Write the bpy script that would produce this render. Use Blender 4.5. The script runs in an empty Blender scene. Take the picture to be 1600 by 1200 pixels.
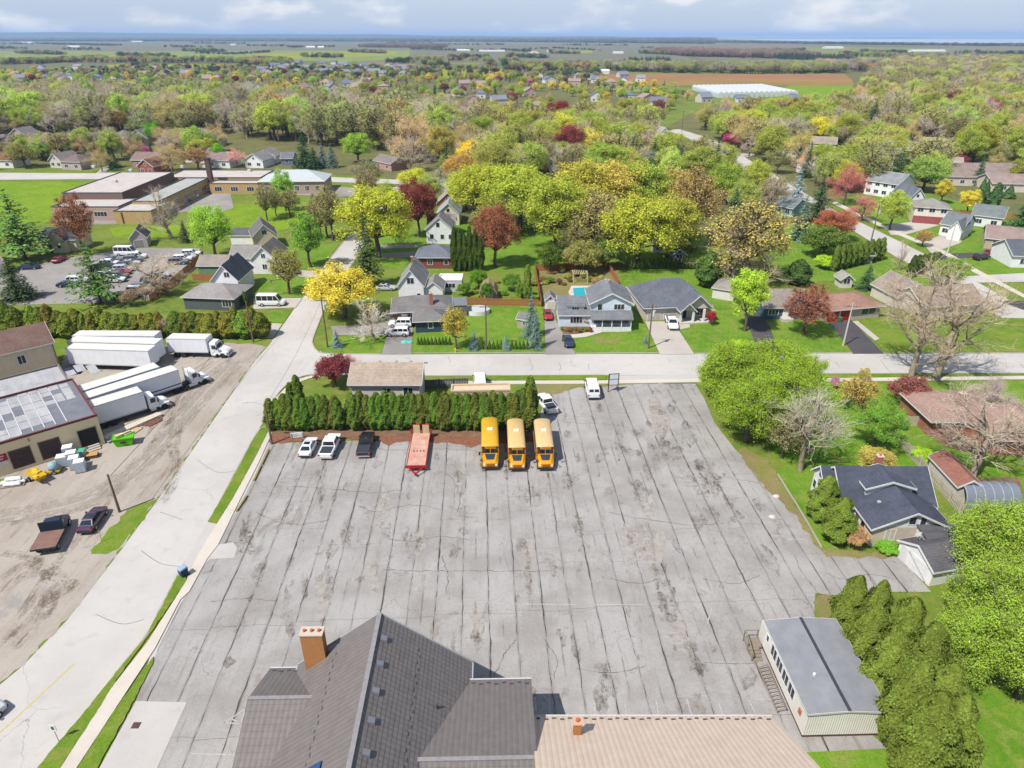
import bpy, bmesh, math, random
import numpy as np
from mathutils import Vector, Matrix
from mathutils.geometry import tessellate_polygon
R = math.radians
SC = bpy.context.scene
COL = SC.collection
random.seed(7)

# ------------------------------------------------------------------ camera, sky, sun, exposure
CAMH = 52.0
FPX = 1600 * 24 / 36.0
PITCH = math.atan(545 / FPX)
cam_d = bpy.data.cameras.new('camera')
cam_d.lens = 24; cam_d.sensor_width = 36; cam_d.clip_start = 1; cam_d.clip_end = 90000
cam = bpy.data.objects.new('camera', cam_d); COL.objects.link(cam)
cam.location = (0, 0, CAMH); cam.rotation_euler = (math.pi / 2 - PITCH, 0, 0)
SC.camera = cam

SUN_EL, SUN_DIR = R(54), Vector((0.74, 0.67, 0)).normalized()      # SUN_DIR: the way shadows fall
sun_d = bpy.data.lights.new('sun', 'SUN')
sun_d.energy = 4.9; sun_d.angle = R(0.55); sun_d.color = (1.0, 0.945, 0.86)
sun = bpy.data.objects.new('sun', sun_d); COL.objects.link(sun)
sun.location = (-120, -70, 200)
_ld = Vector((SUN_DIR.x * math.cos(SUN_EL), SUN_DIR.y * math.cos(SUN_EL), -math.sin(SUN_EL)))
sun.rotation_euler = _ld.to_track_quat('-Z', 'Y').to_euler()

world = bpy.data.worlds.new('World'); SC.world = world; world.use_nodes = True
_nt = world.node_tree; _nt.nodes.clear()
def _N(nt, t, **kw):
    n = nt.nodes.new(t)
    for k, v in kw.items(): setattr(n, k, v)
    return n
_out = _N(_nt, 'ShaderNodeOutputWorld'); _bg = _N(_nt, 'ShaderNodeBackground')
_sky = _N(_nt, 'ShaderNodeTexSky', sky_type='NISHITA', sun_disc=False)
_sky.sun_elevation = SUN_EL
_sky.sun_rotation = math.atan2(-SUN_DIR.x, -SUN_DIR.y)
_sky.altitude = 100; _sky.air_density = 1.0; _sky.dust_density = 0.0; _sky.ozone_density = 1.2
_bg.inputs['Strength'].default_value = 0.12
# a thin bright veil that thickens towards the horizon, with small fair-weather puffs scattered over the whole sky
_tc = _N(_nt, 'ShaderNodeTexCoord'); _sep = _N(_nt, 'ShaderNodeSeparateXYZ')
_nt.links.new(_tc.outputs['Generated'], _sep.inputs[0])
def _m(op, a, b):
    n = _N(_nt, 'ShaderNodeMath', operation=op)
    for i, x in enumerate((a, b)):
        if isinstance(x, (int, float)): n.inputs[i].default_value = x
        else: _nt.links.new(x, n.inputs[i])
    return n.outputs[0]
_z = _m('MAXIMUM', _sep.outputs['Z'], 0.0)
_veil = _m('MINIMUM', _m('DIVIDE', 0.20, _m('ADD', _z, 0.20)), 0.9)
_mp = _N(_nt, 'ShaderNodeMapping'); _mp.inputs['Scale'].default_value = (1, 1, 2.6); _nt.links.new(_tc.outputs['Generated'], _mp.inputs[0])
_cn = _N(_nt, 'ShaderNodeTexNoise'); _cn.inputs['Scale'].default_value = 7.5; _cn.inputs['Detail'].default_value = 7; _cn.inputs['Roughness'].default_value = 0.55
_nt.links.new(_mp.outputs[0], _cn.inputs['Vector'])
_cr = _N(_nt, 'ShaderNodeMapRange'); _cr.interpolation_type = 'SMOOTHSTEP'
_cr.inputs['From Min'].default_value = 0.49; _cr.inputs['From Max'].default_value = 0.64; _cr.inputs['To Max'].default_value = 0.92
_nt.links.new(_cn.outputs['Fac'], _cr.inputs['Value'])
_mx0 = _N(_nt, 'ShaderNodeMix', data_type='RGBA'); _mx0.inputs['B'].default_value = (2.75, 3.35, 4.45, 1)
_nt.links.new(_veil, _mx0.inputs['Factor']); _nt.links.new(_sky.outputs[0], _mx0.inputs['A'])
_mx = _N(_nt, 'ShaderNodeMix', data_type='RGBA'); _mx.inputs['B'].default_value = (5.6, 5.65, 5.7, 1)
_nt.links.new(_cr.outputs[0], _mx.inputs['Factor']); _nt.links.new(_mx0.outputs['Result'], _mx.inputs['A'])
_nt.links.new(_mx.outputs['Result'], _bg.inputs['Color']); _nt.links.new(_bg.outputs[0], _out.inputs[0])

vs = SC.view_settings
vs.view_transform = 'Standard'; vs.look = 'None'; vs.exposure = 0.47; vs.gamma = 1.0; vs.use_curve_mapping = False
SC.render.engine = 'CYCLES'
SC.cycles.use_adaptive_sampling = True; SC.cycles.adaptive_threshold = 0.02; SC.cycles.max_bounces = 4; SC.cycles.diffuse_bounces = 3; SC.cycles.glossy_bounces = 2; SC.cycles.transmission_bounces = 2
SC.cycles.transparent_max_bounces = 20; SC.cycles.volume_bounces = 0; SC.cycles.use_denoising = True
SC.cycles.caustics_reflective = False; SC.cycles.caustics_refractive = False

# ------------------------------------------------------------------ measuring: a photo pixel (1600 x 1200) to a point of the place
_cp, _sp = math.cos(PITCH), math.sin(PITCH)
def ray(px, py):
    dx, dy = (px - 800) / FPX, (600 - py) / FPX
    return Vector((dx, _cp + dy * _sp, -_sp + dy * _cp))
def at(px, py, z=0.0):
    d = ray(px, py); t = (z - CAMH) / d.z
    return Vector((d.x * t, d.y * t, z))
def ppm(p):                       # photo pixels per metre at a world point
    return FPX / (p.y * _cp + (CAMH - p.z) * _sp)
def top_z(p, py):                 # height over ground point p that reaches photo row py
    d = ray(800, py)
    return CAMH + d.z * p.y / d.y
def heading(a, b):
    return math.atan2(b.y - a.y, b.x - a.x)

# ------------------------------------------------------------------ materials
MATS = {}
def srgb(r, g, b):
    def f(c):
        c /= 255.0
        return c / 12.92 if c <= 0.04045 else ((c + 0.055) / 1.055) ** 2.4
    return (f(r), f(g), f(b))
def mat(name, col, rough=0.8, var=0.18, scale=3.0, bump=0.0, bscale=40.0, metal=0.0, spec=0.3, col2=None, detail=4, streak=None, world=False, coat=0.0):
    """plain procedural surface: base colour broken up by two octaves of noise, optional second tone, optional fine relief"""
    if name in MATS: return MATS[name]
    m = bpy.data.materials.new(name); m.use_nodes = True; nt = m.node_tree
    b = nt.nodes['Principled BSDF']
    b.inputs['Roughness'].default_value = rough; b.inputs['Metallic'].default_value = metal
    b.inputs['Specular IOR Level'].default_value = spec
    if coat: b.inputs['Coat Weight'].default_value = coat; b.inputs['Coat Roughness'].default_value = 0.08
    if world:
        src = _N(nt, 'ShaderNodeNewGeometry').outputs['Position']
    else:
        src = _N(nt, 'ShaderNodeTexCoord').outputs['Object']
    if streak:
        mp = _N(nt, 'ShaderNodeMapping'); mp.inputs['Scale'].default_value = streak
        nt.links.new(src, mp.inputs[0]); vsrc = mp.outputs[0]
    else: vsrc = src
    n = _N(nt, 'ShaderNodeTexNoise'); n.inputs['Scale'].default_value = scale; n.inputs['Detail'].default_value = detail
    n.inputs['Roughness'].default_value = 0.65
    nt.links.new(vsrc, n.inputs['Vector'])
    mr = _N(nt, 'ShaderNodeMapRange'); mr.inputs['From Min'].default_value = 0.3; mr.inputs['From Max'].default_value = 0.7
    nt.links.new(n.outputs['Fac'], mr.inputs['Value'])
    mx = _N(nt, 'ShaderNodeMix', data_type='RGBA')
    c2 = col2 or tuple(min(1, c * (1 - var)) for c in col)
    c1 = col if col2 else tuple(min(1, c * (1 + var * 0.6)) for c in col)
    mx.inputs['A'].default_value = (*c1, 1); mx.inputs['B'].default_value = (*c2, 1)
    nt.links.new(mr.outputs[0], mx.inputs['Factor'])
    nt.links.new(mx.outputs['Result'], b.inputs['Base Color'])
    if bump:
        bn = _N(nt, 'ShaderNodeTexNoise'); bn.inputs['Scale'].default_value = bscale; bn.inputs['Detail'].default_value = 3
        nt.links.new(src, bn.inputs['Vector'])
        bp = _N(nt, 'ShaderNodeBump'); bp.inputs['Strength'].default_value = bump; bp.inputs['Distance'].default_value = 0.03
        nt.links.new(bn.outputs['Fac'], bp.inputs['Height']); nt.links.new(bp.outputs[0], b.inputs['Normal'])
    MATS[name] = m
    return m
def cmat(name, r, g, b, k=0.8, **kw):
    """material from a colour read in the photo (display values), brought down to a base colour by k"""
    c = srgb(r, g, b)
    return mat(name, tuple(x * k for x in c), **kw)

# ------------------------------------------------------------------ mesh building
class MB:
    def __init__(s): s.v = []; s.f = []
    def add(s, vs, fs):
        o = len(s.v); s.v.extend([tuple(v) for v in vs]); s.f.extend([tuple(i + o for i in f) for f in fs])
    def box(s, x0, x1, y0, y1, z0, z1):
        s.add([(x0,y0,z0),(x1,y0,z0),(x1,y1,z0),(x0,y1,z0),(x0,y0,z1),(x1,y0,z1),(x1,y1,z1),(x0,y1,z1)],
              [(0,3,2,1),(4,5,6,7),(0,1,5,4),(1,2,6,5),(2,3,7,6),(3,0,4,7)]); return s
    def bar(s, a, b, w, h):                   # square-section bar from a to b
        a, b = Vector(a), Vector(b); d = (b - a).normalized()
        u = d.cross(Vector((0,0,1)))
        if u.length < 1e-3: u = Vector((1,0,0))
        u.normalize(); n = u.cross(d)
        q = [(-1,-1),(1,-1),(1,1),(-1,1)]
        s.add([p + u*(i*w/2) + n*(j*h/2) for p in (a, b) for i, j in q], [(0,1,2,3),(7,6,5,4),(0,4,5,1),(1,5,6,2),(2,6,7,3),(3,7,4,0)]); return s
    def tube(s, a, b, r0, r1, n=6, caps=True):
        a, b = Vector(a), Vector(b); d = (b - a)
        if d.length < 1e-6: return s
        d.normalize(); u = d.orthogonal().normalized(); w = d.cross(u)
        vs = []
        for p, r in ((a, r0), (b, r1)):
            for i in range(n):
                t = 2 * math.pi * i / n
                vs.append(p + u * (r * math.cos(t)) + w * (r * math.sin(t)))
        fs = [(i, (i+1) % n, n + (i+1) % n, n + i) for i in range(n)]
        if caps: fs += [tuple(range(n-1, -1, -1)), tuple(range(n, 2*n))]
        s.add(vs, fs); return s
    def prism(s, poly, z0, z1):               # poly: list of (x, y) counter-clockwise
        n = len(poly)
        s.add([(x, y, z0) for x, y in poly] + [(x, y, z1) for x, y in poly],
              [tuple(range(n-1, -1, -1)), tuple(range(n, 2*n))] + [(i, (i+1) % n, n + (i+1) % n, n + i) for i in range(n)]); return s
    def side(s, prof, x0, x1):                # profile in (y, z), extruded along x
        n = len(prof)
        s.add([(x0, y, z) for y, z in prof] + [(x1, y, z) for y, z in prof],
              [tuple(range(n)), tuple(range(2*n-1, n-1, -1))] + [(n + i, n + (i+1) % n, (i+1) % n, i) for i in range(n)]); return s
    def slab(s, q, t):                        # a thick plate: four or more corners, thickness t straight down
        q = [Vector(p) for p in q]; n = len(q)
        s.add(q + [p - Vector((0,0,t)) for p in q], [tuple(range(n)), tuple(range(2*n-1, n-1, -1))] + [(n+i, n+(i+1) % n, (i+1) % n, i) for i in range(n)]); return s
    def mesh(s, name):
        me = bpy.data.meshes.new(name); me.from_pydata(s.v, [], s.f); me.update()
        bm = bmesh.new(); bm.from_mesh(me); bmesh.ops.recalc_face_normals(bm, faces=bm.faces); bm.to_mesh(me); bm.free()
        return me
    def build(s, name, m, parent=None, bevel=0.0, smooth=False):
        me = s.mesh(name)
        if bevel:
            bm = bmesh.new(); bm.from_mesh(me)
            bmesh.ops.bevel(bm, geom=[e for e in bm.edges if e.is_manifold and e.calc_face_angle(0) > 0.5], offset=bevel, segments=2, affect='EDGES', clamp_overlap=True)
            bm.to_mesh(me); bm.free()
        if smooth:
            me.polygons.foreach_set('use_smooth', [True] * len(me.polygons)); me.update()
        me.materials.append(m)
        return link(name, me, parent)
def link(name, data, parent=None, loc=None, rz=None):
    o = bpy.data.objects.new(name, data); COL.objects.link(o)
    if parent is not None: o.parent = parent
    if loc is not None: o.location = loc
    if rz is not None: o.rotation_euler = (0, 0, rz)
    return o
def tag(o, label=None, cat=None, group=None, kind=None):
    if label: o['label'] = label
    if cat: o['category'] = cat
    if group: o['group'] = group
    if kind: o['kind'] = kind
    return o
def thing(name, label, cat, loc=(0,0,0), rz=0.0, group=None):
    return tag(link(name, None, None, loc, rz), label, cat, group)
def copy_tree(o, parent=None):
    c = o.copy(); COL.objects.link(c); c.parent = parent
    for ch in o.children:
        d = ch.copy(); COL.objects.link(d); d.parent = c
        for g in ch.children:
            e = g.copy(); COL.objects.link(e); e.parent = d
    return c
def np_mesh(name, V, F, m, smooth=False):
    """V (n,3) float, F (k,3|4) int -> mesh, fast"""
    me = bpy.data.meshes.new(name); V = np.asarray(V, np.float32); F = np.asarray(F, np.int32); k = F.shape[1]
    me.vertices.add(len(V)); me.vertices.foreach_set('co', V.ravel())
    me.loops.add(F.size); me.loops.foreach_set('vertex_index', F.ravel())
    me.polygons.add(len(F)); me.polygons.foreach_set('loop_start', np.arange(0, F.size, k, dtype=np.int32))
    if smooth: me.polygons.foreach_set('use_smooth', np.ones(len(F), bool))
    me.update(calc_edges=True); me.materials.append(m)
    return me
def smoothpts(pts, n=6):
    """Catmull-Rom through 2-d or 3-d points"""
    P = [Vector(p) for p in pts]; out = []
    for i in range(len(P) - 1):
        a, b, c, d = P[max(i-1, 0)], P[i], P[i+1], P[min(i+2, len(P)-1)]
        for k in range(n):
            t = k / n
            out.append(0.5 * ((2*b) + (c-a)*t + (2*a-5*b+4*c-d)*t*t + (3*b-a-3*c+d)*t**3))
    out.append(P[-1]); return out
_shn = [0]
def sheet(name, px, z, m, thick=0.0, kind='structure', label=None, cat=None, world_pts=None, ragged=0.0, seed=1, parent=None):
    """a flat piece of ground; px is its outline in the photo; thick > 0 makes it a raised slab with sides; ragged breaks the edge up"""
    P = world_pts or [at(x, y) for x, y in px]
    if ragged:
        rg = random.Random(seed); Q = []
        for i in range(len(P)):
            a, b = P[i], P[(i+1) % len(P)]; L = (b - a).length; n = max(1, int(L / max(ragged * 2.2, 0.35)))
            nrm = Vector((-(b-a).y, (b-a).x, 0)).normalized() if L > 1e-4 else Vector((0,0,0))
            for k in range(n):
                Q.append(a + (b-a) * (k/n) + nrm * (rg.uniform(-ragged, ragged) if k or True else 0))
        P = Q
    P = [Vector((p.x, p.y, 0)) for p in P]
    if parent is None: _shn[0] += 1; z += 0.0004 * (_shn[0] % 23)
    tris = tessellate_polygon([P])
    n = len(P)
    V = [(p.x, p.y, z) for p in P]; Fc = [tuple(t) for t in tris]
    if thick:
        V += [(p.x, p.y, z - thick) for p in P]
        Fc += [(i, (i+1) % n, n + (i+1) % n, n + i) for i in range(n)]
    me = bpy.data.meshes.new(name); me.from_pydata(V, [], Fc)
    bm = bmesh.new(); bm.from_mesh(me)
    for f in bm.faces:
        f.normal_update()
        if len(f.verts) == 3 and f.normal.z < 0: f.normal_flip()
    bm.to_mesh(me); bm.free()
    me.materials.append(m)
    o = link(name, me, parent)
    if parent is None: tag(o, label, cat, None, kind)
    return o
# ------------------------------------------------------------------ ground materials
class NG:
    """short hand for a material's node graph in world metres"""
    def __init__(s, name, rough=0.9, spec=0.2):
        s.m = bpy.data.materials.new(name); s.m.use_nodes = True; s.nt = s.m.node_tree
        s.b = s.nt.nodes['Principled BSDF']; s.b.inputs['Roughness'].default_value = rough; s.b.inputs['Specular IOR Level'].default_value = spec
        s.pos = _N(s.nt, 'ShaderNodeNewGeometry').outputs['Position']
        MATS[name] = s.m
    def map(s, scale=(1,1,1), rz=0.0, vec=None):
        n = _N(s.nt, 'ShaderNodeMapping'); n.inputs['Scale'].default_value = scale; n.inputs['Rotation'].default_value = (0, 0, rz)
        s.nt.links.new(vec or s.pos, n.inputs[0]); return n.outputs[0]
    def noise(s, scale, detail=4, vec=None, rough=0.6, dist=0.0):
        n = _N(s.nt, 'ShaderNodeTexNoise'); n.inputs['Scale'].default_value = scale; n.inputs['Detail'].default_value = detail
        n.inputs['Roughness'].default_value = rough; n.inputs['Distortion'].default_value = dist
        s.nt.links.new(vec or s.pos, n.inputs['Vector']); return n.outputs['Fac']
    def warp(s, vec, scale, amt):
        n = _N(s.nt, 'ShaderNodeTexNoise'); n.inputs['Scale'].default_value = scale; n.inputs['Detail'].default_value = 4
        s.nt.links.new(s.pos, n.inputs['Vector'])
        a = _N(s.nt, 'ShaderNodeVectorMath', operation='SUBTRACT'); a.inputs[1].default_value = (0.5, 0.5, 0.5)
        b = _N(s.nt, 'ShaderNodeVectorMath', operation='SCALE'); b.inputs['Scale'].default_value = amt
        c = _N(s.nt, 'ShaderNodeVectorMath', operation='ADD')
        s.nt.links.new(n.outputs['Color'], a.inputs[0]); s.nt.links.new(a.outputs[0], b.inputs[0]); s.nt.links.new(b.outputs[0], c.inputs[0]); s.nt.links.new(vec, c.inputs[1])
        return c.outputs[0]
    def vor(s, scale, vec=None, feature='DISTANCE_TO_EDGE'):
        n = _N(s.nt, 'ShaderNodeTexVoronoi', feature=feature); n.inputs['Scale'].default_value = scale
        s.nt.links.new(vec or s.pos, n.inputs['Vector']); return n.outputs['Distance']
    def rng(s, v, a, b, lo=0.0, hi=1.0):
        n = _N(s.nt, 'ShaderNodeMapRange'); n.interpolation_type = 'SMOOTHSTEP'
        for k, x in (('From Min', a), ('From Max', b), ('To Min', lo), ('To Max', hi)): n.inputs[k].default_value = x
        s.nt.links.new(v, n.inputs['Value']); return n.outputs[0]
    def op(s, o, a, b):
        n = _N(s.nt, 'ShaderNodeMath', operation=o)
        for i, x in enumerate((a, b)):
            if isinstance(x, (int, float)): n.inputs[i].default_value = x
            else: s.nt.links.new(x, n.inputs[i])
        return n.outputs[0]
    def mix(s, fac, a, b):
        n = _N(s.nt, 'ShaderNodeMix', data_type='RGBA')
        for k, x in (('Factor', fac), ('A', a), ('B', b)):
            if isinstance(x, (int, float)): n.inputs[k].default_value = x
            elif isinstance(x, tuple): n.inputs[k].default_value = (*x, 1)
            else: s.nt.links.new(x, n.inputs[k])
        return n.outputs['Result']
    def done(s, col, height=None, bump=0.3, dist=0.05):
        s.nt.links.new(col, s.b.inputs['Base Color'])
        if height is not None:
            bp = _N(s.nt, 'ShaderNodeBump'); bp.inputs['Strength'].default_value = bump; bp.inputs['Distance'].default_value = dist
            s.nt.links.new(height, bp.inputs['Height']); s.nt.links.new(bp.outputs[0], s.b.inputs['Normal'])
        return s.m
K = 0.53
def kc(r, g, b, k=K): return tuple(x * k for x in srgb(r, g, b))

def grass_mat(name, c1, c2, c3, mow=0.0, mowdir=0.3):
    g = NG(name, 0.95, 0.1)
    a = g.mix(g.rng(g.noise(0.09, 5), 0.35, 0.65), c1, c2)
    a = g.mix(g.rng(g.noise(0.55, 6), 0.42, 0.68, 0, .8), a, c3)
    a = g.mix(g.rng(g.noise(0.22, 6, None, .7), 0.55, 0.7, 0, .55), a, tuple(x*y for x, y in zip(c3, (1.25, 1.05, .9))))
    f = g.noise(5.0, 3)
    a = g.mix(g.rng(f, 0.35, 0.75, 0, 0.45), a, tuple(x * 0.5 for x in c2))
    if mow:
        w = _N(g.nt, 'ShaderNodeTexWave'); w.inputs['Scale'].default_value = 0.32; w.inputs['Distortion'].default_value = 1.5
        g.nt.links.new(g.map((1, 1, 1), mowdir), w.inputs['Vector'])
        a = g.mix(g.op('MULTIPLY', w.outputs['Fac'], mow), a, tuple(min(1, x * 1.5) for x in c1))
    return g.done(a, f, 0.5, 0.08)
GRASS = grass_mat('grass_mixed', kc(138, 162, 62), kc(116, 146, 54), kc(166, 162, 90))
LAWN = grass_mat('grass_lawn', kc(130, 172, 52), kc(106, 154, 40), kc(160, 170, 84), 0.07)
VERGE = grass_mat('grass_verge', kc(136, 166, 54), kc(112, 150, 44), kc(160, 164, 84))
FIELDG = grass_mat('grass_field', kc(150, 182, 40), kc(122, 165, 32), kc(170, 186, 70))
WOODF = grass_mat('woodland_floor', kc(138, 140, 82), kc(118, 122, 72), kc(150, 140, 108))

def asphalt_mat():
    g = NG('lot_asphalt', 0.93, 0.15)
    c = g.mix(g.rng(g.noise(0.16, 5), 0.35, 0.68), kc(198, 195, 192), kc(176, 171, 167))
    # long weathered streaks running with the paving lanes
    st = g.noise(1.0, 6, g.map((0.9, 0.10, 1), R(-2.6)), 0.7)
    c = g.mix(g.rng(st, 0.5, 0.78, 0, 0.75), c, kc(166, 157, 149))
    st2 = g.noise(1.0, 7, g.map((0.42, 0.045, 1), R(-2.6)), 0.72)
    c = g.mix(g.rng(st2, 0.58, 0.70, 0, 0.6), c, kc(148, 135, 125))
    st3 = g.noise(0.20, 7, None, 0.75, 0.6)
    c = g.mix(g.rng(st3, 0.58, 0.66, 0, 0.55), c, kc(150, 134, 122))
    # grime that gathers along the lane joints
    sx = _N(g.nt, 'ShaderNodeSeparateXYZ'); g.nt.links.new(g.map((1/2.74, 1/2.74, 1), R(-2.6)), sx.inputs[0])
    fr = g.op('ABSOLUTE', g.op('SUBTRACT', g.op('FRACT', sx.outputs[0], 0.0), 0.5), 0.0)
    jn = g.noise(1.0, 6, g.map((0.5, 0.16, 1), R(-2.6)), 0.7)
    c = g.mix(g.op('MULTIPLY', g.rng(fr, 0.40, 0.5), g.rng(jn, 0.38, 0.66, 0.08, 0.62)), c, kc(136, 129, 124))
    c = g.mix(g.op('MULTIPLY', g.rng(fr, 0.05, 0.0), g.rng(jn, 0.5, 0.66, 0, 0.7)), c, kc(118, 112, 108))
    # aggregate
    c = g.mix(g.rng(g.noise(9.0, 2), 0.5, 0.72, 0, 0.30), c, kc(120, 117, 115))
    c = g.mix(g.rng(g.noise(3.0, 3), 0.55, 0.75, 0, 0.35), c, kc(214, 212, 212))
    # cracks
    w = g.warp(g.pos, 0.35, 2.6)
    gate = g.rng(g.noise(0.09, 3), 0.46, 0.58)
    for sc, th, am in ((0.17, 0.0048, 0.6), (0.5, 0.009, 0.5), (1.05, 0.014, 0.42)):
        d = g.vor(sc, w); k = g.rng(d, 0.0, th, 1, 0)
        k = g.op('MULTIPLY', k, am)
        k = g.op('MULTIPLY', k, gate if sc > 0.3 else g.rng(g.noise(0.11, 2), 0.46, 0.6))
        c = g.mix(k, c, kc(92, 88, 86))
    return g.done(c, g.noise(7.0, 3), 0.25, 0.03)
ASPH = asphalt_mat()
def seam_mat():
    g = NG('seam_filler', 0.95, 0.1)
    c = g.mix(g.rng(g.noise(0.6, 5), 0.4, 0.65), kc(86, 82, 80), kc(128, 122, 118))
    return g.done(c)
SEAM = seam_mat()
def road_mat(name, c1, c2, crack=True, wear=0.5):
    g = NG(name, 0.9, 0.2)
    c = g.mix(g.rng(g.noise(0.07, 5), 0.35, 0.68), c1, c2)
    c = g.mix(g.rng(g.noise(0.6, 5), 0.5, 0.8, 0, wear), c, tuple(x * 0.82 for x in c2))
    c = g.mix(g.rng(g.noise(6.0, 2), 0.5, 0.75, 0, 0.2), c, tuple(x * 0.7 for x in c2))
    if crack:
        k = g.rng(g.vor(0.06, g.warp(g.pos, 0.3, 3.0)), 0.0, 0.0022, 0.6, 0)
        k = g.op('MULTIPLY', k, g.rng(g.noise(0.05, 2), 0.45, 0.55))
        c = g.mix(k, c, kc(120, 116, 114))
    return g.done(c)
ROAD = road_mat('road_surface', kc(224, 219, 214, .55), kc(210, 205, 200, .55))
WALK = road_mat('sidewalk_concrete', kc(228, 218, 205, .6), kc(214, 204, 192, .6), False, 0.35)
PAD = road_mat('concrete_pad', kc(222, 217, 212), kc(208, 203, 198), False, 0.4)
DRIVE = road_mat('driveway_gravel', kc(186, 180, 176), kc(164, 158, 154), True, 0.6)
DRIVEC = road_mat('driveway_concrete', kc(224, 214, 204), kc(210, 200, 190), False, 0.3)
TAR = road_mat('driveway_tar', kc(104, 100, 104), kc(88, 85, 90), False, 0.3)
KERB = road_mat('kerb_concrete', kc(208, 200, 190), kc(186, 178, 168), False, 0.6)
def dirt_mat():
    g = NG('yard_dirt', 0.97, 0.1)
    c = g.mix(g.rng(g.noise(0.07, 6), 0.38, 0.64), kc(202, 192, 180), kc(184, 170, 156))
    a = g.noise(1.0, 7, g.warp(g.map((0.55, 0.08, 1), R(38)), 0.05, 1.2), 0.7)
    c = g.mix(g.rng(a, 0.42, 0.66, 0, 0.85), c, kc(204, 194, 184))
    b = g.noise(1.0, 7, g.warp(g.map((0.9, 0.11, 1), R(20)), 0.06, 1.2), 0.72)
    c = g.mix(g.rng(b, 0.54, 0.72, 0, 0.75), c, kc(140, 116, 96))
    e = g.noise(0.13, 6, None, 0.7)
    c = g.mix(g.rng(e, 0.58, 0.66, 0, 0.75), c, kc(172, 167, 164))
    c = g.mix(g.rng(g.noise(2.6, 4), 0.55, 0.8, 0, 0.4), c, kc(120, 104, 90))
    return g.done(c, g.noise(1.6, 6), 0.5, 0.12)
DIRT = dirt_mat()
MULCH = mat('mulch', kc(176, 120, 92), 0.97, col2=kc(128, 84, 66), scale=2.2, bump=0.6, bscale=9, world=True)
PATCHY = grass_mat('worn_grass', kc(172, 160, 108), kc(160, 142, 102), kc(144, 156, 66))
SOIL = mat('bare_soil', kc(160, 128, 100), 0.97, col2=kc(124, 98, 74), scale=0.8, bump=0.4, bscale=6, world=True)

def worn_mat(name, c1, c2, thr, edge, amt=1.0):
    g = NG(name, 0.97, 0.1)
    c = g.mix(g.rng(g.noise(1.4, 6), 0.35, 0.7), c1, c2)
    g.done(c)
    tr = _N(g.nt, 'ShaderNodeBsdfTransparent'); mx = _N(g.nt, 'ShaderNodeMixShader')
    f = g.op('ADD', g.op('MULTIPLY', g.noise(0.8, 7, g.map((1, .4, 1), R(-2.6)), 0.75), 0.7), g.op('MULTIPLY', g.noise(3.2, 4), 0.3))
    g.nt.links.new(g.rng(f, thr, thr + edge, 0, amt), mx.inputs[0]); g.nt.links.new(tr.outputs[0], mx.inputs[1]); g.nt.links.new(g.b.outputs[0], mx.inputs[2])
    g.nt.links.new(mx.outputs[0], g.nt.nodes['Material Output'].inputs['Surface'])
    return g.m
# ------------------------------------------------------------------ ground sheets
def big_ground():
    m = MB(); m.add([(-42000, -400, 0), (42000, -400, 0), (42000, 60000, 0), (-42000, 60000, 0)], [(0, 1, 2, 3)])
    return tag(m.build('ground', GRASS), None, None, None, 'structure')
big_ground()

ROAD_L = [(-60,1112),(0,1070),(35,1041),(105,969),(150,910),(189,860),(245,783),(295,712),(345,640),(380,590),(400,562),(420,540),(472,465),(500,422),(545,367),(580,325),(606,292)]
ROAD_R = [(628,292),(600,332),(570,382),(548,415),(508,478),(489,527),(488,538),(494,548),(510,553)]
CROSS_T = [(600,554),(800,553),(1000,553),(1217,552),(1400,551),(1600,551),(1900,551)]
CROSS_B = [(1900,583),(1600,583),(1267,584),(1100,586),(945,586),(732,587),(600,587),(500,586),(482,586),(462,592),(442,606),(428,624)]
ROAD_R2 = [(418,648),(400,678),(345,780),(325,815),(276,900),(252,946),(228,992),(189,1041),(140,1104),(60,1200),(-40,1320),(-330,1320)]
sheet('street', ROAD_L + ROAD_R + CROSS_T + CROSS_B + ROAD_R2, 0.008, ROAD)

# kerb strips: real steps along the street edges
def ribbon(name, px, w, z, m, side=1, label=None):
    """a raised strip of width w (metres) along a photo polyline; side +1 puts it to the left of the way the line runs"""
    P = smoothpts([at(x, y) for x, y in px], 5); L = []; n = len(P)
    for i, p in enumerate(P):
        t = (P[min(i+1, n-1)] - P[max(i-1, 0)]).normalized(); L.append(p + Vector((-t.y, t.x, 0)) * w * side)
    V = []; 
    for p, q in zip(P, L): V += [(p.x, p.y, 0), (p.x, p.y, z), (q.x, q.y, z), (q.x, q.y, 0)]
    Fc = []
    for i in range(n - 1):
        a, b = 4*i, 4*i + 4
        Fc += [(a, a+1, b+1, b), (a+1, a+2, b+2, b+1), (a+2, a+3, b+3, b+2)]
    Fc += [(0,1,2,3), (4*n-4, 4*n-3, 4*n-2, 4*n-1)]
    mb = MB(); mb.add(V, Fc)
    return tag(mb.build(name, m), None, None, None, 'structure')
ribbon('kerb', [(420,668),(400,678),(345,780),(325,815)], 0.2, 0.13, KERB, 1)
ribbon('kerb', [(276,900),(252,946),(228,992),(189,1041),(140,1104),(60,1200)], 0.2, 0.13, KERB, 1)
ribbon('kerb', [(945,586),(732,587),(600,587),(500,586),(482,586),(462,592),(442,606),(428,624),(420,645)], 0.2, 0.13, KERB, 1)
ribbon('kerb', [(1600,583),(1267,584)], 0.2, 0.13, KERB, 1)
ribbon('kerb', [(508,478),(489,527),(488,538),(494,548),(510,553),(596,553.5)], 0.2, 0.13, KERB, 1)
for a, b in ((642,852),(900,1030),(1086,1186),(1218,1332),(1381,1600)):
    ribbon('kerb', [(a,553),((a+b)/2,552.6),(b,552.2)], 0.2, 0.13, KERB, 1)
ribbon('kerb', [(545,367),(500,422),(472,465),(460,482)], 0.2, 0.1, KERB, 1)
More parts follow.
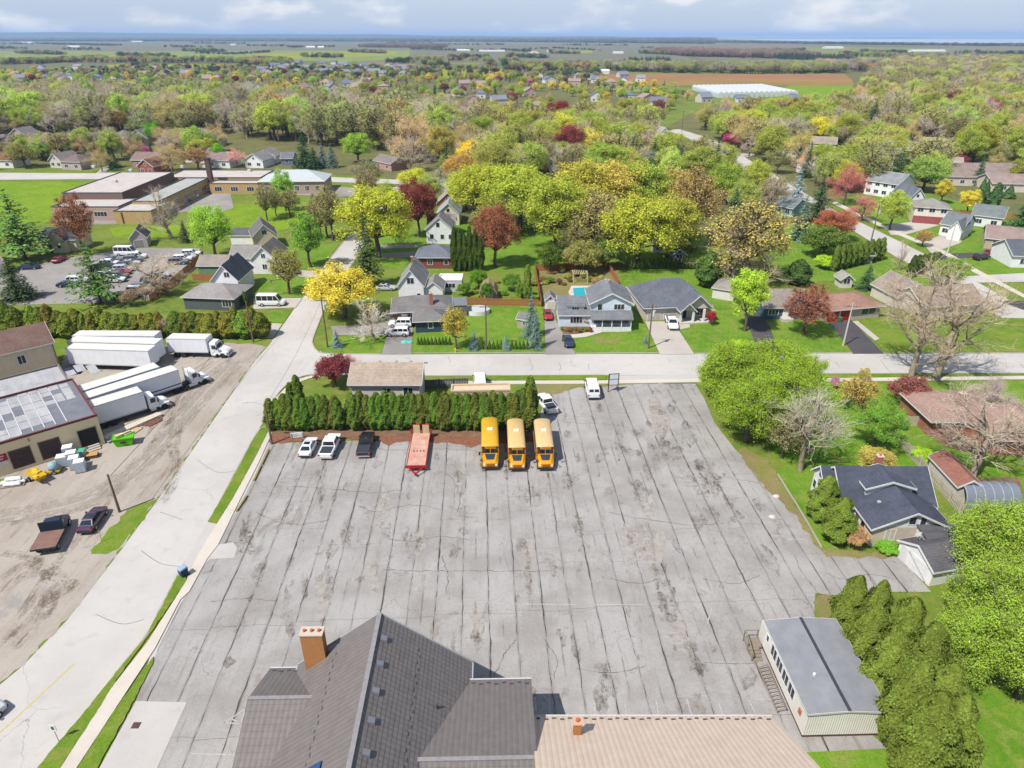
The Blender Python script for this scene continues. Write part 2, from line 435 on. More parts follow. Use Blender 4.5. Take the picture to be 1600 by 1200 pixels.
ribbon('gutter', [(240,975),(215,1018),(176,1066),(125,1128),(40,1226)], 1.25, 0.03, road_mat('gutter_concrete', kc(228,222,214), kc(214,208,200), False, 0.3), -1)
# painted lines on the street
YEL = mat('road_paint_yellow', kc(232,208,120), 0.7, world=True); WHT = mat('road_paint_white', kc(238,236,232), 0.7, var=0.25, scale=2.5, world=True)
def stripe(name, pts, w, m, z=0.014):
    P = smoothpts([at(x, y) for x, y in pts], 6); V = []; n = len(P)
    for i, p in enumerate(P):
        t = (P[min(i+1, n-1)] - P[max(i-1, 0)]).normalized(); q = Vector((-t.y, t.x, 0)) * w / 2
        V += [(p.x+q.x, p.y+q.y, z), (p.x-q.x, p.y-q.y, z)]
    mb = MB(); mb.add(V, [(2*i, 2*i+1, 2*i+3, 2*i+2) for i in range(n-1)])
    return tag(mb.build(name, m), None, None, None, 'structure')
stripe('road_marking', [(-20,1162),(0,1145),(40,1108),(85,1066),(116,1037)], 0.14, YEL)
stripe('road_marking', [(502,548),(470,590),(455,610)], 0.10, WHT)
stripe('road_marking', [(488,548),(462,585)], 0.10, WHT)
for q_ in ([(827,559),(829,567),(832,572),(830,579)],[(873,566),(876,573),(874,580)],[(921,568),(919,573),(922,577)],[(1043,560),(1048,566)],[(1305,565),(1312,574)],[(1376,562),(1384,574),(1392,582)],[(700,556),(704,566)],[(640,560),(648,572),(644,582)],[(430,640),(400,650)],[(310,720),(340,738),(370,735)],[(250,800),(285,812)],[(150,960),(190,975),(225,968)],[(220,860),(250,880),(280,885)]): stripe('road_crack', q_, .05, SEAM, .013)
stripe('road_marking', [(504,567),(510,553.6)], 0.45, WHT)

# the dirt yard
YARD = [(-120,1125),(0,1068),(35,1039),(105,967),(150,908),(189,858),(245,781),(295,710),(345,638),(380,588),(400,560),(414,543),(395,530),(330,528),(250,528),(100,535),(60,560),(-40,600),(-200,760),(-260,1000)]
sheet('dirt_yard', YARD, 0.014, DIRT, ragged=0.25)
TRK = worn_mat('tyre_track', kc(152,132,114), kc(168,150,132), 0.42, 0.30, .6); TRL = worn_mat('tyre_track_pale', kc(206,196,184), kc(190,178,164), 0.36, 0.25)
for i_, (pts_, w_) in enumerate((([(262,690),(268,720),(262,750),(245,775),(215,800)],.35),([(270,688),(277,720),(270,755),(252,782)],.35),([(0,800),(60,790),(120,775),(180,745),(240,690),(300,620),(360,560)],.6),([(0,815),(70,803),(130,788),(190,757),(252,700),(312,630),(372,566)],.6),([(0,905),(40,880),(70,900),(60,960),(20,1010)],.5),([(0,920),(50,893),(84,905),(72,968)],.5),([(30,960),(70,900),(110,850),(150,800),(200,740)],.4),([(330,560),(290,590),(270,630),(262,680)],.45),([(345,562),(300,598),(282,640),(274,690)],.45),([(0,860),(50,870),(90,890),(110,920)],.5),([(10,1000),(50,950),(90,925),(120,905)],.6),([(150,770),(200,735),(235,700),(262,655)],.5))):
    for k_ in range(2): stripe('tyre_track', [(x_+k_*3.5, y_+k_*5) for x_, y_ in pts_], w_*1.6, (TRK, TRL)[(i_ + k_) % 2] if i_ in (2,3,8) else TRK, .019 + .0012*(2*i_+k_) % .006 + .001)
sheet('yard_grass', [(140,866),(168,830),(205,792),(243,780),(232,800),(205,836),(185,858),(165,868)], 0.022, VERGE, ragged=0.3)
sheet('yard_grass', [(85,530),(400,520),(412,540),(395,538),(340,535),(250,540),(200,536),(105,548),(90,590),(70,580)], 0.02, VERGE, ragged=0.3)
sheet('yard_grass', [(0,748),(10,752),(12,760),(0,764),(-20,762)], 0.022, VERGE, ragged=0.2)

# the parking lot: paved lanes with open seams between them
LOT = [(421,693),(400,740),(372,795),(340,850),(324,874),(292,925),(262,985),(241,1028),(212,1095),(150,1215),(60,1400),(900,1500),(1400,1330),(1395,1172),(1384,1168),(1290,1080),(1285,1000),(1272,960),(1274,927),(1300,930),(1380,925),(1455,925),(1400,866),(1290,868),(1276,852),(1248,808),(1205,770),(1180,740),(1160,712),(1150,704),(1117,662),(1100,622),(1086,600),(1000,600),(950,603),(905,604),(862,616),(846,640),(838,688),(700,690),(560,689)]
lot_w = [at(x, y) for x, y in LOT]
lot_o = sheet('parking_lot', None, 0.018, SEAM, world_pts=lot_w, ragged=0.12)
LA = R(2.6); _cu = Vector((math.cos(LA), math.sin(LA), 0)); _cv = Vector((-math.sin(LA), math.cos(LA), 0))
def clip(poly, axis, val, keep_less):
    out = []; n = len(poly)
    for i in range(n):
        a, b = poly[i], poly[(i+1) % n]; da, db = a[axis] - val, b[axis] - val
        if keep_less: da, db = -da, -db
        if da >= 0: out.append(a)
        if (da > 0 > db) or (da < 0 < db):
            t = da / (da - db); out.append((a[0] + (b[0]-a[0])*t, a[1] + (b[1]-a[1])*t))
    return out
def area(p): return 0.5 * sum(p[i][0]*p[(i+1) % len(p)][1] - p[(i+1) % len(p)][0]*p[i][1] for i in range(len(p)))
def wob(seed, t):
    return 0.04*math.sin(t*0.31 + seed*1.7) + 0.03*math.sin(t*0.83 + seed*2.9) + 0.03*math.sin(t*2.3 + seed*5.1) + 0.02*math.sin(t*5.9+seed)
def gapw(seed, t):
    g = 0.5 + 0.5*math.sin(t*0.45 + seed*3.3)*math.sin(t*0.17 + seed*1.1)
    return (0.016 + 0.07*max(0.0, g)**2 + 0.014*math.sin(t*3.1+seed)) * (1.0 if seed % 2 == 0 else 0.62)
def build_lanes():
    rg = random.Random(3)
    st = [(p.dot(_cu), p.dot(_cv)) for p in lot_w]
    s0, s1 = min(p[0] for p in st), max(p[0] for p in st)
    t0, t1 = min(p[1] for p in st), max(p[1] for p in st)
    lw = 2.74; k0 = int(s0 // lw); k1 = int(s1 // lw) + 1
    for k in range(k0, k1):
        lane = clip(clip(st, 0, k*lw, False), 0, (k+1)*lw, True)
        if len(lane) < 3 or abs(area(lane)) < 2: continue
        cuts = sorted([38.2 + rg.uniform(-.15, .15), 50.9 + 0.06*k + rg.uniform(-.2, .2), 62.5 + rg.uniform(-5, 5), 76 + rg.uniform(-7, 7), 91 + rg.uniform(-4, 4)])
        lo = t0 - 1
        for c in cuts + [t1 + 1]:
            pc = clip(clip(lane, 1, lo, False), 1, c, True); l0, lo = lo, c
            if len(pc) < 3 or abs(area(pc)) < 0.6: continue
            Q = []
            for i in range(len(pc)):
                a, b = pc[i], pc[(i+1) % len(pc)]; L = math.hypot(b[0]-a[0], b[1]-a[1]); n = max(1, int(L / 0.7))
                for j in range(n): Q.append((a[0] + (b[0]-a[0])*j/n, a[1] + (b[1]-a[1])*j/n))
            out = []
            for s, t in Q:
                ss, tt = s, t
                if abs(s - k*lw) < 1e-3: ss = s + wob(k, t) + gapw(k, t)
                elif abs(s - (k+1)*lw) < 1e-3: ss = s + wob(k+1, t) - gapw(k+1, t)
                cr = lambda v: 0.06*math.sin(s*1.9 + v) + 0.04*math.sin(s*4.7 + v*2)
                if abs(t - l0) < 1e-3: tt = t + cr(l0) + 0.016
                elif abs(t - c) < 1e-3: tt = t + cr(c) - 0.016
                out.append(_cu*ss + _cv*tt)
            sheet('asphalt_lane', None, 0.036, ASPH, world_pts=out, thick=0.016, parent=lot_o)
build_lanes()
# worn-through patches where the surface has broken up
STAIN = worn_mat('broken_asphalt', kc(150,135,124), kc(112,96,86), 0.43, 0.28, 0.72)
STAINL = worn_mat('patched_asphalt', kc(196,190,184), kc(176,168,160), 0.34, 0.14)
def patches():
    rg = random.Random(11)
    L = [(824,772,17,7,0),(1030,655,12,22,1),(1036,640,14,6,0),(968,690,5,22,0),(985,708,12,7,0),(1046,712,18,8,0),(1040,690,5,14,0),(1075,680,9,12,0),(1035,690,8,6,0),(1102,740,22,12,0),(1115,762,18,8,0),
         (1000,765,13,9,0),(1012,735,7,8,0),(985,745,5,9,0),(985,850,9,26,1),(985,840,4,10,0),(1012,800,8,18,1),(1020,860,14,22,1),(1028,900,10,14,0),(1040,945,13,12,0),(1035,960,16,8,0),(1045,925,7,12,0),(825,870,9,16,1),(826,905,6,24,0),(748,985,8,10,0),
         (746,975,7,16,1),(748,1005,5,14,0),(580,905,12,14,1),(590,895,7,6,0),(514,905,6,16,0),(505,930,9,22,1),(450,960,9,20,0),(476,915,4,16,0),(913,860,6,7,0),(878,990,7,7,0),(880,1003,3,6,0),(940,1044,8,7,0),(945,1060,4,16,0),(1090,1040,12,9,0),(1080,1030,7,6,0),
         (722,745,9,7,0),(720,765,8,7,0),(724,752,6,16,1),(942,712,8,7,0),(893,748,12,5,0),(885,755,6,8,0),(1063,1003,11,6,0),(1062,990,14,16,1),(600,790,8,18,1),(605,830,5,7,0),(650,850,14,12,1),(655,848,7,6,0),(372,855,18,8,0),(385,838,8,10,0),(395,860,16,5,0),(1172,1062,10,9,0),
         (708,1020,4,8,0),(710,1000,3,10,0),(540,845,6,10,0),(640,740,4,20,0),(505,745,5,26,0),(500,770,4,18,0),(385,835,7,20,0),(470,860,4,8,0),(1050,600,14,5,0),(1033,606,10,4,1),(1225,690,3,3,0),(1215,830,9,5,0),(1090,815,7,12,0),(1150,810,10,6,0),(880,1085,8,6,0),(470,690,26,6,0),(1185,790,8,7,0),(905,900,3,14,0)]
    for i, (x, y, rx, ry, kind) in enumerate(L):
        pts = []; n = 22; ph = rg.uniform(0, 9)
        for j in range(n):
            a = 2*math.pi*j/n; r = 1 + 0.28*math.sin(2*a+ph) + 0.2*math.sin(3*a+ph*2) + 0.16*math.sin(5*a+ph*3) + rg.uniform(-.16, .16)
            pts.append((x + rx*1.1*r*math.cos(a), y + ry*1.6*r*math.sin(a)))
        sheet('asphalt_patch' if kind else 'worn_patch', pts, 0.042 + 0.0006*(i % 7), STAINL if kind else STAIN, parent=lot_o, ragged=0.10, seed=i)
    for i in range(110):
        k = rg.randrange(-11, 12); s_ = (k + rg.choice((0, 0, .5)))*2.74 + rg.uniform(-.4, .4); t_ = rg.uniform(40, 98); c_ = _cu*s_ + _cv*t_
        px_, py_ = 0, 0; dep = c_.y*_cp + CAMH*_sp; px_ = 800 + FPX*c_.x/dep; py_ = 600 - FPX*(c_.y*_sp - CAMH*_cp)/dep
        if not (py_ > 700 or px_ > 880) or px_ > 1120 + (py_-640)*.45 or px_ < 470 - (py_-700)*.55: continue
        a_ = rg.uniform(.2, .8); b_ = a_*rg.uniform(.8, 3.5); n = 16; pts = [c_ + _cu*(a_*math.cos(2*math.pi*j/n)*rg.uniform(.7, 1.3)) + _cv*(b_*math.sin(2*math.pi*j/n)*rg.uniform(.7, 1.3)) for j in range(n)]
        sheet('worn_patch', None, .0465 + .0001*(i % 9), STAIN, world_pts=pts, parent=lot_o, ragged=.06, seed=i+500)
    # crack-filled lines wandering across the lanes
    cr = [[(838,620),(850,690),(870,760)],[(400,800),(430,815),(470,820),(515,812)],[(455,760),(520,765),(590,770),(630,765)],[(560,700),(640,704),(700,702),(760,708)],[(880,660),(930,662),(985,668)],[(950,800),(1010,812),(1080,820),(1130,818)],[(1100,905),(1150,912),(1185,900)],[(600,890),(650,893),(720,892),(790,893),(860,892)],[(1240,868),(1260,905),(1290,940)],[(1330,868),(1345,885),(1360,905),(1366,920)],[(770,1062),(790,1020),(806,1000)],[(900,1045),(960,1052),(1010,1040)],[(1185,1035),(1150,1038),(1100,1036)],[(330,940),(390,935),(430,940)],[(560,790),(590,800),(640,790),(690,796)],[(700,740),(718,770),(715,800)],[(1120,745),(1170,752),(1210,760)],[(600,840),(640,846),(690,838),(740,846)],[(955,905),(1000,912),(1030,905)],[(1290,895),(1320,905),(1360,898),(1395,905)],[(850,1000),(870,1030),(865,1060)],[(690,870),(700,900),(696,930)]]
    for pts in cr:
        rr = random.Random(len(pts)*97 + pts[0][0]); q = []
        for p in smoothpts([Vector((x, y, 0)) for x, y in pts], 9): q.append((p.x + rr.uniform(-1.6, 1.6), p.y + rr.uniform(-1.1, 1.1)))
        P = [at(x, y) for x, y in q]; V = []; n = len(P)
        for i, p in enumerate(P):
            t = (P[min(i+1, n-1)] - P[max(i-1, 0)]).normalized(); w = Vector((-t.y, t.x, 0)) * rr.uniform(0.012, 0.04)
            V += [(p.x+w.x, p.y+w.y, 0.048), (p.x-w.x, p.y-w.y, 0.048)]
        mb = MB(); mb.add(V, [(2*i, 2*i+1, 2*i+3, 2*i+2) for i in range(n-1)]); mb.build('crack', SEAM, lot_o)
    # faded stall lines
    for a, b in (((858,1085),(860,1118)),((929,1095),(930,1119)),((976,1094),(979,1119)),((1025,1094),(1029,1119)),((1073,1093),(1081,1119)),((1122,1096),(1129,1117)),((1170,1094),(1180,1116)),((1180,1093),(1208,1093)),((350,1130),(384,1108)),((384,1108),(376,1131)),((350,1130),(376,1131)),((362,1124),(371,1128)),((780,944),(900,945)),((930,945),(1010,946)),((1112,950),(1105,975)),((1230,843),(1256,843)),((300,1178),(372,1180)),((836,1090),(838,1112)),((847,1086),(858,1096))):
        P = [at(*a), at(*b)]; t = (P[1]-P[0]).normalized(); q = Vector((-t.y, t.x, 0)) * 0.055
        mb = MB(); mb.add([(P[0].x+q.x,P[0].y+q.y,.05),(P[0].x-q.x,P[0].y-q.y,.05),(P[1].x-q.x,P[1].y-q.y,.05),(P[1].x+q.x,P[1].y+q.y,.05)], [(0,1,2,3)])
        mb.build('parking_line', FADED, lot_o)
FADED = mat('faded_paint', kc(226,224,222), 0.8, col2=kc(176,172,170), scale=6, detail=6, world=True)
patches()
sheet('concrete_pad', [(213,1096),(292,1098),(246,1200),(210,1290),(95,1290),(156,1200)], 0.055, PAD, thick=0.05)
def drain(px, py, w, d):
    p = at(px, py); mb = MB(); mb.box(p.x-w, p.x+w, p.y-d, p.y+d, 0.05, 0.062)
    o = tag(mb.build('storm_drain', mat('drain_iron', kc(120,90,88), 0.8)), 'rusty rectangular storm drain grate in the concrete pad', 'drain')
    for k in range(6):
        b = MB(); x = p.x - w + (k + 0.5) * 2*w/6; b.box(x-0.03, x+0.03, p.y-d+.05, p.y+d-.05, 0.0622, 0.085); b.build('grate_bar', MATS['drain_iron'], o)
drain(213, 1134, 0.34, 0.30)
sheet('concrete_apron', [(330,853),(364,848),(371,857),(366,872),(326,874),(322,868)], 0.052, PAD, thick=0.04)
sheet('lot_driveway', [(325,815),(341,818),(346,840),(326,876),(300,905),(291,901),(277,901),(300,858)], 0.05, PAD)
sheet('lot_driveway', [(421,672),(428,690),(404,740),(376,795),(344,850),(328,878),(298,928),(284,940),(246,1016),(243,1028),(225,1060),(236,1020),(270,950),(320,860),(362,785),(398,720)], 0.022, PAD)
sheet('sidewalk', [(421,672),(425,678),(405,722),(376,780),(341,852),(324,874),(296,925),(282,938),(243,1013),(122,1198),(96,1240),(70,1240),(98,1197),(176,1074),(231,1004),(275,935),(293,905),(301,885),(320,850),(340,818),(364,780),(399,716)], 0.12, WALK, thick=0.12)
sheet('grass_verge', [(418,666),(421,671),(399,716),(364,779),(339,819),(325,816),(346,781),(401,678)], 0.128, VERGE, thick=0.12, ragged=0.06)
sheet('grass_verge', [(277,901),(290,900),(292,908),(273,936),(231,997),(182,1064),(150,1116),(98,1196),(75,1235),(38,1235),(61,1198),(140,1105),(189,1043),(229,995),(253,948)], 0.128, VERGE, thick=0.12, ragged=0.06)
sheet('grass_verge', [(241,1027),(238,1040),(210,1095),(154,1199),(130,1245),(100,1245),(124,1198),(180,1110)], 0.125, VERGE, thick=0.12, ragged=0.06)
# strip along the cross street
sheet('grass_verge', [(735,588),(947,587),(947,594),(735,595)], 0.125, VERGE, thick=0.12, ragged=0.05)
sheet('sidewalk', [(428,625),(446,607),(466,594),(484,588),(500,588),(500,590),(486,591),(470,597),(450,610),(434,630)], 0.11, WALK, thick=0.11)
sheet('sidewalk', [(680,596),(947,595),(1090,592.5),(1130,592),(1267,592),(1600,588),(1900,586),(1900,591),(1600,593),(1267,597),(1090,597.5),(947,600),(680,601)], 0.10, WALK, thick=0.10)
sheet('lot_entrance', [(966,587),(1100,586),(1100,593),(966,594.5)], 0.05, PAD)
sheet('grass_verge', [(1120,586),(1267,584.6),(1600,584),(1900,583.5),(1900,586),(1600,588),(1267,592),(1120,592)], 0.115, VERGE, thick=0.11)
sheet('worn_grass', [(838,602),(947,600),(946,604),(905,606),(864,617),(843,628)], 0.05, PATCHY, ragged=0.25)
sheet('mulch_bed', [(418,684),(430,680),(500,684),(600,682),(700,682),(838,684),(840,690),(790,694),(760,692),(735,700),(722,696),(700,691),(680,693),(650,690),(620,692),(606,697),(590,689),(520,686),(470,690),(424,694)], 0.054, MULCH, ragged=0.2)
sheet('hedge_soil', [(420,640),(838,640),(838,684),(700,682),(500,684),(420,684)], 0.03, SOIL)
# right edge of the lot
sheet('worn_grass', [(1152,706),(1162,700),(1200,720),(1235,775),(1284,855),(1300,868),(1288,869),(1270,850),(1244,806),(1202,768),(1176,736)], 0.056, PATCHY, ragged=0.35)
sheet('worn_grass', [(1272,935),(1300,930),(1312,985),(1300,992),(1284,975)], 0.056, PATCHY, ragged=0.3)
sheet('worn_grass', [(1288,858),(1400,866),(1390,872),(1290,871)], 0.056, PATCHY, ragged=0.25)
sheet('lawn', [(1214,742),(1230,720),(1330,740),(1345,790),(1330,850),(1300,866),(1284,855),(1250,800)], 0.05, LAWN, ragged=0.2)
sheet('lawn', [(1260,1176),(1384,1170),(1392,1180),(1500,1080),(1620,1010),(1750,1300),(1300,1330)], 0.06, LAWN)
sheet('lawn', [(1200,600),(1620,596),(1640,770),(1560,770),(1400,740),(1240,740),(1195,700)], 0.045, LAWN)
sheet('garden_soil', [(1430,650),(1480,650),(1530,700),(1500,708),(1460,690)], 0.05, SOIL, ragged=0.3)
sheet('garden_soil', [(1520,750),(1590,745),(1600,770),(1545,772)], 0.05, SOIL, ragged=0.3)
ribbon('lot_kerb', [(1214,742),(1230,768),(1250,800),(1282,856)], 0.18, 0.16, KERB, 1)

# front lawns of the houses across the street, and their driveways
sheet('lawn', [(510,552.5),(596,553),(604,526),(612,524),(560,524),(517,527),(506,534),(502,542)], 0.10, LAWN, thick=0.1)
sheet('lawn', [(643,553),(852,552.5),(850,505),(848,482),(838,470),(700,478),(655,505),(648,520)], 0.10, LAWN, thick=0.1)
sheet('lawn', [(900,553),(1031,553),(1010,505),(990,440),(965,425),(990,500),(985,518),(930,524),(880,527)], 0.10, LAWN, thick=0.1)
sheet('lawn', [(1085,553),(1186,552),(1162,492),(1130,450),(1105,410),(985,418),(975,430),(1000,440),(1010,470),(1100,480),(1110,500),(1062,516)], 0.10, LAWN, thick=0.1)
sheet('lawn', [(1218,552),(1332,552),(1293,502),(1200,504)], 0.10, LAWN, thick=0.1)
sheet('lawn', [(1382,552),(1600,551),(1800,551),(1700,500),(1560,497),(1480,500),(1340,497)], 0.10, VERGE, thick=0.1)
sheet('driveway', [(596,554),(642,554),(647,490),(607,488),(603,505),(517,510),(522,524),(604,524)], 0.05, DRIVE)
sheet('driveway', [(852,554),(900,554),(868,500),(864,470),(850,470)], 0.05, DRIVE)
sheet('garden_path', [(878,523),(900,523),(925,519),(938,513),(945,513),(940,520),(915,527),(880,530)], 0.108, WALK, thick=0.1)
sheet('driveway', [(1031,554),(1085,554),(1060,516),(1078,512),(1077,505),(1062,503),(1008,503)], 0.11, DRIVEC, thick=0.1)
sheet('driveway', [(1186,553),(1217,553),(1216,530),(1188,490),(1162,490)], 0.05, TAR)
sheet('driveway', [(1332,553),(1381,553),(1330,500),(1291,501)], 0.05, TAR)
sheet('garden_path', [(1332,503),(1340,502),(1374,530),(1367,533)], 0.112, DRIVEC, thick=0.05)
sheet('driveway', [(396,466),(472,466),(461,481),(396,483)], 0.05, DRIVEC)
sheet('driveway', [(412,505),(441,506),(427,528),(408,530)], 0.05, DRIVEC)
sheet('driveway', [(440,421),(500,424),(491,433),(430,432)], 0.05, DRIVEC)
sheet('lawn', [(424,488),(454,489),(444,505),(415,504)], 0.09, LAWN, thick=0.09)
sheet('lawn', [(404,432),(490,434),(471,465),(404,464)], 0.09, LAWN, thick=0.09)
sheet('lawn', [(440,380),(530,382),(500,421),(440,420)], 0.09, LAWN, thick=0.09)
sheet('lawn', [(590,360),(720,350),(900,360),(900,420),(760,425),(640,425),(575,410)], 0.04, LAWN)
sheet('lawn', [(960,390),(1110,390),(1110,410),(985,418)], 0.04, FIELDG)
sheet('garden_beds', [(738,440),(845,440),(848,465),(735,465)], 0.06, VERGE)
sheet('garden_beds', [(838,420),(960,415),(985,445),(880,470),(845,470)], 0.06, PATCHY, ragged=0.3)
sheet('flower_bed', [(876,510),(920,506),(928,517),(880,524)], 0.12, SOIL, ragged=0.2)
sheet('flower_bed', [(925,530),(934,528),(955,532),(970,527),(972,531),(955,538),(935,536)], 0.12, PATCHY, ragged=0.15)
sheet('pool_deck', [(888,457),(893,447),(925,447),(926,462),(892,465)], 0.10, WALK, thick=0.06)
sheet('driveway', [(595,383),(655,381),(652,387),(593,389)], 0.05, DRIVE)
sheet('driveway', [(596,396),(652,393),(652,401),(594,404)], 0.05, DRIVE)

# car lot behind the cedar hedge, school grounds
sheet('car_lot', [(-60,430),(40,418),(100,404),(140,398),(215,388),(310,388),(322,400),(300,425),(240,466),(170,474),(-60,478)], 0.05, DRIVE)
sheet('school_yard', [(300,296),(352,300),(420,302),(520,308),(600,305),(600,296),(520,292),(300,280)], 0.06, DRIVE)
sheet('school_yard', [(300,298),(360,302),(365,325),(330,336),(300,330),(262,333),(258,348),(120,352),(80,345),(110,335),(200,330)], 0.05, DRIVE)
sheet('school_field', [(-80,284),(160,285),(110,300),(95,320),(80,345),(60,352),(-80,350)], 0.05, FIELDG)
sheet('school_field', [(350,320),(520,314),(520,345),(430,362),(300,356),(320,335)], 0.045, FIELDG)
sheet('school_field', [(170,356),(280,352),(310,362),(250,372),(180,372)], 0.045, FIELDG)
BACKST = [(-300,270),(0,270),(150,271),(160,262),(175,258),(165,270),(330,270),(600,280),(700,284),(700,291),(600,287),(330,279),(0,281),(-300,282)]
sheet('back_street', BACKST, 0.05, ROAD)

# residential street on the right
RS_L = [(1040,203),(1075,216),(1125,240),(1155,262),(1200,287),(1287,327),(1327,357),(1397,400),(1420,412),(1487,450),(1562,495),(1640,540)]
RS_R = [(1720,545),(1600,482),(1507,430),(1450,400),(1390,370),(1332,342),(1290,322),(1208,272),(1162,245),(1140,230),(1095,212),(1062,202)]
sheet('side_street', RS_L + RS_R, 0.055, ROAD)
sheet('lawn', [(1270,330),(1325,362),(1395,405),(1480,452),(1560,500),(1480,480),(1330,440),(1200,440),(1200,380)], 0.04, LAWN)
sheet('lawn', [(1300,315),(1340,340),(1395,368),(1455,398),(1515,430),(1640,430),(1640,350),(1400,290)], 0.04, LAWN)
sheet('sidewalk', [(1300,318),(1345,340),(1400,366),(1470,395),(1520,425),(1600,466),(1700,515),(1715,512),(1600,460),(1528,422),(1478,393),(1408,364),(1350,337),(1306,315)], 0.08, WALK)
sheet('driveway', [(1382,353),(1430,346),(1468,352),(1410,368),(1392,367)], 0.07, DRIVEC)
sheet('driveway', [(1440,378),(1470,368),(1510,370),(1500,380),(1455,396)], 0.07, DRIVEC)
sheet('driveway', [(1505,432),(1640,425),(1640,440),(1530,442)], 0.07, ROAD)
sheet('driveway', [(1555,470),(1640,472),(1640,492),(1600,485)], 0.07, TAR)
sheet('driveway', [(1455,398),(1520,395),(1530,402),(1470,407)], 0.075, TAR)
sheet('driveway', [(1150,238),(1175,235),(1180,243),(1160,247)], 0.07, DRIVEC)
sheet('woodland_floor', [(-300,262),(150,262),(330,268),(600,276),(720,345),(900,352),(1110,385),(1200,370),(1280,325),(1200,285),(1150,258),(1040,200),(1000,150),(-300,145)], 0.02, WOODF)
sheet('woodland_floor', [(1165,246),(1290,322),(1400,292),(1640,350),(2000,360),(2000,110),(1300,110),(1280,160),(1100,165),(1040,200)], 0.02, WOODF)
# ------------------------------------------------------------------ buildings
def paint(r, g, b, rough=0.75, var=0.10):
    return cmat('paint_%d_%d_%d' % (r, g, b), r, g, b, .70, rough=rough, var=var, scale=1.2, detail=5)
def siding(r, g, b):
    name = 'siding_%d_%d_%d' % (r, g, b)
    if name in MATS: return MATS[name]
    m = cmat(name, r, g, b, .74, rough=0.7, var=0.10, scale=0.9, detail=5); nt = m.node_tree
    w = _N(nt, 'ShaderNodeTexWave', bands_direction='Z'); w.inputs['Scale'].default_value = 1.6
    nt.links.new(_N(nt, 'ShaderNodeTexCoord').outputs['Object'], w.inputs['Vector'])
    bp = _N(nt, 'ShaderNodeBump'); bp.inputs['Strength'].default_value = 0.35; bp.inputs['Distance'].default_value = 0.02
    nt.links.new(w.outputs['Fac'], bp.inputs['Height']); nt.links.new(bp.outputs[0], nt.nodes['Principled BSDF'].inputs['Normal'])
    return m
def shingle(r, g, b):
    name = 'shingle_%d_%d_%d' % (r, g, b)
    if name in MATS: return MATS[name]
    m = cmat(name, r, g, b, K, rough=0.95, var=0.22, scale=2.5, detail=6, bump=0.35, bscale=9)
    nt = m.node_tree; bs = nt.nodes['Principled BSDF']; bs.inputs['Specular IOR Level'].default_value = 0.1
    src = bs.inputs['Base Color'].links[0].from_socket
    tc = _N(nt, 'ShaderNodeTexCoord').outputs['Object']
    n = _N(nt, 'ShaderNodeTexNoise'); n.inputs['Scale'].default_value = 0.45; n.inputs['Detail'].default_value = 4; nt.links.new(tc, n.inputs['Vector'])
    w = _N(nt, 'ShaderNodeTexWave', bands_direction='Z'); w.inputs['Scale'].default_value = 2.4; w.inputs['Distortion'].default_value = 0.6; nt.links.new(tc, w.inputs['Vector'])
    a = _N(nt, 'ShaderNodeMapRange'); a.inputs['From Min'].default_value = .35; a.inputs['From Max'].default_value = .7; a.inputs['To Min'].default_value = 1.08; a.inputs['To Max'].default_value = 0.82
    nt.links.new(n.outputs['Fac'], a.inputs['Value'])
    b2 = _N(nt, 'ShaderNodeMapRange'); b2.inputs['From Max'].default_value = .35; b2.inputs['To Min'].default_value = 0.80
    nt.links.new(w.outputs['Fac'], b2.inputs['Value'])
    mu = _N(nt, 'ShaderNodeMath', operation='MULTIPLY'); nt.links.new(a.outputs[0], mu.inputs[0]); nt.links.new(b2.outputs[0], mu.inputs[1])
    vm = _N(nt, 'ShaderNodeVectorMath', operation='SCALE'); nt.links.new(src, vm.inputs[0]); nt.links.new(mu.outputs[0], vm.inputs['Scale'])
    nt.links.new(vm.outputs[0], bs.inputs['Base Color'])
    return m
def brick(r, g, b, name=None):
    name = name or 'brick_%d_%d_%d' % (r, g, b)
    if name in MATS: return MATS[name]
    c = kc(r, g, b); m = mat(name, c, 0.9, col2=tuple(x*0.7 for x in c), scale=2.0, detail=5, bump=0.3, bscale=14)
    nt = m.node_tree; bs = nt.nodes['Principled BSDF']; src = bs.inputs['Base Color'].links[0].from_socket
    bt = _N(nt, 'ShaderNodeTexBrick'); bt.inputs['Scale'].default_value = 1.0; bt.inputs['Brick Width'].default_value = 0.23; bt.inputs['Row Height'].default_value = 0.08; bt.inputs['Mortar Size'].default_value = 0.008
    mp = _N(nt, 'ShaderNodeMapping'); mp.inputs['Rotation'].default_value = (R(90), 0, 0)
    nt.links.new(_N(nt, 'ShaderNodeTexCoord').outputs['Object'], mp.inputs[0]); nt.links.new(mp.outputs[0], bt.inputs['Vector'])
    mx = _N(nt, 'ShaderNodeMix', data_type='RGBA'); mx.inputs['B'].default_value = (*[min(.6, x*1.5 + .05) for x in c], 1)
    nt.links.new(bt.outputs['Fac'], mx.inputs['Factor']); nt.links.new(src, mx.inputs['A']); nt.links.new(mx.outputs['Result'], bs.inputs['Base Color'])
    return m
GLASS = mat('window_glass', (0.025, 0.032, 0.045), 0.06, var=0.5, scale=0.6, spec=0.8)
WHITE = paint(238, 238, 236); TRIM = paint(228, 228, 228)
FRAMEW = paint(236, 236, 240)
DARK = mat('dark_interior', (0.02, 0.018, 0.018), 0.9)
def swap(mb): mb.v = [(y, x, z) for x, y, z in mb.v]; return mb

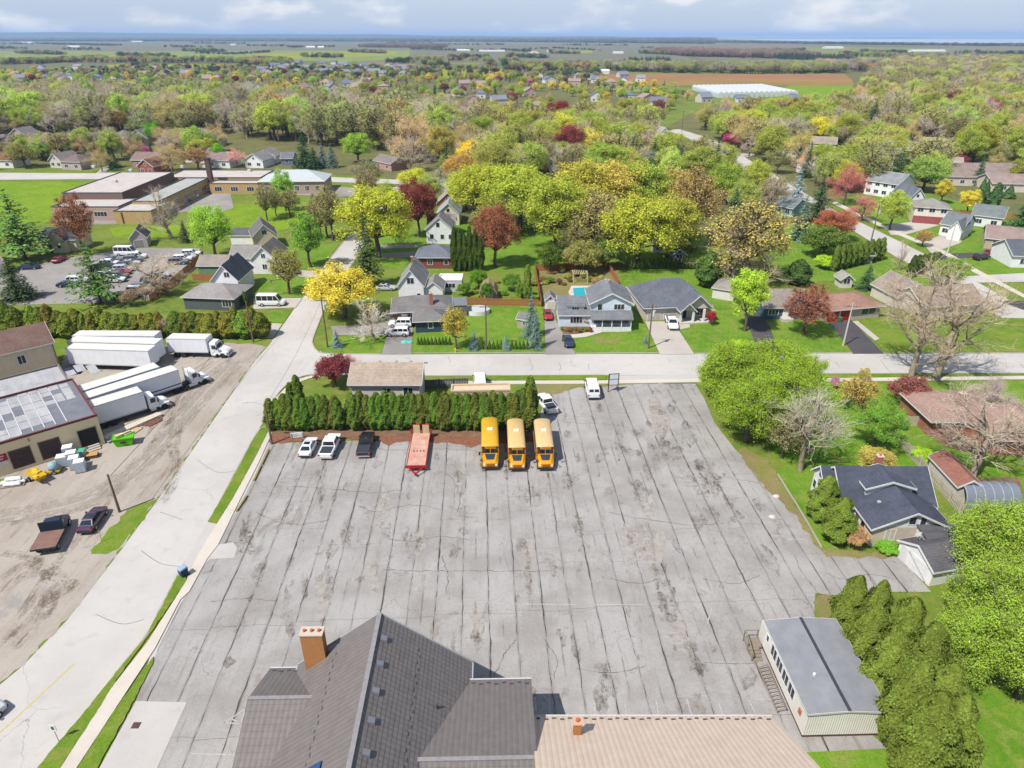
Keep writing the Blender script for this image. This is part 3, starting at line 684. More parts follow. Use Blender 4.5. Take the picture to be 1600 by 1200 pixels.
class House:
    def __init__(s, name, label, FL, FR, cat='house', group=None, rz=None, origin=None):
        a = origin if origin is not None else at(*FL); b = at(*FR) if FR else None
        s.W = (b - a).length if b is not None else 0
        s.rz = heading(a, b) if rz is None else rz
        s.o = thing(name, label, cat, a, s.rz, group); s.a = a
    def loc(s, px, py, z=0.0):                   # photo pixel (at height z) -> this house's own x, y
        p = at(px, py, z) - s.a; c, n = math.cos(s.rz), math.sin(s.rz)
        return (p.x*c + p.y*n, -p.x*n + p.y*c)
    def vol(s, x0, x1, y0, y1, h, rise, kind, wall, roof, ov=0.45, z0=0.0, trim=TRIM, t=0.16, hipin=None, roofname='roof'):
        w = MB(); r = MB(); e = 0.02
        s.box = (x0, x1, y0, y1, h)
        if kind in 'xy':
            if kind == 'y': X0, X1, Y0, Y1 = y0, y1, x0, x1
            else: X0, X1, Y0, Y1 = x0, x1, y0, y1
            ym = (Y0 + Y1) / 2; sl = rise / (ym - Y0)
            w.side([(Y0, z0), (Y1, z0), (Y1, h-e), (ym, h+rise-e), (Y0, h-e)], X0, X1)
            ze = h - ov * sl
            r.side([(Y0-ov, ze), (Y0-ov, ze+t), (ym, h+rise+t), (Y1+ov, ze+t), (Y1+ov, ze), (ym, h+rise)], X0-ov, X1+ov)
            f = MB()
            for xa, xb in ((X0-ov-0.05, X0-ov-0.004), (X1+ov+0.004, X1+ov+0.05)):
                f.side([(Y0-ov, ze-0.08), (Y0-ov, ze+t+0.02), (ym, h+rise+t+0.02), (ym, h+rise-0.08)], xa, xb)
                f.side([(Y1+ov, ze-0.08), (Y1+ov, ze+t+0.02), (ym, h+rise+t+0.02), (ym, h+rise-0.08)], xa, xb)
            for ya, yb in ((Y0-ov-0.05, Y0-ov-0.004), (Y1+ov+0.004, Y1+ov+0.05)): f.box(X0-ov, X1+ov, ya, yb, ze-0.06, ze+t-0.02)
            if kind == 'y': swap(w); swap(r); swap(f)
            if trim: f.build('fascia', trim, s.o)
        elif kind == 'h':
            w.box(x0, x1, y0, y1, z0, h-e)
            a, b, c, d = x0-ov, x1+ov, y0-ov, y1+ov; zb = h - 0.10
            if (b-a) >= (d-c): q = hipin if hipin is not None else (d-c)/2; rp = [(a+q, (c+d)/2), (b-q, (c+d)/2)]
            else: q = hipin if hipin is not None else (b-a)/2; rp = [((a+b)/2, c+q), ((a+b)/2, d-q)]
            V = [(a,c,zb),(b,c,zb),(b,d,zb),(a,d,zb),(a,c,zb+.14),(b,c,zb+.14),(b,d,zb+.14),(a,d,zb+.14),(rp[0][0],rp[0][1],h+rise),(rp[1][0],rp[1][1],h+rise)]
            F = [(3,2,1,0),(0,1,5,4),(1,2,6,5),(2,3,7,6),(3,0,4,7)]
            F += [(4,5,9,8),(5,6,9),(6,7,8,9),(7,4,8)] if (b-a) >= (d-c) else [(4,5,8),(5,6,9,8),(6,7,9),(7,4,8,9)]
            r.add(V, F)
            if trim:
                f = MB(); f.box(a-.05,b+.05,c-.05,c-.004,zb-.04,zb+.12); f.box(a-.05,b+.05,d+.004,d+.05,zb-.04,zb+.12); f.box(a-.05,a-.004,c-.004,d+.004,zb-.04,zb+.12); f.box(b+.004,b+.05,c-.004,d+.004,zb-.04,zb+.12)
                f.build('fascia', trim, s.o)
        elif kind == 'f':
            w.box(x0, x1, y0, y1, z0, h)
            r.box(x0+.18, x1-.18, y0+.18, y1-.18, h-.3, h+0.02)
            if trim:
                f = MB(); f.box(x0-.06,x1+.06,y0-.06,y0+.18,h+.004,h+.3); f.box(x0-.06,x1+.06,y1-.18,y1+.06,h+.004,h+.3); f.box(x0-.06,x0+.18,y0+.18,y1-.18,h+.004,h+.3); f.box(x1-.18,x1+.06,y0+.18,y1-.18,h+.004,h+.3)
                f.build('parapet', trim, s.o)
        elif kind == 's':                         # lean-to: low at the front, rise at the back
            w.side([(y0, z0), (y1, z0), (y1, h+rise-e), (y0, h-e)], x0, x1)
            sl = rise / (y1 - y0)
            r.side([(y0-ov, h-ov*sl), (y0-ov, h-ov*sl+t), (y1+.0, h+rise+t), (y1+.0, h+rise)], x0-ov, x1+ov)
        if wall: w.build('wall', wall, s.o)
        return r.build(roofname, roof, s.o)
    def win(s, side, u, z, w, h, n=1, frame=None, pane=None, box=None):
        x0, x1, y0, y1, _ = box or s.box; fm = MB(); t = 0.07; d = 0.05
        q = w / n
        fm.box(u-w/2-t, u+w/2+t, -d, 0.02, z-t, z); fm.box(u-w/2-t, u+w/2+t, -d, 0.02, z+h, z+h+t)
        for k in range(n+1): xx = u - w/2 + k*q; fm.box(xx-t/2 - (t/2 if k == 0 else 0), xx+t/2 + (t/2 if k == n else 0), -d, 0.02, z, z+h)
        def place(mb):
            if side == 'f': mb.v = [(x, y + y0, zz) for x, y, zz in mb.v]
            elif side == 'b': mb.v = [(x, y1 - y, zz) for x, y, zz in mb.v]
            elif side == 'l': mb.v = [(x0 + y, x, zz) for x, y, zz in mb.v]
            else: mb.v = [(x1 - y, x, zz) for x, y, zz in mb.v]
            return mb
        fo = place(fm).build('window', frame or FRAMEW, s.o)
        for k in range(n):
            p = MB(); xx = u - w/2 + k*q; p.box(xx+t/2+.004, xx+q-t/2-.004, -0.022, -0.004, z+.004, z+h-.004)
            place(p).build('pane', pane or GLASS, fo)
        return fo
    def door(s, side, u, w, h, m, z=0.0, name='door', rows=0, box=None, frame=None):
        x0, x1, y0, y1, _ = box or s.box
        def place(mb):
            if side == 'f': mb.v = [(x, y + y0, zz) for x, y, zz in mb.v]
            elif side == 'l': mb.v = [(x0 + y, x, zz) for x, y, zz in mb.v]
            elif side == 'b': mb.v = [(x, y1 - y, zz) for x, y, zz in mb.v]
            else: mb.v = [(x1 - y, x, zz) for x, y, zz in mb.v]
            return mb
        d = MB(); d.box(u-w/2, u+w/2, -.05, .02, z+.01, z+h)
        o = place(d).build(name, m, s.o)
        for k in range(rows):
            p = MB(); q = h / rows; p.box(u-w/2+.06, u+w/2-.06, -.075, -.052, z+k*q+.04, z+(k+1)*q-.03); place(p).build('panel', m, o)
        f = MB(); f.box(u-w/2-.1, u-w/2-.003, -.06, .01, z, z+h); f.box(u+w/2+.003, u+w/2+.1, -.06, .01, z, z+h); f.box(u-w/2-.1, u+w/2+.1, -.06, .01, z+h+.003, z+h+.1)
        place(f).build('door_frame', frame or FRAMEW, o)
        return o
    def chimney(s, x, y, z0, z1, w=0.6, d=0.6, m=None, flues=1):
        c = MB(); c.box(x-w/2, x+w/2, y-d/2, y+d/2, z0, z1); o = c.build('chimney', m or brick(170, 105, 80), s.o)
        k = MB(); k.box(x-w/2-.06, x+w/2+.06, y-d/2-.06, y+d/2+.06, z1+.002, z1+.12); k.build('chimney_cap', paint(205, 190, 175), o)
        for i in range(flues):
            fx = x + (i - (flues-1)/2) * w / max(flues, 1)
            k = MB(); k.tube((fx, y, z1+.122), (fx, y, z1+.3), .13, .12, 10); k.build('flue', paint(186, 110, 84), o)
        return o
    def vents(s, pts, m=None):
        for x, y, z in pts:
            v = MB(); v.box(x-.18, x+.18, y-.18, y+.18, z-.15, z+.18); v.build('roof_vent', m or paint(190, 188, 186), s.o)
    def part(s, name, m, mb, bevel=0.0): return mb.build(name, m, s.o, bevel)

# ---- the grey metal-tiled building in the foreground
def tiled(name):
    if name in MATS: return MATS[name]
TILE = mat('metal_tile_grey', kc(142, 134, 131), 0.6, col2=kc(126, 119, 117), scale=1.4, spec=0.4)
TILED = TILE
RIDGEC = mat('ridge_cap_grey', kc(168, 164, 166), 0.5, spec=0.4)
def joint_tile(m, axis, pitch):
    """fine joints between the pressed tiles of one course (too small to be pieces)"""
    k = m.name + '_' + axis
    if k in MATS: return MATS[k]
    n = m.copy(); n.name = k; nt = n.node_tree; MATS[k] = n; bs = nt.nodes['Principled BSDF']
    src = bs.inputs['Base Color'].links[0].from_socket
    w = _N(nt, 'ShaderNodeTexWave', bands_direction=axis.upper()); w.inputs['Scale'].default_value = 0.314 / pitch; 
    nt.links.new(_N(nt, 'ShaderNodeTexCoord').outputs['Object'], w.inputs['Vector'])
    mr = _N(nt, 'ShaderNodeMapRange'); mr.inputs['From Max'].default_value = 0.22; mr.inputs['To Min'].default_value = 0.84
    nt.links.new(w.outputs['Fac'], mr.inputs['Value'])
    vm = _N(nt, 'ShaderNodeVectorMath', operation='SCALE'); nt.links.new(src, vm.inputs[0]); nt.links.new(mr.outputs[0], vm.inputs['Scale'])
    nt.links.new(vm.outputs[0], bs.inputs['Base Color'])
    bp = _N(nt, 'ShaderNodeBump'); bp.inputs['Strength'].default_value = 0.5; bp.inputs['Distance'].default_value = 0.03
    nt.links.new(w.outputs['Fac'], bp.inputs['Height']); nt.links.new(bp.outputs[0], bs.inputs['Normal'])
    return n
def courses(parent, A, B, C, D, n, m, lip=0.045):
    """a slope from eave A-B up to ridge D-C laid in n overlapping tile courses, each one a piece"""
    A, B, C, D = map(Vector, (A, B, C, D)); nrm = (B - A).cross(D - A).normalized()
    if nrm.z < 0: nrm = -nrm
    for k in range(n):
        a = A + (D-A)*(k/n); b = B + (C-B)*(k/n); c = B + (C-B)*((k+1.12)/n if k < n-1 else 1); d = A + (D-A)*((k+1.12)/n if k < n-1 else 1)
        mb = MB(); mb.add([a + nrm*lip, b + nrm*lip, c + nrm*.008, d + nrm*.008, a - nrm*.01, b - nrm*.01], [(0,1,2,3),(0,4,5,1)])
        mb.build('tile_course', m, parent)
h = House('tiled_hall', 'large foreground hall with dark grey metal tile roof and brick chimney', None, None, 'building', rz=R(1.2), origin=Vector((-10.65, 40.2, 0)))
BRK = brick(206, 140, 78, 'brick_orange')
wl = paint(190, 160, 130)
w = MB(); w.side([(-34, 0), (0, 0), (0, 4.7), (-34, 4.7)], -6.9, 6.9); w.add([(-6.9,-.02,4.7),(6.9,-.02,4.7),(0,-.02,10.2),(-6.9,-34,4.7),(6.9,-34,4.7),(0,-34,10.2)],[(0,1,2),(3,5,4)])
w.build('wall', brick(176, 112, 84), h.o)
rf = MB(); rf.add([(-7.25,.25,4.8),(0,.25,10.46),(7.25,.25,4.8),(-7.25,-34.4,4.8),(0,-34.4,10.46),(7.25,-34.4,4.8)],[(0,1,4,3),(1,2,5,4)])
roof = rf.build('roof', TILE, h.o)
courses(roof, (-7.3,.3,4.8), (-7.3,-34.4,4.8), (0,-34.4,10.5), (0,.3,10.5), 24, joint_tile(TILE, 'y', 0.42))
courses(roof, (7.3,.3,4.8), (7.3,-34.4,4.8), (0,-34.4,10.5), (0,.3,10.5), 24, joint_tile(TILE, 'y', 0.42))
c = MB(); c.bar((0,.34,10.56),(0,-34.4,10.56),.34,.10); c.build('ridge_cap', RIDGEC, roof)
vg = MB()
for sx in (-1, 1): vg.bar((0,.36,10.53),(sx*7.34,.36,4.82),.09,.16); vg.bar((sx*7.36,.3,4.76),(sx*7.36,-34,4.76),.12,.16)
vg.build('verge_trim', paint(170,172,178), roof)
for k in range(5):
    v = MB(); y = -1.9 - k*2.35; x = 0.62 + .05*k; z = 10.5 - x*.781
    v.add([(x-.2,y-.22,z+.02),(x+.28,y-.22,z-.2),(x+.28,y+.22,z-.2),(x-.2,y+.22,z+.02),(x-.2,y-.22,z+.34),(x+.28,y-.22,z+.16),(x+.28,y+.22,z+.16),(x-.2,y+.22,z+.34)],[(0,3,2,1),(4,5,6,7),(0,1,5,4),(1,2,6,5),(2,3,7,6),(3,0,4,7)])
    v.build('roof_vent', paint(120,124,134), roof)
v = MB(); v.tube((4.9,-5.5,6.5),(4.9,-5.5,7.1),.09,.09,10); v.build('vent_pipe', paint(70,70,74), roof)
for sx, x0 in ((1, 3.1), (-1, 3.5)):                       # rows of snow guards down both slopes
    for k in range(26):
        y = -1.2 - k*.62; x = x0 + (.14 if k % 2 else 0); z = 10.5 - x*.781
        g = MB(); g.box(sx*x-.03, sx*x+.03, y-.14, y+.14, z-.02, z+.10); g.build('snow_guard', paint(92,90,96), roof)
s1 = MB(); s1.add([(-3.6,-11.0,7.9),(-2.3,-11.0,8.92),(-2.3,-13,8.92),(-3.6,-13,7.9)],[(0,1,2,3)]); s1.build('skylight', mat('skylight_glass', (.02,.05,.16), .1, spec=.8), roof)
# rear chimney: brick stack with three clay flues
ch = h.chimney(-5.35, -0.55, 4.0, 9.55, 1.75, 0.85, BRK, 3)
# cross wings
def cross(x0, x1, yr, zr, yb, zb, yf, zf, m, nb, nf, hd):
    r = MB(); r.add([(x0,yb,zb-.04),(x1,yb,zb-.04),(x1,yr,zr-.04),(x0,yr,zr-.04),(x1,yf,zf-.04),(x0,yf,zf-.04)],[(0,1,2,3),(3,2,4,5)])
    ro = r.build('wing_roof', m, hd.o)
    mj = joint_tile(m, 'x', 0.42)
    courses(ro, (x0,yb,zb), (x1,yb,zb), (x1,yr,zr), (x0,yr,zr), nb, mj)
    courses(ro, (x0,yf,zf), (x1,yf,zf), (x1,yr,zr), (x0,yr,zr), nf, mj)
    c = MB(); c.bar((x0,yr,zr+.05),(x1,yr,zr+.05),.30,.09); c.build('ridge_cap', RIDGEC, ro)
    e = MB(); e.bar((x0-.02,yb+.03,zb+.02),(x1+.02,yb+.03,zb+.02),.10,.14); e.build('eave_trim', paint(206,206,208), ro)
    for k in range(int((x1-x0)/.62)):
        x = x0 + .5 + k*.62; g = MB(); y = yb - .45 - (.16 if k % 2 else 0); z = zb + (yb-y)*(zr-zb)/(yb-yr); g.box(x-.15,x+.15,y-.03,y+.03,z-.02,z+.16); g.build('snow_guard', paint(92,90,96), ro)
    w = MB(); w.side([(yb-.4,0),(yf+.4,0),(yf+.4,zf-.1),(yr,zr-.2),(yb-.4,zb-.1)], x0+.3, x1-.25); w.build('wing_wall', wl, hd.o)
    return ro
cross(2.0, 12.2, -10.1, 7.4, -1.5, 4.85, -19, 4.8, TILE, 20, 18, h)
cross(-9.7, -2.5, -4.35, 6.7, .3, 4.5, -14, 2.9, TILE, 10, 22, h)

h2 = House('beige_hall', 'long low hall with salmon beige ribbed metal roof in the foreground', None, None, 'building', rz=0.0, origin=Vector((1.55, 36.15, 0)))
TILEB = mat('metal_roof_beige', kc(236, 216, 197, .62), 0.6, col2=kc(226, 202, 181, .62), scale=1.0, spec=0.35)
r2 = cross(0, 19.0, -8.4, 9.2, 0, 4.0, -17, 4.0, TILEB, 24, 24, h2)
r2.name = 'roof'
c = MB(); c.box(3.0,3.55,-3.0,-2.45,4.6,7.0); co = c.build('chimney', BRK, h2.o); k = MB(); k.box(2.93,3.62,-3.07,-2.38,7.0,7.14); k.build('chimney_cap', paint(212,170,140), co)
k = MB(); k.tube((3.28,-2.72,7.142),(3.28,-2.72,7.3),.16,.15,10); k.build('flue', paint(186,110,84), co)
v = MB(); v.tube((2.95,-4.2,5.9),(2.95,-4.2,6.5),.08,.08,8); v.build('vent_pipe', paint(60,55,55), h2.o)

# ---- portable classroom by the cedars
h = House('portable_classroom', 'cream ribbed portable classroom with flat grey roof beside the parking lot', (1252,1153), (1374,1150), 'building')
CRM = mat('ribbed_siding_cream', kc(230,227,216,.76), 0.6, var=0.08, scale=0.8)
nt = CRM.node_tree
for ax in ('X',):
    w = _N(nt, 'ShaderNodeTexWave', bands_direction='X'); w.inputs['Scale'].default_value = 1.6; nt.links.new(_N(nt, 'ShaderNodeTexCoord').outputs['Object'], w.inputs['Vector'])
    bp = _N(nt, 'ShaderNodeBump'); bp.inputs['Strength'].default_value = 0.8; bp.inputs['Distance'].default_value = 0.03
    nt.links.new(w.outputs['Fac'], bp.inputs['Height']); nt.links.new(bp.outputs[0], nt.nodes['Principled BSDF'].inputs['Normal'])
PL = 9.7
h.vol(0, h.W, 0, PL, 3.0, 0.28, 'y', CRM, mat('membrane_grey', kc(170,172,178), 0.7, col2=kc(150,153,160), scale=0.7, detail=6), ov=0.12, z0=0.35, trim=paint(206,204,196), t=0.1)
c = MB(); c.box(h.W/2-.14, h.W/2+.14, -.15, PL+.15, 3.36, 3.40); c.build('ridge_strip', paint(66,66,72), h.o)
c = MB(); c.box(.05, h.W-.05, .05, PL-.05, .02, .34); c.build('skirting', paint(92,70,60), h.o)
for k in range(4): h.win('l', 3.0 + k*1.35, 1.35, 1.15, 1.2, 2)
h.win('l', 8.6, 1.7, 0.5, 0.7); h.door('l', 9.7, .95, 2.1, paint(226,222,210), .45)
c = MB(); c.box(-.12,-.05,.85,1.25,1.6,2.2); c.build('meter_box', paint(190,120,96), h.o)
v = MB(); v.tube((1.9,3.5,3.1),(1.9,3.5,3.45),.12,.12,10); v.build('roof_vent', WHITE, h.o)
WOODG = mat('weathered_wood', kc(176,164,148), 0.9, col2=kc(140,128,114), scale=3, streak=(1,6,1))
stp = thing('wooden_steps', 'weathered wooden steps with railing at the portable classroom door', 'steps', tuple(h.a), h.rz)
for k in range(4): b = MB(); b.box(-1.5+k*.05, -.45, 9.1-.32*(k+1), 9.1-.32*k, .0, .44-.11*k); b.build('tread', WOODG, stp)
b = MB(); b.box(-1.5,-.14,9.105,10.3,.30,.46); b.build('landing', WOODG, stp)
for x, y in ((-1.48,9.15),(-1.48,10.25),(-.2,10.28),(-1.48,7.85)):
    b = MB(); b.box(x-.05,x+.05,y-.05,y+.05,0,1.4 if y > 9 else 1.0); b.build('post', WOODG, stp)
b = MB(); b.bar((-1.48,9.15,1.38),(-1.48,10.25,1.38),.09,.05); b.bar((-1.48,10.28,1.36),(-.2,10.28,1.36),.09,.05); b.bar((-1.48,7.85,.98),(-1.48,9.15,1.38),.09,.05); b.build('railing', WOODG, stp)
rk = thing('bike_rack', 'long pale ladder-like rack leaning along the portable classroom wall', 'rack', tuple(h.a), h.rz)
b = MB(); b.bar((-1.25,2.2,.35),(-1.25,6.9,.35),.08,.08); b.build('lower_rail', WOODG, rk)
b = MB(); b.bar((-.55,2.2,.75),(-.55,6.9,.75),.08,.08); b.build('upper_rail', WOODG, rk)
for k in range(13): b = MB(); y = 2.3+k*.375; b.bar((-1.25,y,.36),(-.55,y,.76),.07,.05); b.build('rung', WOODG, rk)
# ---- dark-roofed bungalow with dormers and its white garage
h = House('dormer_bungalow', 'bungalow with near-black shingle roof, wide dormer and pale gable front', (1356,853), (1478,853))
BLK = shingle(98,104,120); BLK2 = BLK
PB = siding(226,226,230); TAN = paint(206,192,176)
h.vol(0, 8.6, 0, 6.5, 2.7, 2.1, 'y', PB, BLK, ov=0.4)
h.win('f', 2.1, .9, 1.1, 1.5, 2); h.win('f', 4.2, 3.1, .8, 1.0); h.win('f', 5.4, 3.0, .7, 1.1); h.win('l', 2.0, .9, .9, 1.5); h.win('l', 3.4, .9, .9, 1.5)
c = MB(); c.box(.02, 8.58, -.03, -.006, 0, 2.7); c.build('lower_cladding', TAN, h.o)
h.vol(-1.2, 9.0, 4.4, 11.2, 2.7, 2.8, 'x', PB, BLK, ov=0.5)
# wide dormer on the main slope
h.vol(1.2, 6.6, 5.0, 8.2, 4.5, .9, 'y', PB, BLK, ov=0.3, z0=3.4); h.win('f', 4.0, 3.9, 1.3, .5, 2)
# left cross gable
h.vol(-2.6, 1.6, 7.0, 10.4, 3.4, 1.6, 'x', PB, BLK, ov=0.35); h.win('l', 8.8, 3.4, .8, 1.0); h.win('l', 8.0, 1.2, .8, 1.1); h.win('l', 9.7, 1.2, .8, 1.1)
h.vol(-2.4, -1.0, 4.6, 7.0, 2.5, .8, 's', PB, BLK, ov=0.3)
h.chimney(4.2, 9.0, 4.4, 6.3, .7, .6, brick(196,120,100)); h.vents([(1.9, 3.2, 3.7)])
h.vol(5.0, 9.6, -2.9, 0, 2.7, 0.25, 's', WHITE, shingle(110,110,116), ov=0.25)
h = House('white_garage', 'white detached garage with dark shingle roof and braced doors', (1400,868), (1451,916), 'garage')
h.vol(0, h.W, 0, 6.2, 2.1, 1.3, 'y', WHITE, shingle(120,118,124), ov=0.25)
h.door('f', h.W*.62, 2.2, 1.95, paint(232,232,232), 0, 'garage_door', 4); h.door('f', h.W*.18, .85, 1.9, paint(222,222,224))
b = MB(); b.bar((h.W*.30,-.1,1.95),(h.W*.9,-.1,.2),.1,.04); b.build('door_brace', paint(170,170,176), h.o)
dish = thing('satellite_dish', 'white satellite dish on the flat dark porch roof', 'dish', at(1437,843,3.1), 0.4)
b = MB(); n = 14; b.add([(0,0,.5)]+[(.42*math.cos(2*math.pi*i/n), .16*1, .5+.42*math.sin(2*math.pi*i/n)) for i in range(n)], [(0,1+i,1+(i+1)%n) for i in range(n)]); b.build('reflector', WHITE, dish)
b = MB(); b.tube((0,0,-.05),(0,0,.5),.04,.04,8); b.bar((0,.0,.42),(.05,-.5,.35),.04,.04); b.build('mast', paint(180,180,184), dish)

# ---- the warehouse in the yard
a, b_ = at(-2,746), at(165,693)
h = House('warehouse', 'beige warehouse with patched grey roof and dark loading doors in the yard', None, None, 'warehouse', rz=heading(a, b_), origin=a)
WL = (b_-a).length
WROOF = mat('patched_roof', kc(214,213,214), 0.9, col2=kc(178,178,184), scale=0.5, detail=6, streak=(1.4,0.35,1)); WDK = mat('patched_roof_dark', kc(146,148,158), 0.9, col2=kc(126,130,142), scale=0.8, detail=6)
BEI = mat('warehouse_wall', kc(230,210,172,.78), 0.85, var=0.06, scale=0.6)
X0 = -14.0
h.vol(X0, WL, 0, 15.0, 4.5, 0, 'f', BEI, WDK, trim=paint(112,58,58))
rg = random.Random(5)
for i in range(22):                                # lighter roofing sheets with pale seams between them, as laid
    x = X0 + 0.9 + i*1.32
    y = 0.8 if x < WL-9 else 2.4
    while y < 14.4:
        L = rg.choice((1.6, 2.4, 3.2)); y2 = min(y+L, 14.7)
        if not (x > WL-5.6 and y < 6.5) and rg.random() > 0.10 and x < WL-1.6:
            q = MB(); q.box(x+.06, x+1.22, y+.05, y2-.05, 4.53, 4.55 + rg.uniform(0,.02)); q.build('roof_sheet', WROOF if rg.random() > 0.06 else WDK, h.o)
        y = y2
for i in range(22):
    x = X0 + .9 + i*1.32
    if x < WL-3: q = MB(); q.box(x-.09, x+.05, 1.0, 14.0, 4.56, 4.60); q.build('roof_seam', paint(204,204,208), h.o)
h.vol(X0, WL-.5, 15.0, 23.0, 4.2, 0, 'f', BEI, WROOF, trim=paint(120,118,120))
for i in range(20):
    q = MB(); x = X0 + 1 + i*1.5; yy = 15.6 + rg.uniform(0, 3); q.box(x, x+1.3, yy, yy+rg.uniform(2, 4.5), 4.23, 4.255); q.build('roof_sheet', WDK if rg.random() < .15 else WROOF, h.o)
h.box = (X0, WL, 0, 15.0, 4.5)
DBR = mat('dock_door', kc(88,66,64), 0.7); 
for px0, px1 in ((21,53),(66,97)):
    u0, u1 = h.loc(px0, 735 - px0*.318)[0], h.loc(px1, 735 - px1*.318)[0]
    h.door('f', (u0+u1)/2, abs(u1-u0), 2.7, DBR, .45, 'loading_door', 6, None, paint(150,132,112))
u0, u1 = h.loc(128, 700)[0], h.loc(157, 694)[0]
q = MB(); q.box(u0, u1, -.03, -.008, .5, 3.1); q.build('open_doorway', DARK, h.o)
q = MB(); q.box(u0-.12, u0-.004, -.07, .01, .4, 3.1); q.box(u1+.004, u1+.12, -.07, .01, .4, 3.1); q.box(u0-.12, u1+.12, -.07, .01, 3.104, 3.25); q.build('door_frame', paint(176,160,140), h.o)
for k in range(3): q = MB(); q.box(u1-1.6, u1-.2, -.4*(k+1), -.4*k-.02 if k else -.08, 0, .48-.15*k); q.build('step', paint(196,190,180), h.o)
q = MB(); u = h.loc(43, 690)[0]; q.bar((u,-.08,4.2),(u,-.5,4.0),.16,.12); q.build('wall_lamp', paint(80,56,54), h.o)
# maroon and white sign on the wall (its lines of small print cannot be read in the photo)
us = h.loc(7, 744)[0]
q = MB(); q.box(us-1.2, us+1.05, -.06, -.02, 2.1, 3.15); so = q.build('wall_sign', paint(168,40,64), h.o)
q = MB(); q.box(us-1.2, us+1.05, -.06, -.02, 1.55, 2.095); q.build('sign_panel', paint(226,216,214), so)
for zz, ln in ((2.75,1.6),(2.38,1.3)):
    q = MB(); q.box(us-.1-ln/2, us-.1+ln/2, -.068, -.061, zz, zz+.16); q.build('sign_lettering', paint(236,200,206), so)
# ---- brown-roofed house behind the warehouse
h = House('yard_house', 'tall beige house with plain brown shingle roof beside the white trailers', (18,604), (98,583))
h.vol(-7.0, h.W, 0, 8.0, 5.8, 2.4, 'x', paint(226,208,178), shingle(150,122,112), ov=0.25)
h.win('f', 2.6, 3.4, 1.1, 1.4, 2)
q = MB(); q.bar((h.W-.12,-.1,.1),(h.W-.12,-.1,5.5),.12,.12); q.build('downpipe', paint(140,120,100), h.o)

# ---- houses across the cross street
h = House('corner_house', 'split level corner house with tan shingle roof behind the cedar hedge', (553,637), (657,637))
h.vol(0, h.W, 0, 7.0, 4.4, 1.7, 'x', siding(206,198,194), shingle(204,184,166), ov=0.5)
h.win('f', 5.4, 2.6, 1.3, .8, 2); h.win('f', 8.7, 1.6, 1.5, 1.9, 2); h.vents([(3.8,4.6,5.9),(6.4,4.6,5.9),(8.7,4.6,5.9)])
c = MB(); c.box(-.06, 1.4, -.06, .0, 0, 1.7); c.build('brick_plinth', brick(176,130,110), h.o)
h = House('flat_shed', 'low flat roofed tan shed showing just above the cedar hedge', (706,634), (797,632), 'shed')
h.vol(0, h.W, 0, 2.2, 2.4, 0, 'f', paint(206,186,160), paint(220,196,166), trim=paint(214,190,160))

GRY = shingle(150,146,146); GRYD = shingle(112,114,120)
h = House('navy_house', 'low house with grey hip roofs and navy garage wing across the street', (615,515), (706,511))
h.vol(0, h.W, 2.5, 10.5, 2.8, 1.9, 'h', brick(150,90,78), GRY, ov=.5); h.win('f', 4.3, 1.1, 1.5, 1.2, 2); h.door('f', 2.2, 1.0, 2.1, WHITE)
h.chimney(7.7, 3.9, 3.4, 5.9, .7, .6, brick(190,118,92))
x0, y0 = h.loc(650,521); x1, _ = h.loc(697,521)
h.vol(x0, x1, y0, 2.4, 2.6, 1.5, 'h', siding(58,78,92), GRY, ov=.5); h.win('f', (x0+x1)/2, 1.0, .9, 1.2)
h.vol(h.W+.1, h.W+3.4, 5.5, 9.5, 2.4, .3, 's', paint(120,112,108), paint(122,126,134), ov=.1, t=.1)
h = House('white_gable_house', 'white clapboard house with steep grey gable behind the navy house', (624,472), (663,472))
h.vol(0, h.W, 0, 9.5, 3.8, 3.4, 'y', siding(240,240,242), shingle(176,174,172), ov=.3); h.win('f', h.W/2, 4.2, 1.5, 1.3, 2); h.win('f', h.W*.8, 1.0, .8, 1.0)
h.vol(h.W, h.W+4.0, 1.0, 6.5, 2.6, 1.6, 'y', siding(240,240,242), shingle(170,168,166), ov=.25)
h.chimney(h.W*.45, 6.5, 6, 8.2, .5, .5)
h = House('carport', 'white flat roofed carport beside the white gable house', (686,456), (722,456), 'carport')
h.vol(0, h.W, 0, 4.5, 2.6, 0, 'f', paint(214,214,212), paint(228,234,234), trim=WHITE); h.win('f', h.W*.5, 1.0, 2.2, 1.0, 3)
h = House('brick_bungalow', 'brick bungalow with blue grey hip roof by the columnar cedars', (660,420), (709,420))
h.vol(-1.2, h.W, 0, 8.5, 3.0, 2.1, 'h', brick(150,84,74), shingle(134,140,152), ov=.5); h.win('f', 2.0, 1.1, 1.2, 1.2, 2); h.win('f', 6.0, 1.1, 1.0, 1.2)
h = House('white_storey_house', 'white storey and a half house behind the brick bungalow', (667,381), (708,381))
h.vol(0, h.W, 0, 8, 4.2, 3.2, 'y', siding(240,240,242), shingle(160,160,160), ov=.3); h.win('f', h.W*.45, 4.7, 1.0, 1.2); h.win('f', h.W*.2, 1.4, 1.1, 1.3); h.win('f', h.W*.6, 1.4, 1.0, 1.2); h.win('f', h.W*.9, 1.4, .9, 1.2)
h.vol(-.4, h.W-.2, 8, 14, 3.4, 2.4, 'x', siding(232,232,234), shingle(164,164,164), ov=.3)
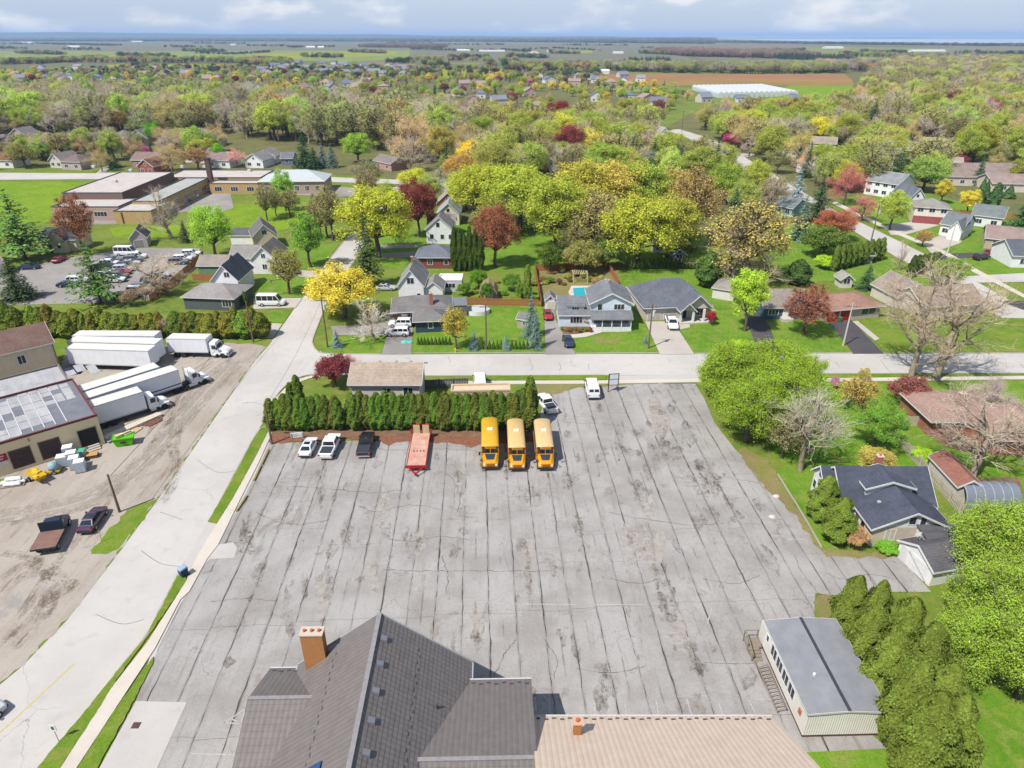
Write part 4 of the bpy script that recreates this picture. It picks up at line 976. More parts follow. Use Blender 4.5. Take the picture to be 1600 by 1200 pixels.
for i, (x0, x1, y, rc, wc, lb) in enumerate(((684,718,352,(186,198,200),(226,214,190),'pale green roof'),(684,716,334,(190,180,172),(190,120,96),'beige roof and brick gable'),(694,718,318,(160,162,170),(228,226,220),'grey roof'),(700,722,303,(164,160,168),(220,220,222),'lilac grey roof'))):
    h = House('row_house', 'house with %s in the row behind the white storey house' % lb, (x0,y), (x1,y))
    h.vol(0, h.W, 0, 9, 3.6, 3.0, 'y' if i != 2 else 'x', siding(*wc), shingle(*rc), ov=.35); h.win('f', h.W*.5, 4.0, 1.0, 1.1); h.win('f', h.W*.25, 1.2, 1.0, 1.2)
    h.chimney(h.W*.7, 5, 4.5, 7.6, .6, .6)
h = House('barn_shed', 'little brown barn shaped shed with double doors in the garden', (750,469), (777,469), 'shed')
h.box = (0, h.W, 0, 3.8, 2.2); W_ = h.W
c = MB(); c.side([(0,0),(W_,0),(W_,1.8),(W_*.82,3.0),(W_*.5,3.7),(W_*.18,3.0),(0,1.8)], 0, 3.8); swap(c); c.build('wall', paint(150,124,100), h.o)
c = MB(); pr = [(-.15,1.7),(W_*.17,3.06),(W_*.5,3.82),(W_*.83,3.06),(W_+.15,1.7)]
for (ya, za), (yb, zb) in zip(pr[:-1], pr[1:]): c.add([(ya,-.15,za),(yb,-.15,zb),(yb,3.95,zb),(ya,3.95,za),(ya,-.15,za+.08),(yb,-.15,zb+.08),(yb,3.95,zb+.08),(ya,3.95,za+.08)],[(0,3,2,1),(4,5,6,7),(0,1,5,4),(1,2,6,5),(2,3,7,6),(3,0,4,7)])
c.build('roof', shingle(190,160,130), h.o); h.door('f', W_/2, 1.6, 1.8, paint(176,170,160))

BLUW = siding(214,226,240)
h = House('porch_house', 'pale blue two storey house with grey roofs and glazed front porch', (873,511), (982,511))
x1 = h.loc(922,511)[0]
h.vol(0, x1, 0, 8.0, 2.7, 2.4, 'x', BLUW, shingle(146,148,154), ov=.35); h.win('f', x1*.55, .9, 2.4, 1.3, 4)
h.vol(1.7, 5.0, .9, 4.2, 4.0, .5, 's', BLUW, shingle(146,148,154), ov=.25, z0=2.6); h.win('f', 3.3, 3.1, 1.4, .9, 3)
h.vol(x1, h.W+.2, -.2, 8.2, 5.2, 2.0, 'y', BLUW, shingle(150,152,158), ov=.5); bx = h.box
h.win('f', x1+1.7, 3.7, .9, 1.2); h.win('f', h.W-2.2, 3.8, 2.0, 1.1, 3); h.chimney(x1+3.8, 6.5, 6, 7.6, .7, .5, paint(200,196,192))
h.vol(x1, h.W+.2, -2.6, -.21, 2.6, .9, 's', None, shingle(146,148,154), ov=.2)
h.box = (x1, h.W+.2, -2.6, 0, 2.6)
c = MB(); c.box(x1+.05, h.W+.15, -2.5, -.25, 0, .5); c.build('porch_floor', WHITE, h.o)
for k in range(5): u = x1 + .2 + k*(h.W-x1-.2)/4; c = MB(); c.box(u-.09,u+.09,-2.5,-2.35,.5,2.45); c.build('post', WHITE, h.o)
c = MB(); c.box(x1+.3, h.W, -2.46, -2.40, .504, 1.0); c.build('porch_rail', WHITE, h.o)
for k in range(4): u = x1 + .2 + (k+.5)*(h.W-x1-.2)/4; c = MB(); c.box(u-.85,u+.85,-.33,-.27,.9,2.3); c.build('porch_window', GLASS, h.o)
h = House('garden_shed', 'small white shed with grey gable roof between the red car and fence', (852,484), (868,484), 'shed')
h.vol(0, h.W, 0, 3, 2.2, 1.0, 'y', siding(228,226,222), shingle(150,150,158), ov=.2); h.door('f', h.W/2, 1.3, 1.8, paint(214,206,190)); h.win('f', h.W/2, 2.25, .5, .4)
h = House('wooden_shed', 'small weathered garden shed with grey roof beside the blue spruces', (808,513), (826,516), 'shed')
h.vol(0, h.W, 0, 2.6, 2.1, .8, 'x', paint(176,166,150), shingle(150,150,148), ov=.2); h.win('f', h.W*.6, 1.0, .7, .6)

SLATE = shingle(126,130,142)
h = House('hip_roof_house', 'wide bungalow with slate grey hip roof, twin garage and columned porch', (1008,503), (1107,499))
STN = paint(206,196,184)
h.vol(0, h.W, 0.6, 13.0, 2.9, 4.0, 'h', STN, SLATE, ov=.55, hipin=5.2)
for k in range(2): h.door('f', 1.9 + k*3.4, 2.6, 2.2, paint(196,186,176), 0, 'garage_door', 4)
xg = h.loc(1063,503)[0]
h.vol(xg, h.W+.1, -1.5, 6.0, 2.9, 2.9, 'y', None, SLATE, ov=.4)
c = MB(); c.add([(xg,-1.2,2.95),(h.W+.1,-1.2,2.95),((xg+h.W)/2,-1.2,5.6)],[(0,1,2)]); c.build('gable', paint(216,208,196), h.o)
h.vol(xg-.6, xg+2.4, -2.2, 3.0, 2.9, 1.5, 'y', None, SLATE, ov=.25)
c = MB(); c.add([(xg-.6,-2.0,2.95),(xg+2.4,-2.0,2.95),(xg+.9,-2.0,4.3)],[(0,1,2)]); c.build('gable', STN, h.o)
for u in (xg-.4, xg+2.2, xg+4.4, h.W-.1): c = MB(); c.box(u-.2,u+.2,-1.9,-1.5,0,2.9); c.build('column', WHITE, h.o)
h.box = (0, h.W, .6, 13, 2.9); h.door('f', xg+1.0, 1.2, 2.3, paint(60,56,56)); h.win('f', xg+4.0, .8, 2.4, 1.5, 3)
c = MB(); c.box(xg-.6, h.W+.2, -2.3, .55, 0, .35); c.build('porch_floor', paint(206,200,192), h.o)

h = House('blue_gable_house', 'dark blue bungalow with brown grey roof behind the red leaved tree', (1192,499), (1258,499))
h.vol(0, h.W, 0, 8.5, 2.8, 2.2, 'x', siding(72,98,118), shingle(168,158,150), ov=.45); h.win('f', 1.9, 1.0, 2.0, 1.2, 3); h.door('f', 4.4, 1.0, 2.1, WHITE); h.win('f', 6.6, 1.1, .9, 1.1)
c = MB(); c.box(3.4, 5.6, -1.8, -.05, 0, .7); c.build('front_steps', paint(206,200,194), h.o)
h = House('red_garage_house', 'low house with reddish roof and two bright red garage doors', (1288,504), (1372,496))
h.vol(0, h.W, 0, 8.0, 2.7, 1.6, 'h', paint(188,176,166), shingle(190,150,134), ov=.6)
for k in range(2): h.door('f', 1.7 + k*3.0, 2.7, 2.2, mat('door_red', kc(196,44,30), .5), 0, 'garage_door', 4)
h.win('f', h.W-2.7, 1.0, 3.4, 1.2, 2)
h = House('tree_hidden_house', 'brown roofed house half hidden by the great bare trees', (1438,498), (1530,492))
h.vol(0, h.W, 0, 9.0, 2.8, 2.4, 'x', siding(214,206,196), shingle(178,160,148), ov=.5); h.win('f', 4, 1, 1.6, 1.2, 2); h.win('f', 9, 1, 1.6, 1.2, 2)
h.vol(-1.5, 6.5, 6, 14.5, 2.8, 2.6, 'y', siding(214,206,196), shingle(182,168,158), ov=.4)
h = House('detached_garage', 'pale garage with hip roof behind the round green tree', (1112,466), (1136,470), 'garage')
h.vol(0, 4.6, 0, 6.5, 2.5, 1.5, 'h', paint(226,222,216), shingle(176,168,160), ov=.3)
h = House('brick_ranch', 'brick ranch house with mauve brown roof and chimney by the bare tree', (1548,712), (1650,712))
h.vol(0, h.W, 0, 9.5, 2.8, 2.1, 'h', brick(180,116,92), shingle(190,158,146), ov=.6, hipin=4.5)
h.vol(-6.0, 4.5, 5.0, 13.5, 2.8, 2.0, 'h', brick(180,116,92), shingle(190,158,146), ov=.6)
h.chimney(-1.2, 7.5, 3.6, 5.8, .8, .7, brick(190,140,120)); h.win('f', 2.0, 1.0, 1.6, 1.1, 2); h.win('f', 5.4, 1.0, 1.6, 1.1, 2)
a, b_ = at(1448,735), at(1490,782)
h = House('long_shed', 'long white shed with rusty brown roof behind the picket fence', None, None, 'shed', rz=heading(a, b_), origin=a)
h.vol(0, (b_-a).length, 0, 2.9, 2.2, .9, 'x', siding(206,206,196), shingle(176,124,110), ov=.25)

# arched tent shelter
tn = thing('arched_shelter', 'grey fabric arched storage tent beside the long shed', 'shelter', at(1506,794), heading(at(1506,794), at(1592,796)))
W_ = (at(1592,796)-at(1506,794)).length
for k in range(6):
    m = MB(); n = 12; x0, x1 = k*W_/6+.03, (k+1)*W_/6-.03
    V = []; 
    for x in (x0, x1):
        for i in range(n+1): t = math.pi*i/n; V.append((x, 1.7-1.9*math.cos(t), 2.5*math.sin(t)**.8 if 0 < i < n else 0))
    m.add(V, [(i, i+1, n+2+i, n+1+i) for i in range(n)]); m.build('fabric_panel', mat('tent_fabric', kc(140,148,164), .6, var=.12), tn, smooth=True)
    m = MB()
    for i in range(n): t, t2 = math.pi*i/n, math.pi*(i+1)/n; m.bar((x0-.03,1.7-1.92*math.cos(t),2.53*max(0,math.sin(t))**.8),(x0-.03,1.7-1.92*math.cos(t2),2.53*max(0,math.sin(t2))**.8),.08,.08)
    m.build('hoop', paint(170,176,186), tn)

# ---- left side houses
h = House('dark_roof_white_house', 'white house with black blue gable roof beyond the cedar hedge', (336,464), (376,464))
h.vol(0, h.W, 0, 9.5, 4.0, 3.2, 'y', siding(242,242,246), shingle(84,92,106), ov=.35); h.win('f', h.W*.62, 4.6, 1.2, 1.1, 2); h.win('f', h.W*.5, 1.6, .7, 1.2); h.win('f', h.W*.85, 1.6, .7, 1.2)
h = House('grey_hip_house', 'house with pale grey hip roof and white stair railing behind hedge', (290,483), (368,486))
h.vol(0, h.W, 0, 8.5, 2.8, 1.8, 'h', paint(96,100,106), shingle(180,174,172), ov=.4); h.win('f', h.W-1.6, .9, 2.0, 1.4, 3)
h = House('green_shed', 'long green shed with grey brown shingle roof', (312,431), (355,431), 'shed')
h.vol(0, h.W, 0, 6.5, 2.6, 1.6, 'x', siding(112,142,116), shingle(178,168,158), ov=.3)
h = House('tan_dormer_house', 'tan house with grey gable roof left of the tall green tree', (398,392), (436,388))
h.vol(0, h.W, 0, 9, 3.8, 3.0, 'y', siding(222,204,176), shingle(138,134,134), ov=.35); h.win('f', h.W*.5, 4.2, 1.2, 1.1, 2)
h = House('white_cross_house', 'white house with two gables and grey roof by the side drive', (362,424), (404,424))
h.vol(0, h.W, 0, 8, 3.4, 2.0, 'x', siding(240,240,240), shingle(172,168,164), ov=.3)
h.vol(h.W-.5, h.W+5.5, -2, 7, 3.8, 2.8, 'y', siding(240,240,240), shingle(142,138,136), ov=.3); h.win('f', h.W+2.5, 4.0, 1.0, 1.0, 2); h.win('f', h.W+2.5, 1.2, 1.1, 1.2, 2)
h = House('small_white_garage', 'small white garage with dark roof below the school field', (362,382), (396,382), 'garage')
h.vol(0, h.W, 0, 5, 2.6, 1.4, 'x', siding(238,238,238), shingle(120,122,126), ov=.25)
h = House('cream_cottage', 'cream stone cottage with dark grey gables near the school', (68,392), (122,392))
h.vol(0, h.W, 0, 7.5, 3.2, 2.2, 'x', paint(222,210,178), shingle(96,100,110), ov=.35)
h.vol(2.8, 7.6, -1.8, 5, 3.4, 2.6, 'y', paint(226,214,184), shingle(100,104,114), ov=.3); h.win('f', 5.8, 1.2, .9, 1.4); h.door('f', 3.5, .9, 2.1, DARK)
h = House('grey_garage', 'grey gabled garage at the top of the car lot', (206,388), (232,386), 'garage')
h.vol(0, h.W, 0, 6, 2.8, 2.2, 'y', paint(190,180,170), shingle(118,116,124), ov=.3); h.door('f', h.W/2, 2.4, 2.1, paint(150,146,142))
h = House('edge_house', 'white walled house with mauve roof at the left edge of the car lot', (-40,440), (10,430))
h.vol(0, h.W, 0, 8, 3, 2.0, 'x', WHITE, shingle(170,150,160), ov=.4)

# ---- school
SB = brick(214,180,122,'brick_buff'); SCOP = paint(96,98,106); SROOF = mat('gravel_roof', kc(216,208,202,.62), .95, col2=kc(196,186,180,.62), scale=.3, detail=6); SPINK = brick(206,176,160,'brick_pink')
h = House('school', 'flat roofed buff brick school with tall gymnasium block', (145,327), (196,327), 'school', rz=0.0)
def sb(pl, pr, yb, depth, ht, wall, roofm=SROOF, trim=SCOP, nwin=0, z=1.0, wh=1.5, side=None):
    x0, y0 = h.loc(pl, yb); x1, _ = h.loc(pr, yb)
    h.vol(x0, x1, y0, y0+depth, ht, 0, 'f', wall, roofm, trim=trim)
    for k in range(nwin): h.win('f', x0 + (k+.5)*(x1-x0)/nwin, z, min(2.6, (x1-x0)/nwin*.6), wh, 3)
    return x0, x1, y0
gx0, gx1, gy0 = sb(105, 198, 332, 38, 6.2, brick(140,112,104,'brick_plum'))
sb(86, 190, 345, 12, 4.2, SPINK, nwin=0); h.win('f', h.box[1]-6, 1.4, 4.0, 1.4, 4)
sb(182, 240, 350, 12, 3.8, SB); q = MB(); q.box(h.box[0]+2.2,h.box[0]+2.5,h.box[2]-.2,h.box[2]-.02,.2,3.6); q.build('downpipe', paint(110,80,66), h.o)
x0, x1, y0 = sb(212, 253, 338, 40, 4.6, SB, mat('gravel_roof_pale', kc(206,208,204), .95, col2=kc(186,188,184), scale=.3, detail=6))
for k in range(5): h.win('r', y0 + 5 + k*7.4, 1.4, 3.6, 1.6, 4)
x0, x1, y0 = sb(262, 410, 296, 16, 4.2, SB, nwin=7); 
sb(330, 405, 303, 6, 3.6, SB, nwin=3)
q = MB(); xx, yy = h.loc(330, 300); q.box(xx-.8, xx+.8, yy+1, yy+2.6, 3.2, 11.5); q.build('chimney', brick(110,84,78), h.o)
q = MB(); q.box(xx-.95, xx+.95, yy+.85, yy+2.75, 11.5, 11.9); q.build('chimney_cap', paint(80,70,70), h.o)
h2_ = House('school_hall', 'pale green hipped hall at the right end of the school', (407,304), (508,303), 'school')
h2_.vol(0, h2_.W, 0, 14, 4.6, 3.0, 'h', SPINK, paint(190,198,200), ov=.5)
for k in range(6): h2_.win('f', 2.5 + k*(h2_.W-5)/5, 1.3, 1.5, 1.7, 3)
for i, (px, py) in enumerate(((147,262),(205,268),(180,285),(285,262),(320,262),(390,268))):
    v = MB(); x, y = h.loc(px, py, 6.2 if i in (0,1,2) else 4.2); zt = 6.2 if i in (0,1,2) else 4.2; v.box(x-.6, x+.6, y-.6, y+.6, zt, zt+.9); v.build('roof_vent', paint(216,216,214), h.o)

# ---- houses right of the cross street wood, along the side street and behind
def simple(label, x0, y0_, x1, y1_, d, hh, rise, kind, wc, rc, nwin=2, chim=False, name='house', group=None, storeys=1):
    h = House(name, label, (x0, y0_), (x1, y1_), group=group)
    h.vol(0, h.W, 0, d, hh, rise, kind, siding(*wc) if max(wc) - min(wc) < 40 else brick(*wc), shingle(*rc), ov=.4)
    for st in range(storeys):
        for k in range(nwin): h.win('f', (k+.5)*h.W/nwin, 1.0 + st*2.6, min(1.6, h.W/nwin*.55), 1.2, 2)
    if kind == 'y': h.win('f', h.W/2, hh+.2, .9, .9)
    if chim: h.chimney(h.W*.6, d*.5, hh+rise*.5, hh+rise+1.0, .7, .6)
    return h
simple('white house with orange shingle roof by the side street', 1256,274,1284,274, 9,4.6,2.6,'y',(240,238,236),(226,168,120),2,False,storeys=2)
simple('big white house with pale grey roof facing the side street', 1349,303,1398,311, 13,5.0,2.8,'x',(236,238,240),(170,174,176),4,storeys=2)
simple('brown roofed house with dormers behind the crimson maple', 1338,270,1378,272, 11,4.0,3.0,'x',(200,180,168),(150,132,124),3)
simple('white gabled house with blue grey roof', 1417,328,1440,328, 11,4.0,3.0,'y',(238,238,240),(132,138,152),1)
h = simple('two storey house with pale roof and red brick lower floor', 1424,348,1478,352, 9,5.0,2.0,'h',(230,222,210),(178,174,166),3,storeys=2)
c = MB(); c.box(.02, h.W-.02, -.06, -.01, 0, 2.3); c.build('brick_lower_floor', brick(176,90,90), h.o)
h = simple('white house with two grey gables and garage in front', 1466,367,1500,373, 10,3.4,2.6,'x',(240,240,238),(140,148,152),2)
h.vol(h.W*.55, h.W+.8, -3.5, 4, 3.0, 2.4, 'y', siding(240,240,238), shingle(140,148,152), ov=.3); h.door('f', h.W*.78, 2.4, 2.1, WHITE, 0, 'garage_door', 4)
simple('grey green roofed house behind the two white gables', 1515,352,1562,358, 9,3.4,2.4,'x',(230,230,226),(142,152,154),2)
simple('long tan bungalow with mauve brown roof beside red car', 1536,388,1640,400, 11,3.0,2.3,'x',(208,188,160),(180,158,150),3)
simple('white bungalow with slate roof at the right edge', 1578,418,1650,420, 10,3.2,2.6,'x',(240,240,240),(116,122,132),2)
h = simple('long brown roofed community building with wide eaves', 1474,290,1660,292, 24,3.4,3.4,'h',(214,204,192),(176,158,150),10, name='community_building')
simple('brown roofed wing beside the community building', 1548,300,1660,302, 12,3.2,2.4,'x',(214,204,192),(184,164,156),3)
simple('pale green roofed house behind the yellow maple', 1462,258,1498,260, 10,4.2,2.2,'x',(230,232,228),(186,196,196),2)
simple('light blue gable house among trees', 1418,246,1434,246, 8,4.2,2.6,'y',(150,190,206),(150,160,166),1)
simple('flat orange roofed house with white trim in the wood', 1432,228,1490,230, 12,3.2,.8,'h',(214,196,180),(206,176,150),4)
simple('red brick house with white flat roof in the wood', 1550,214,1588,216, 9,4.6,.4,'h',(180,96,70),(236,232,228),3)
simple('tan roofed house at the bend of the side street', 1222,244,1245,246, 9,3.4,2.2,'x',(216,206,196),(170,158,148),2)
simple('brown house with tan roof at the bend of the street', 1265,236,1304,238, 9,4.0,2.6,'x',(200,188,176),(186,172,160),2)
simple('white gable house among the dark pines', 1028,222,1048,222, 9,4.2,3.0,'y',(242,242,242),(196,196,196),2)
simple('house with dark blue roof below the dark pines', 1064,250,1100,252, 9,3.0,2.2,'x',(200,200,200),(112,116,132),2)
simple('teal walled house behind the spruces', 1208,334,1236,340, 8,3.0,2.2,'x',(150,184,186),(150,160,164),2)
simple('little white shed under the tall spring trees', 1021,396,1038,396, 3,2.2,1.2,'x',(232,232,230),(180,180,180),1, name='shed')
simple('grey gazebo shed by the young cedar row', 1050,410,1070,410, 3,2.2,1.2,'y',(150,148,150),(110,110,116),1, name='shed')
simple('dark roofed shed behind the clipped cedars', 1335,412,1362,412, 4,2.4,1.4,'x',(160,160,160),(110,112,120),1, name='shed')
simple('tiny pale shed behind red garage house', 1312,450,1330,450, 3,2.2,1.0,'y',(214,210,200),(190,186,180),1, name='shed')
simple('tan roofed house hidden behind bare trees', 1468,268,1500,270, 9,3.4,2.2,'x',(220,214,206),(196,186,176),2)
simple('white house at the end of the street behind trees', 662,252,722,252, 12,4.5,2.6,'x',(222,214,206),(196,186,180),4,storeys=1)
simple('long low house behind the spring trees beyond the school', 585,262,612,268, 8,3.2,2.2,'x',(206,160,150),(160,146,144),2)
simple('white fronted house near the dark spruces behind school', 398,256,432,256, 9,3.4,2.6,'y',(238,236,230),(170,164,162),2)
simple('small blue grey house beside the dark spruces', 440,258,458,258, 7,3.0,2.0,'x',(120,136,160),(140,140,150),1)
for i, a in enumerate(((-14,262,22,(150,110,90),(236,232,228),'x'),(80,262,98,(170,158,154),(206,200,196),'y'),(98,265,128,(150,132,130),(190,172,164),'h'),(208,262,246,(164,140,134),(190,150,130),'x'),(218,272,242,(150,110,104),(170,96,76),'y'),(290,254,322,(150,136,130),(226,222,218),'x'),(322,262,360,(168,150,146),(236,236,236),'x'),(384,262,412,(170,168,170),(238,238,238),'y'))):
    x0, y, x1, rc, wc, kd = a
    simple('%s house beyond the back street, %s along from the left edge' % (['red roofed','grey gabled','brown hipped','mauve roofed','small brick','tan roofed white','long white','pale grey'][i], ['first','second','third','fourth','fifth','sixth','seventh','eighth'][i]), x0,y,x1,y+1, 10,3.4,2.6,kd,wc,rc,2)
for i, a in enumerate(((52,232,84),(88,236,112),(118,232,146),(150,230,172),(172,228,206),(204,228,232),(258,226,282),(272,230,342),(-20,236,20),(14,226,48))):
    x0, y, x1 = a; rc = [(150,138,140),(170,162,160),(142,134,136),(160,150,150)][i % 4]
    simple('grey %s roofed house, number %s from the left in the row before the wood' % (['hip','gable'][i % 2], ['three','four','five','six','seven','eight','nine','ten','one','two'][i]), x0,y,x1,y, 12,4.0,4.0 if i % 2 else 3.4,['h','y'][i % 2],(196,182,174),rc,2)
# ------------------------------------------------------------------ trees
def leaf_mat(name, inst=False, trans=0.46, bark=False, vr=(0.74, 1.20)):
    m = bpy.data.materials.new(name); m.use_nodes = True; nt = m.node_tree; nt.nodes.clear()
    out = _N(nt, 'ShaderNodeOutputMaterial')
    if inst:
        a = _N(nt, 'ShaderNodeAttribute', attribute_type='INSTANCER', attribute_name='tint'); col = a.outputs['Color']
    else:
        col = _N(nt, 'ShaderNodeObjectInfo').outputs['Color']
    rnd = _N(nt, 'ShaderNodeNewGeometry').outputs['Random Per Island']
    pos = _N(nt, 'ShaderNodeNewGeometry').outputs['Position']
    n = _N(nt, 'ShaderNodeTexNoise'); n.inputs['Scale'].default_value = 0.55; n.inputs['Detail'].default_value = 2; nt.links.new(pos, n.inputs['Vector'])
    mr = _N(nt, 'ShaderNodeMapRange'); mr.inputs['To Min'].default_value = vr[0]; mr.inputs['To Max'].default_value = vr[1]; nt.links.new(rnd, mr.inputs['Value'])
    m2 = _N(nt, 'ShaderNodeMapRange'); m2.inputs['From Min'].default_value = .3; m2.inputs['From Max'].default_value = .7; m2.inputs['To Min'].default_value = 0.78; m2.inputs['To Max'].default_value = 1.18; nt.links.new(n.outputs['Fac'], m2.inputs['Value'])
    mu = _N(nt, 'ShaderNodeMath', operation='MULTIPLY'); nt.links.new(mr.outputs[0], mu.inputs[0]); nt.links.new(m2.outputs[0], mu.inputs[1])
    vm = _N(nt, 'ShaderNodeVectorMath', operation='SCALE'); nt.links.new(col, vm.inputs[0]); nt.links.new(mu.outputs[0], vm.inputs['Scale'])
    hs = _N(nt, 'ShaderNodeHueSaturation'); h2 = _N(nt, 'ShaderNodeMapRange'); h2.inputs['To Min'].default_value = 0.485; h2.inputs['To Max'].default_value = 0.515
    nt.links.new(n.outputs['Fac'], h2.inputs['Value']); nt.links.new(h2.outputs[0], hs.inputs['Hue']); nt.links.new(vm.outputs[0], hs.inputs['Color'])
    d = _N(nt, 'ShaderNodeBsdfDiffuse'); nt.links.new(hs.outputs[0], d.inputs['Color'])
    if trans:
        t = _N(nt, 'ShaderNodeBsdfTranslucent'); nt.links.new(hs.outputs[0], t.inputs['Color'])
        mx = _N(nt, 'ShaderNodeMixShader'); mx.inputs[0].default_value = trans
        nt.links.new(d.outputs[0], mx.inputs[1]); nt.links.new(t.outputs[0], mx.inputs[2]); nt.links.new(mx.outputs[0], out.inputs[0])
    else: nt.links.new(d.outputs[0], out.inputs[0])
    MATS[name] = m; return m
LEAF, LEAFI = leaf_mat('leaves'), leaf_mat('leaves_wood', True)
NEED, NEEDI = leaf_mat('needles', trans=0.12), leaf_mat('needles_wood', True, 0.12)
BARK = mat('bark', kc(140,122,104), 0.95, col2=kc(104,90,78), scale=2.0, detail=5)
BARKP = mat('bark_pale', kc(200,184,162), 0.95, col2=kc(164,146,126), scale=2.0, detail=5)
TWIG = leaf_mat('twigs', trans=0.0, vr=(0.75, 1.15)); TWIGI = leaf_mat('twigs_wood', True, 0.0, vr=(0.75, 1.15))

def tubes_np(segs, n=3):
    """segs: list of (p0, p1, r0, r1) -> V, F quads"""
    S = len(segs)
    if not S: return np.zeros((0,3)), np.zeros((0,4), int)
    a = np.array([s[0] for s in segs], float); b = np.array([s[1] for s in segs], float)
    r0 = np.array([s[2] for s in segs]); r1 = np.array([s[3] for s in segs])
    d = b - a; d /= np.maximum(np.linalg.norm(d, axis=1, keepdims=True), 1e-6)
    ref = np.where(np.abs(d[:, 2:3]) > 0.9, np.array([[1.0,0,0]]), np.array([[0,0,1.0]]))
    u = np.cross(d, ref); u /= np.linalg.norm(u, axis=1, keepdims=True); w = np.cross(d, u)
    V = np.zeros((S, 2*n, 3))
    for i in range(n):
        t = 2*math.pi*i/n; off = u*math.cos(t) + w*math.sin(t)
        V[:, i] = a + off * r0[:, None]; V[:, n+i] = b + off * r1[:, None]
    base = np.array([(i, (i+1) % n, n+(i+1) % n, n+i) for i in range(n)])
    F = (np.arange(S)[:, None, None]*2*n + base[None]).reshape(-1, 4)
    return V.reshape(-1, 3), F
def leaves_np(P, N, size, rng, asp=0.7):
    """one small quad at each point, facing roughly N"""
    k = len(P); N = N / np.maximum(np.linalg.norm(N, axis=1, keepdims=True), 1e-6)
    t = rng.normal(size=(k, 3)); u = np.cross(N, t); u /= np.maximum(np.linalg.norm(u, axis=1, keepdims=True), 1e-6); w = np.cross(N, u)
    s = (size * rng.uniform(0.6, 1.35, k))[:, None] / 2
    V = np.stack([P - u*s - w*s*asp, P + u*s - w*s*asp*.6, P + u*s*.9 + w*s*asp, P - u*s*.8 + w*s*asp*.8], 1).reshape(-1, 3)
    return V, np.arange(k*4).reshape(-1, 4)
def curve_segs(p0, p1, r0, r1, rng, n=3, lift=0.0, wig=0.05):
    p0, p1 = np.array(p0, float), np.array(p1, float); L = np.linalg.norm(p1 - p0); out = []; pts = []
    for i in range(n+1):
        t = i/n; p = p0 + (p1-p0)*t; p[2] += lift*L*math.sin(math.pi*t)
        if 0 < i < n: p += rng.normal(size=3)*wig*L
        pts.append(p)
    for i in range(n): out.append((pts[i], pts[i+1], r0 + (r1-r0)*i/n, r0 + (r1-r0)*(i+1)/n))
    return out, pts
def fib(n, rng, zmin=-0.7):
    i = np.arange(n) + 0.5; z = zmin + (1-zmin)*i/n; ph = i*2.39996 + rng.uniform(0, 6.28); r = np.sqrt(np.maximum(0, 1-z*z))
    return np.stack([r*np.cos(ph), r*np.sin(ph), z], 1)
PROTO = {}
def reg(key, tv, tf, cv, cf, width, tm, cm, cmi, tn=3):
    PROTO[key] = dict(trunk=np_mesh('trunk', tv, tf, tm, True), crown=np_mesh('crown', cv, cf, cm), w=width, raw=(tv, tf, cv, cf, cmi))
def leafy(key, seed, cr=4.0, th=0.22, lobes=20, nl=6000, leaf=0.24, lr=0.40, twigs=14, top=1.0, bark=None, spread=0.85, zmin=-0.6):
    rng = np.random.default_rng(seed); H = 10.0; z0 = th*H; az = (H - z0)/2; cz = z0 + az
    d = fib(lobes, rng, zmin) + rng.normal(size=(lobes, 3))*0.12
    shp = rng.uniform(0.50, 0.80, lobes)[:, None]
    C = d*shp*np.array([cr, cr, az*top]) + np.array([0, 0, cz])
    inner = max(3, lobes//5); C = np.vstack([C, rng.normal(size=(inner, 3))*np.array([cr, cr, az])*0.25 + np.array([0,0,cz])])
    rad = rng.uniform(0.75, 1.2, len(C))*lr*cr*0.62
    segs = []; tr, pts = curve_segs((0,0,0), (rng.normal()*.25, rng.normal()*.25, cz+.2*az), .030*H*(cr/4)**.3, .010*H, rng, 5, 0, .012); segs += tr
    tw = []
    for c, r in zip(C, rad):
        k = rng.integers(2, 6); st = pts[k] if pts[k][2] < c[2]+.5 else pts[2]
        s, _ = curve_segs(st, c, .011*H, .0045*H, rng, 3, .10, .05); segs += s
        for _ in range(twigs):
            v = rng.normal(size=3); v[2] += .4; v /= np.linalg.norm(v); tw.append((c - v*r*.1, c + v*r*rng.uniform(.7, 1.05), .0032*H, .0012*H))
    tv, tf = tubes_np(segs, 5); wv, wf = tubes_np(tw, 3)
    tv, tf = np.vstack([tv, wv]), np.vstack([tf, wf + len(tv)])
    p = rad**2; p /= p.sum(); idx = rng.choice(len(C), nl, p=p)
    v = rng.normal(size=(nl, 3)); v /= np.linalg.norm(v, axis=1, keepdims=True); v[:, 2] = v[:, 2]*.85 + .12
    rr = rng.uniform(0, 1, nl)**0.42
    P = C[idx] + v*(rad[idx]*rr*1.1*np.where(rng.uniform(0, 1, nl) < .14, rng.uniform(1.1, 1.7, nl), 1.0))[:, None]
    P += rng.normal(size=(nl,3))*0.20
    P[:, 2] = np.maximum(P[:, 2], 0.25)
    N = v + rng.normal(size=(nl, 3))*0.55 + np.array([0, 0, .35])
    cv, cf = leaves_np(P, N, leaf, rng)
    reg(key, tv, tf, cv, cf, 2*np.percentile(np.hypot(P[:,0], P[:,1]), 97), bark or BARK, LEAF, LEAFI)
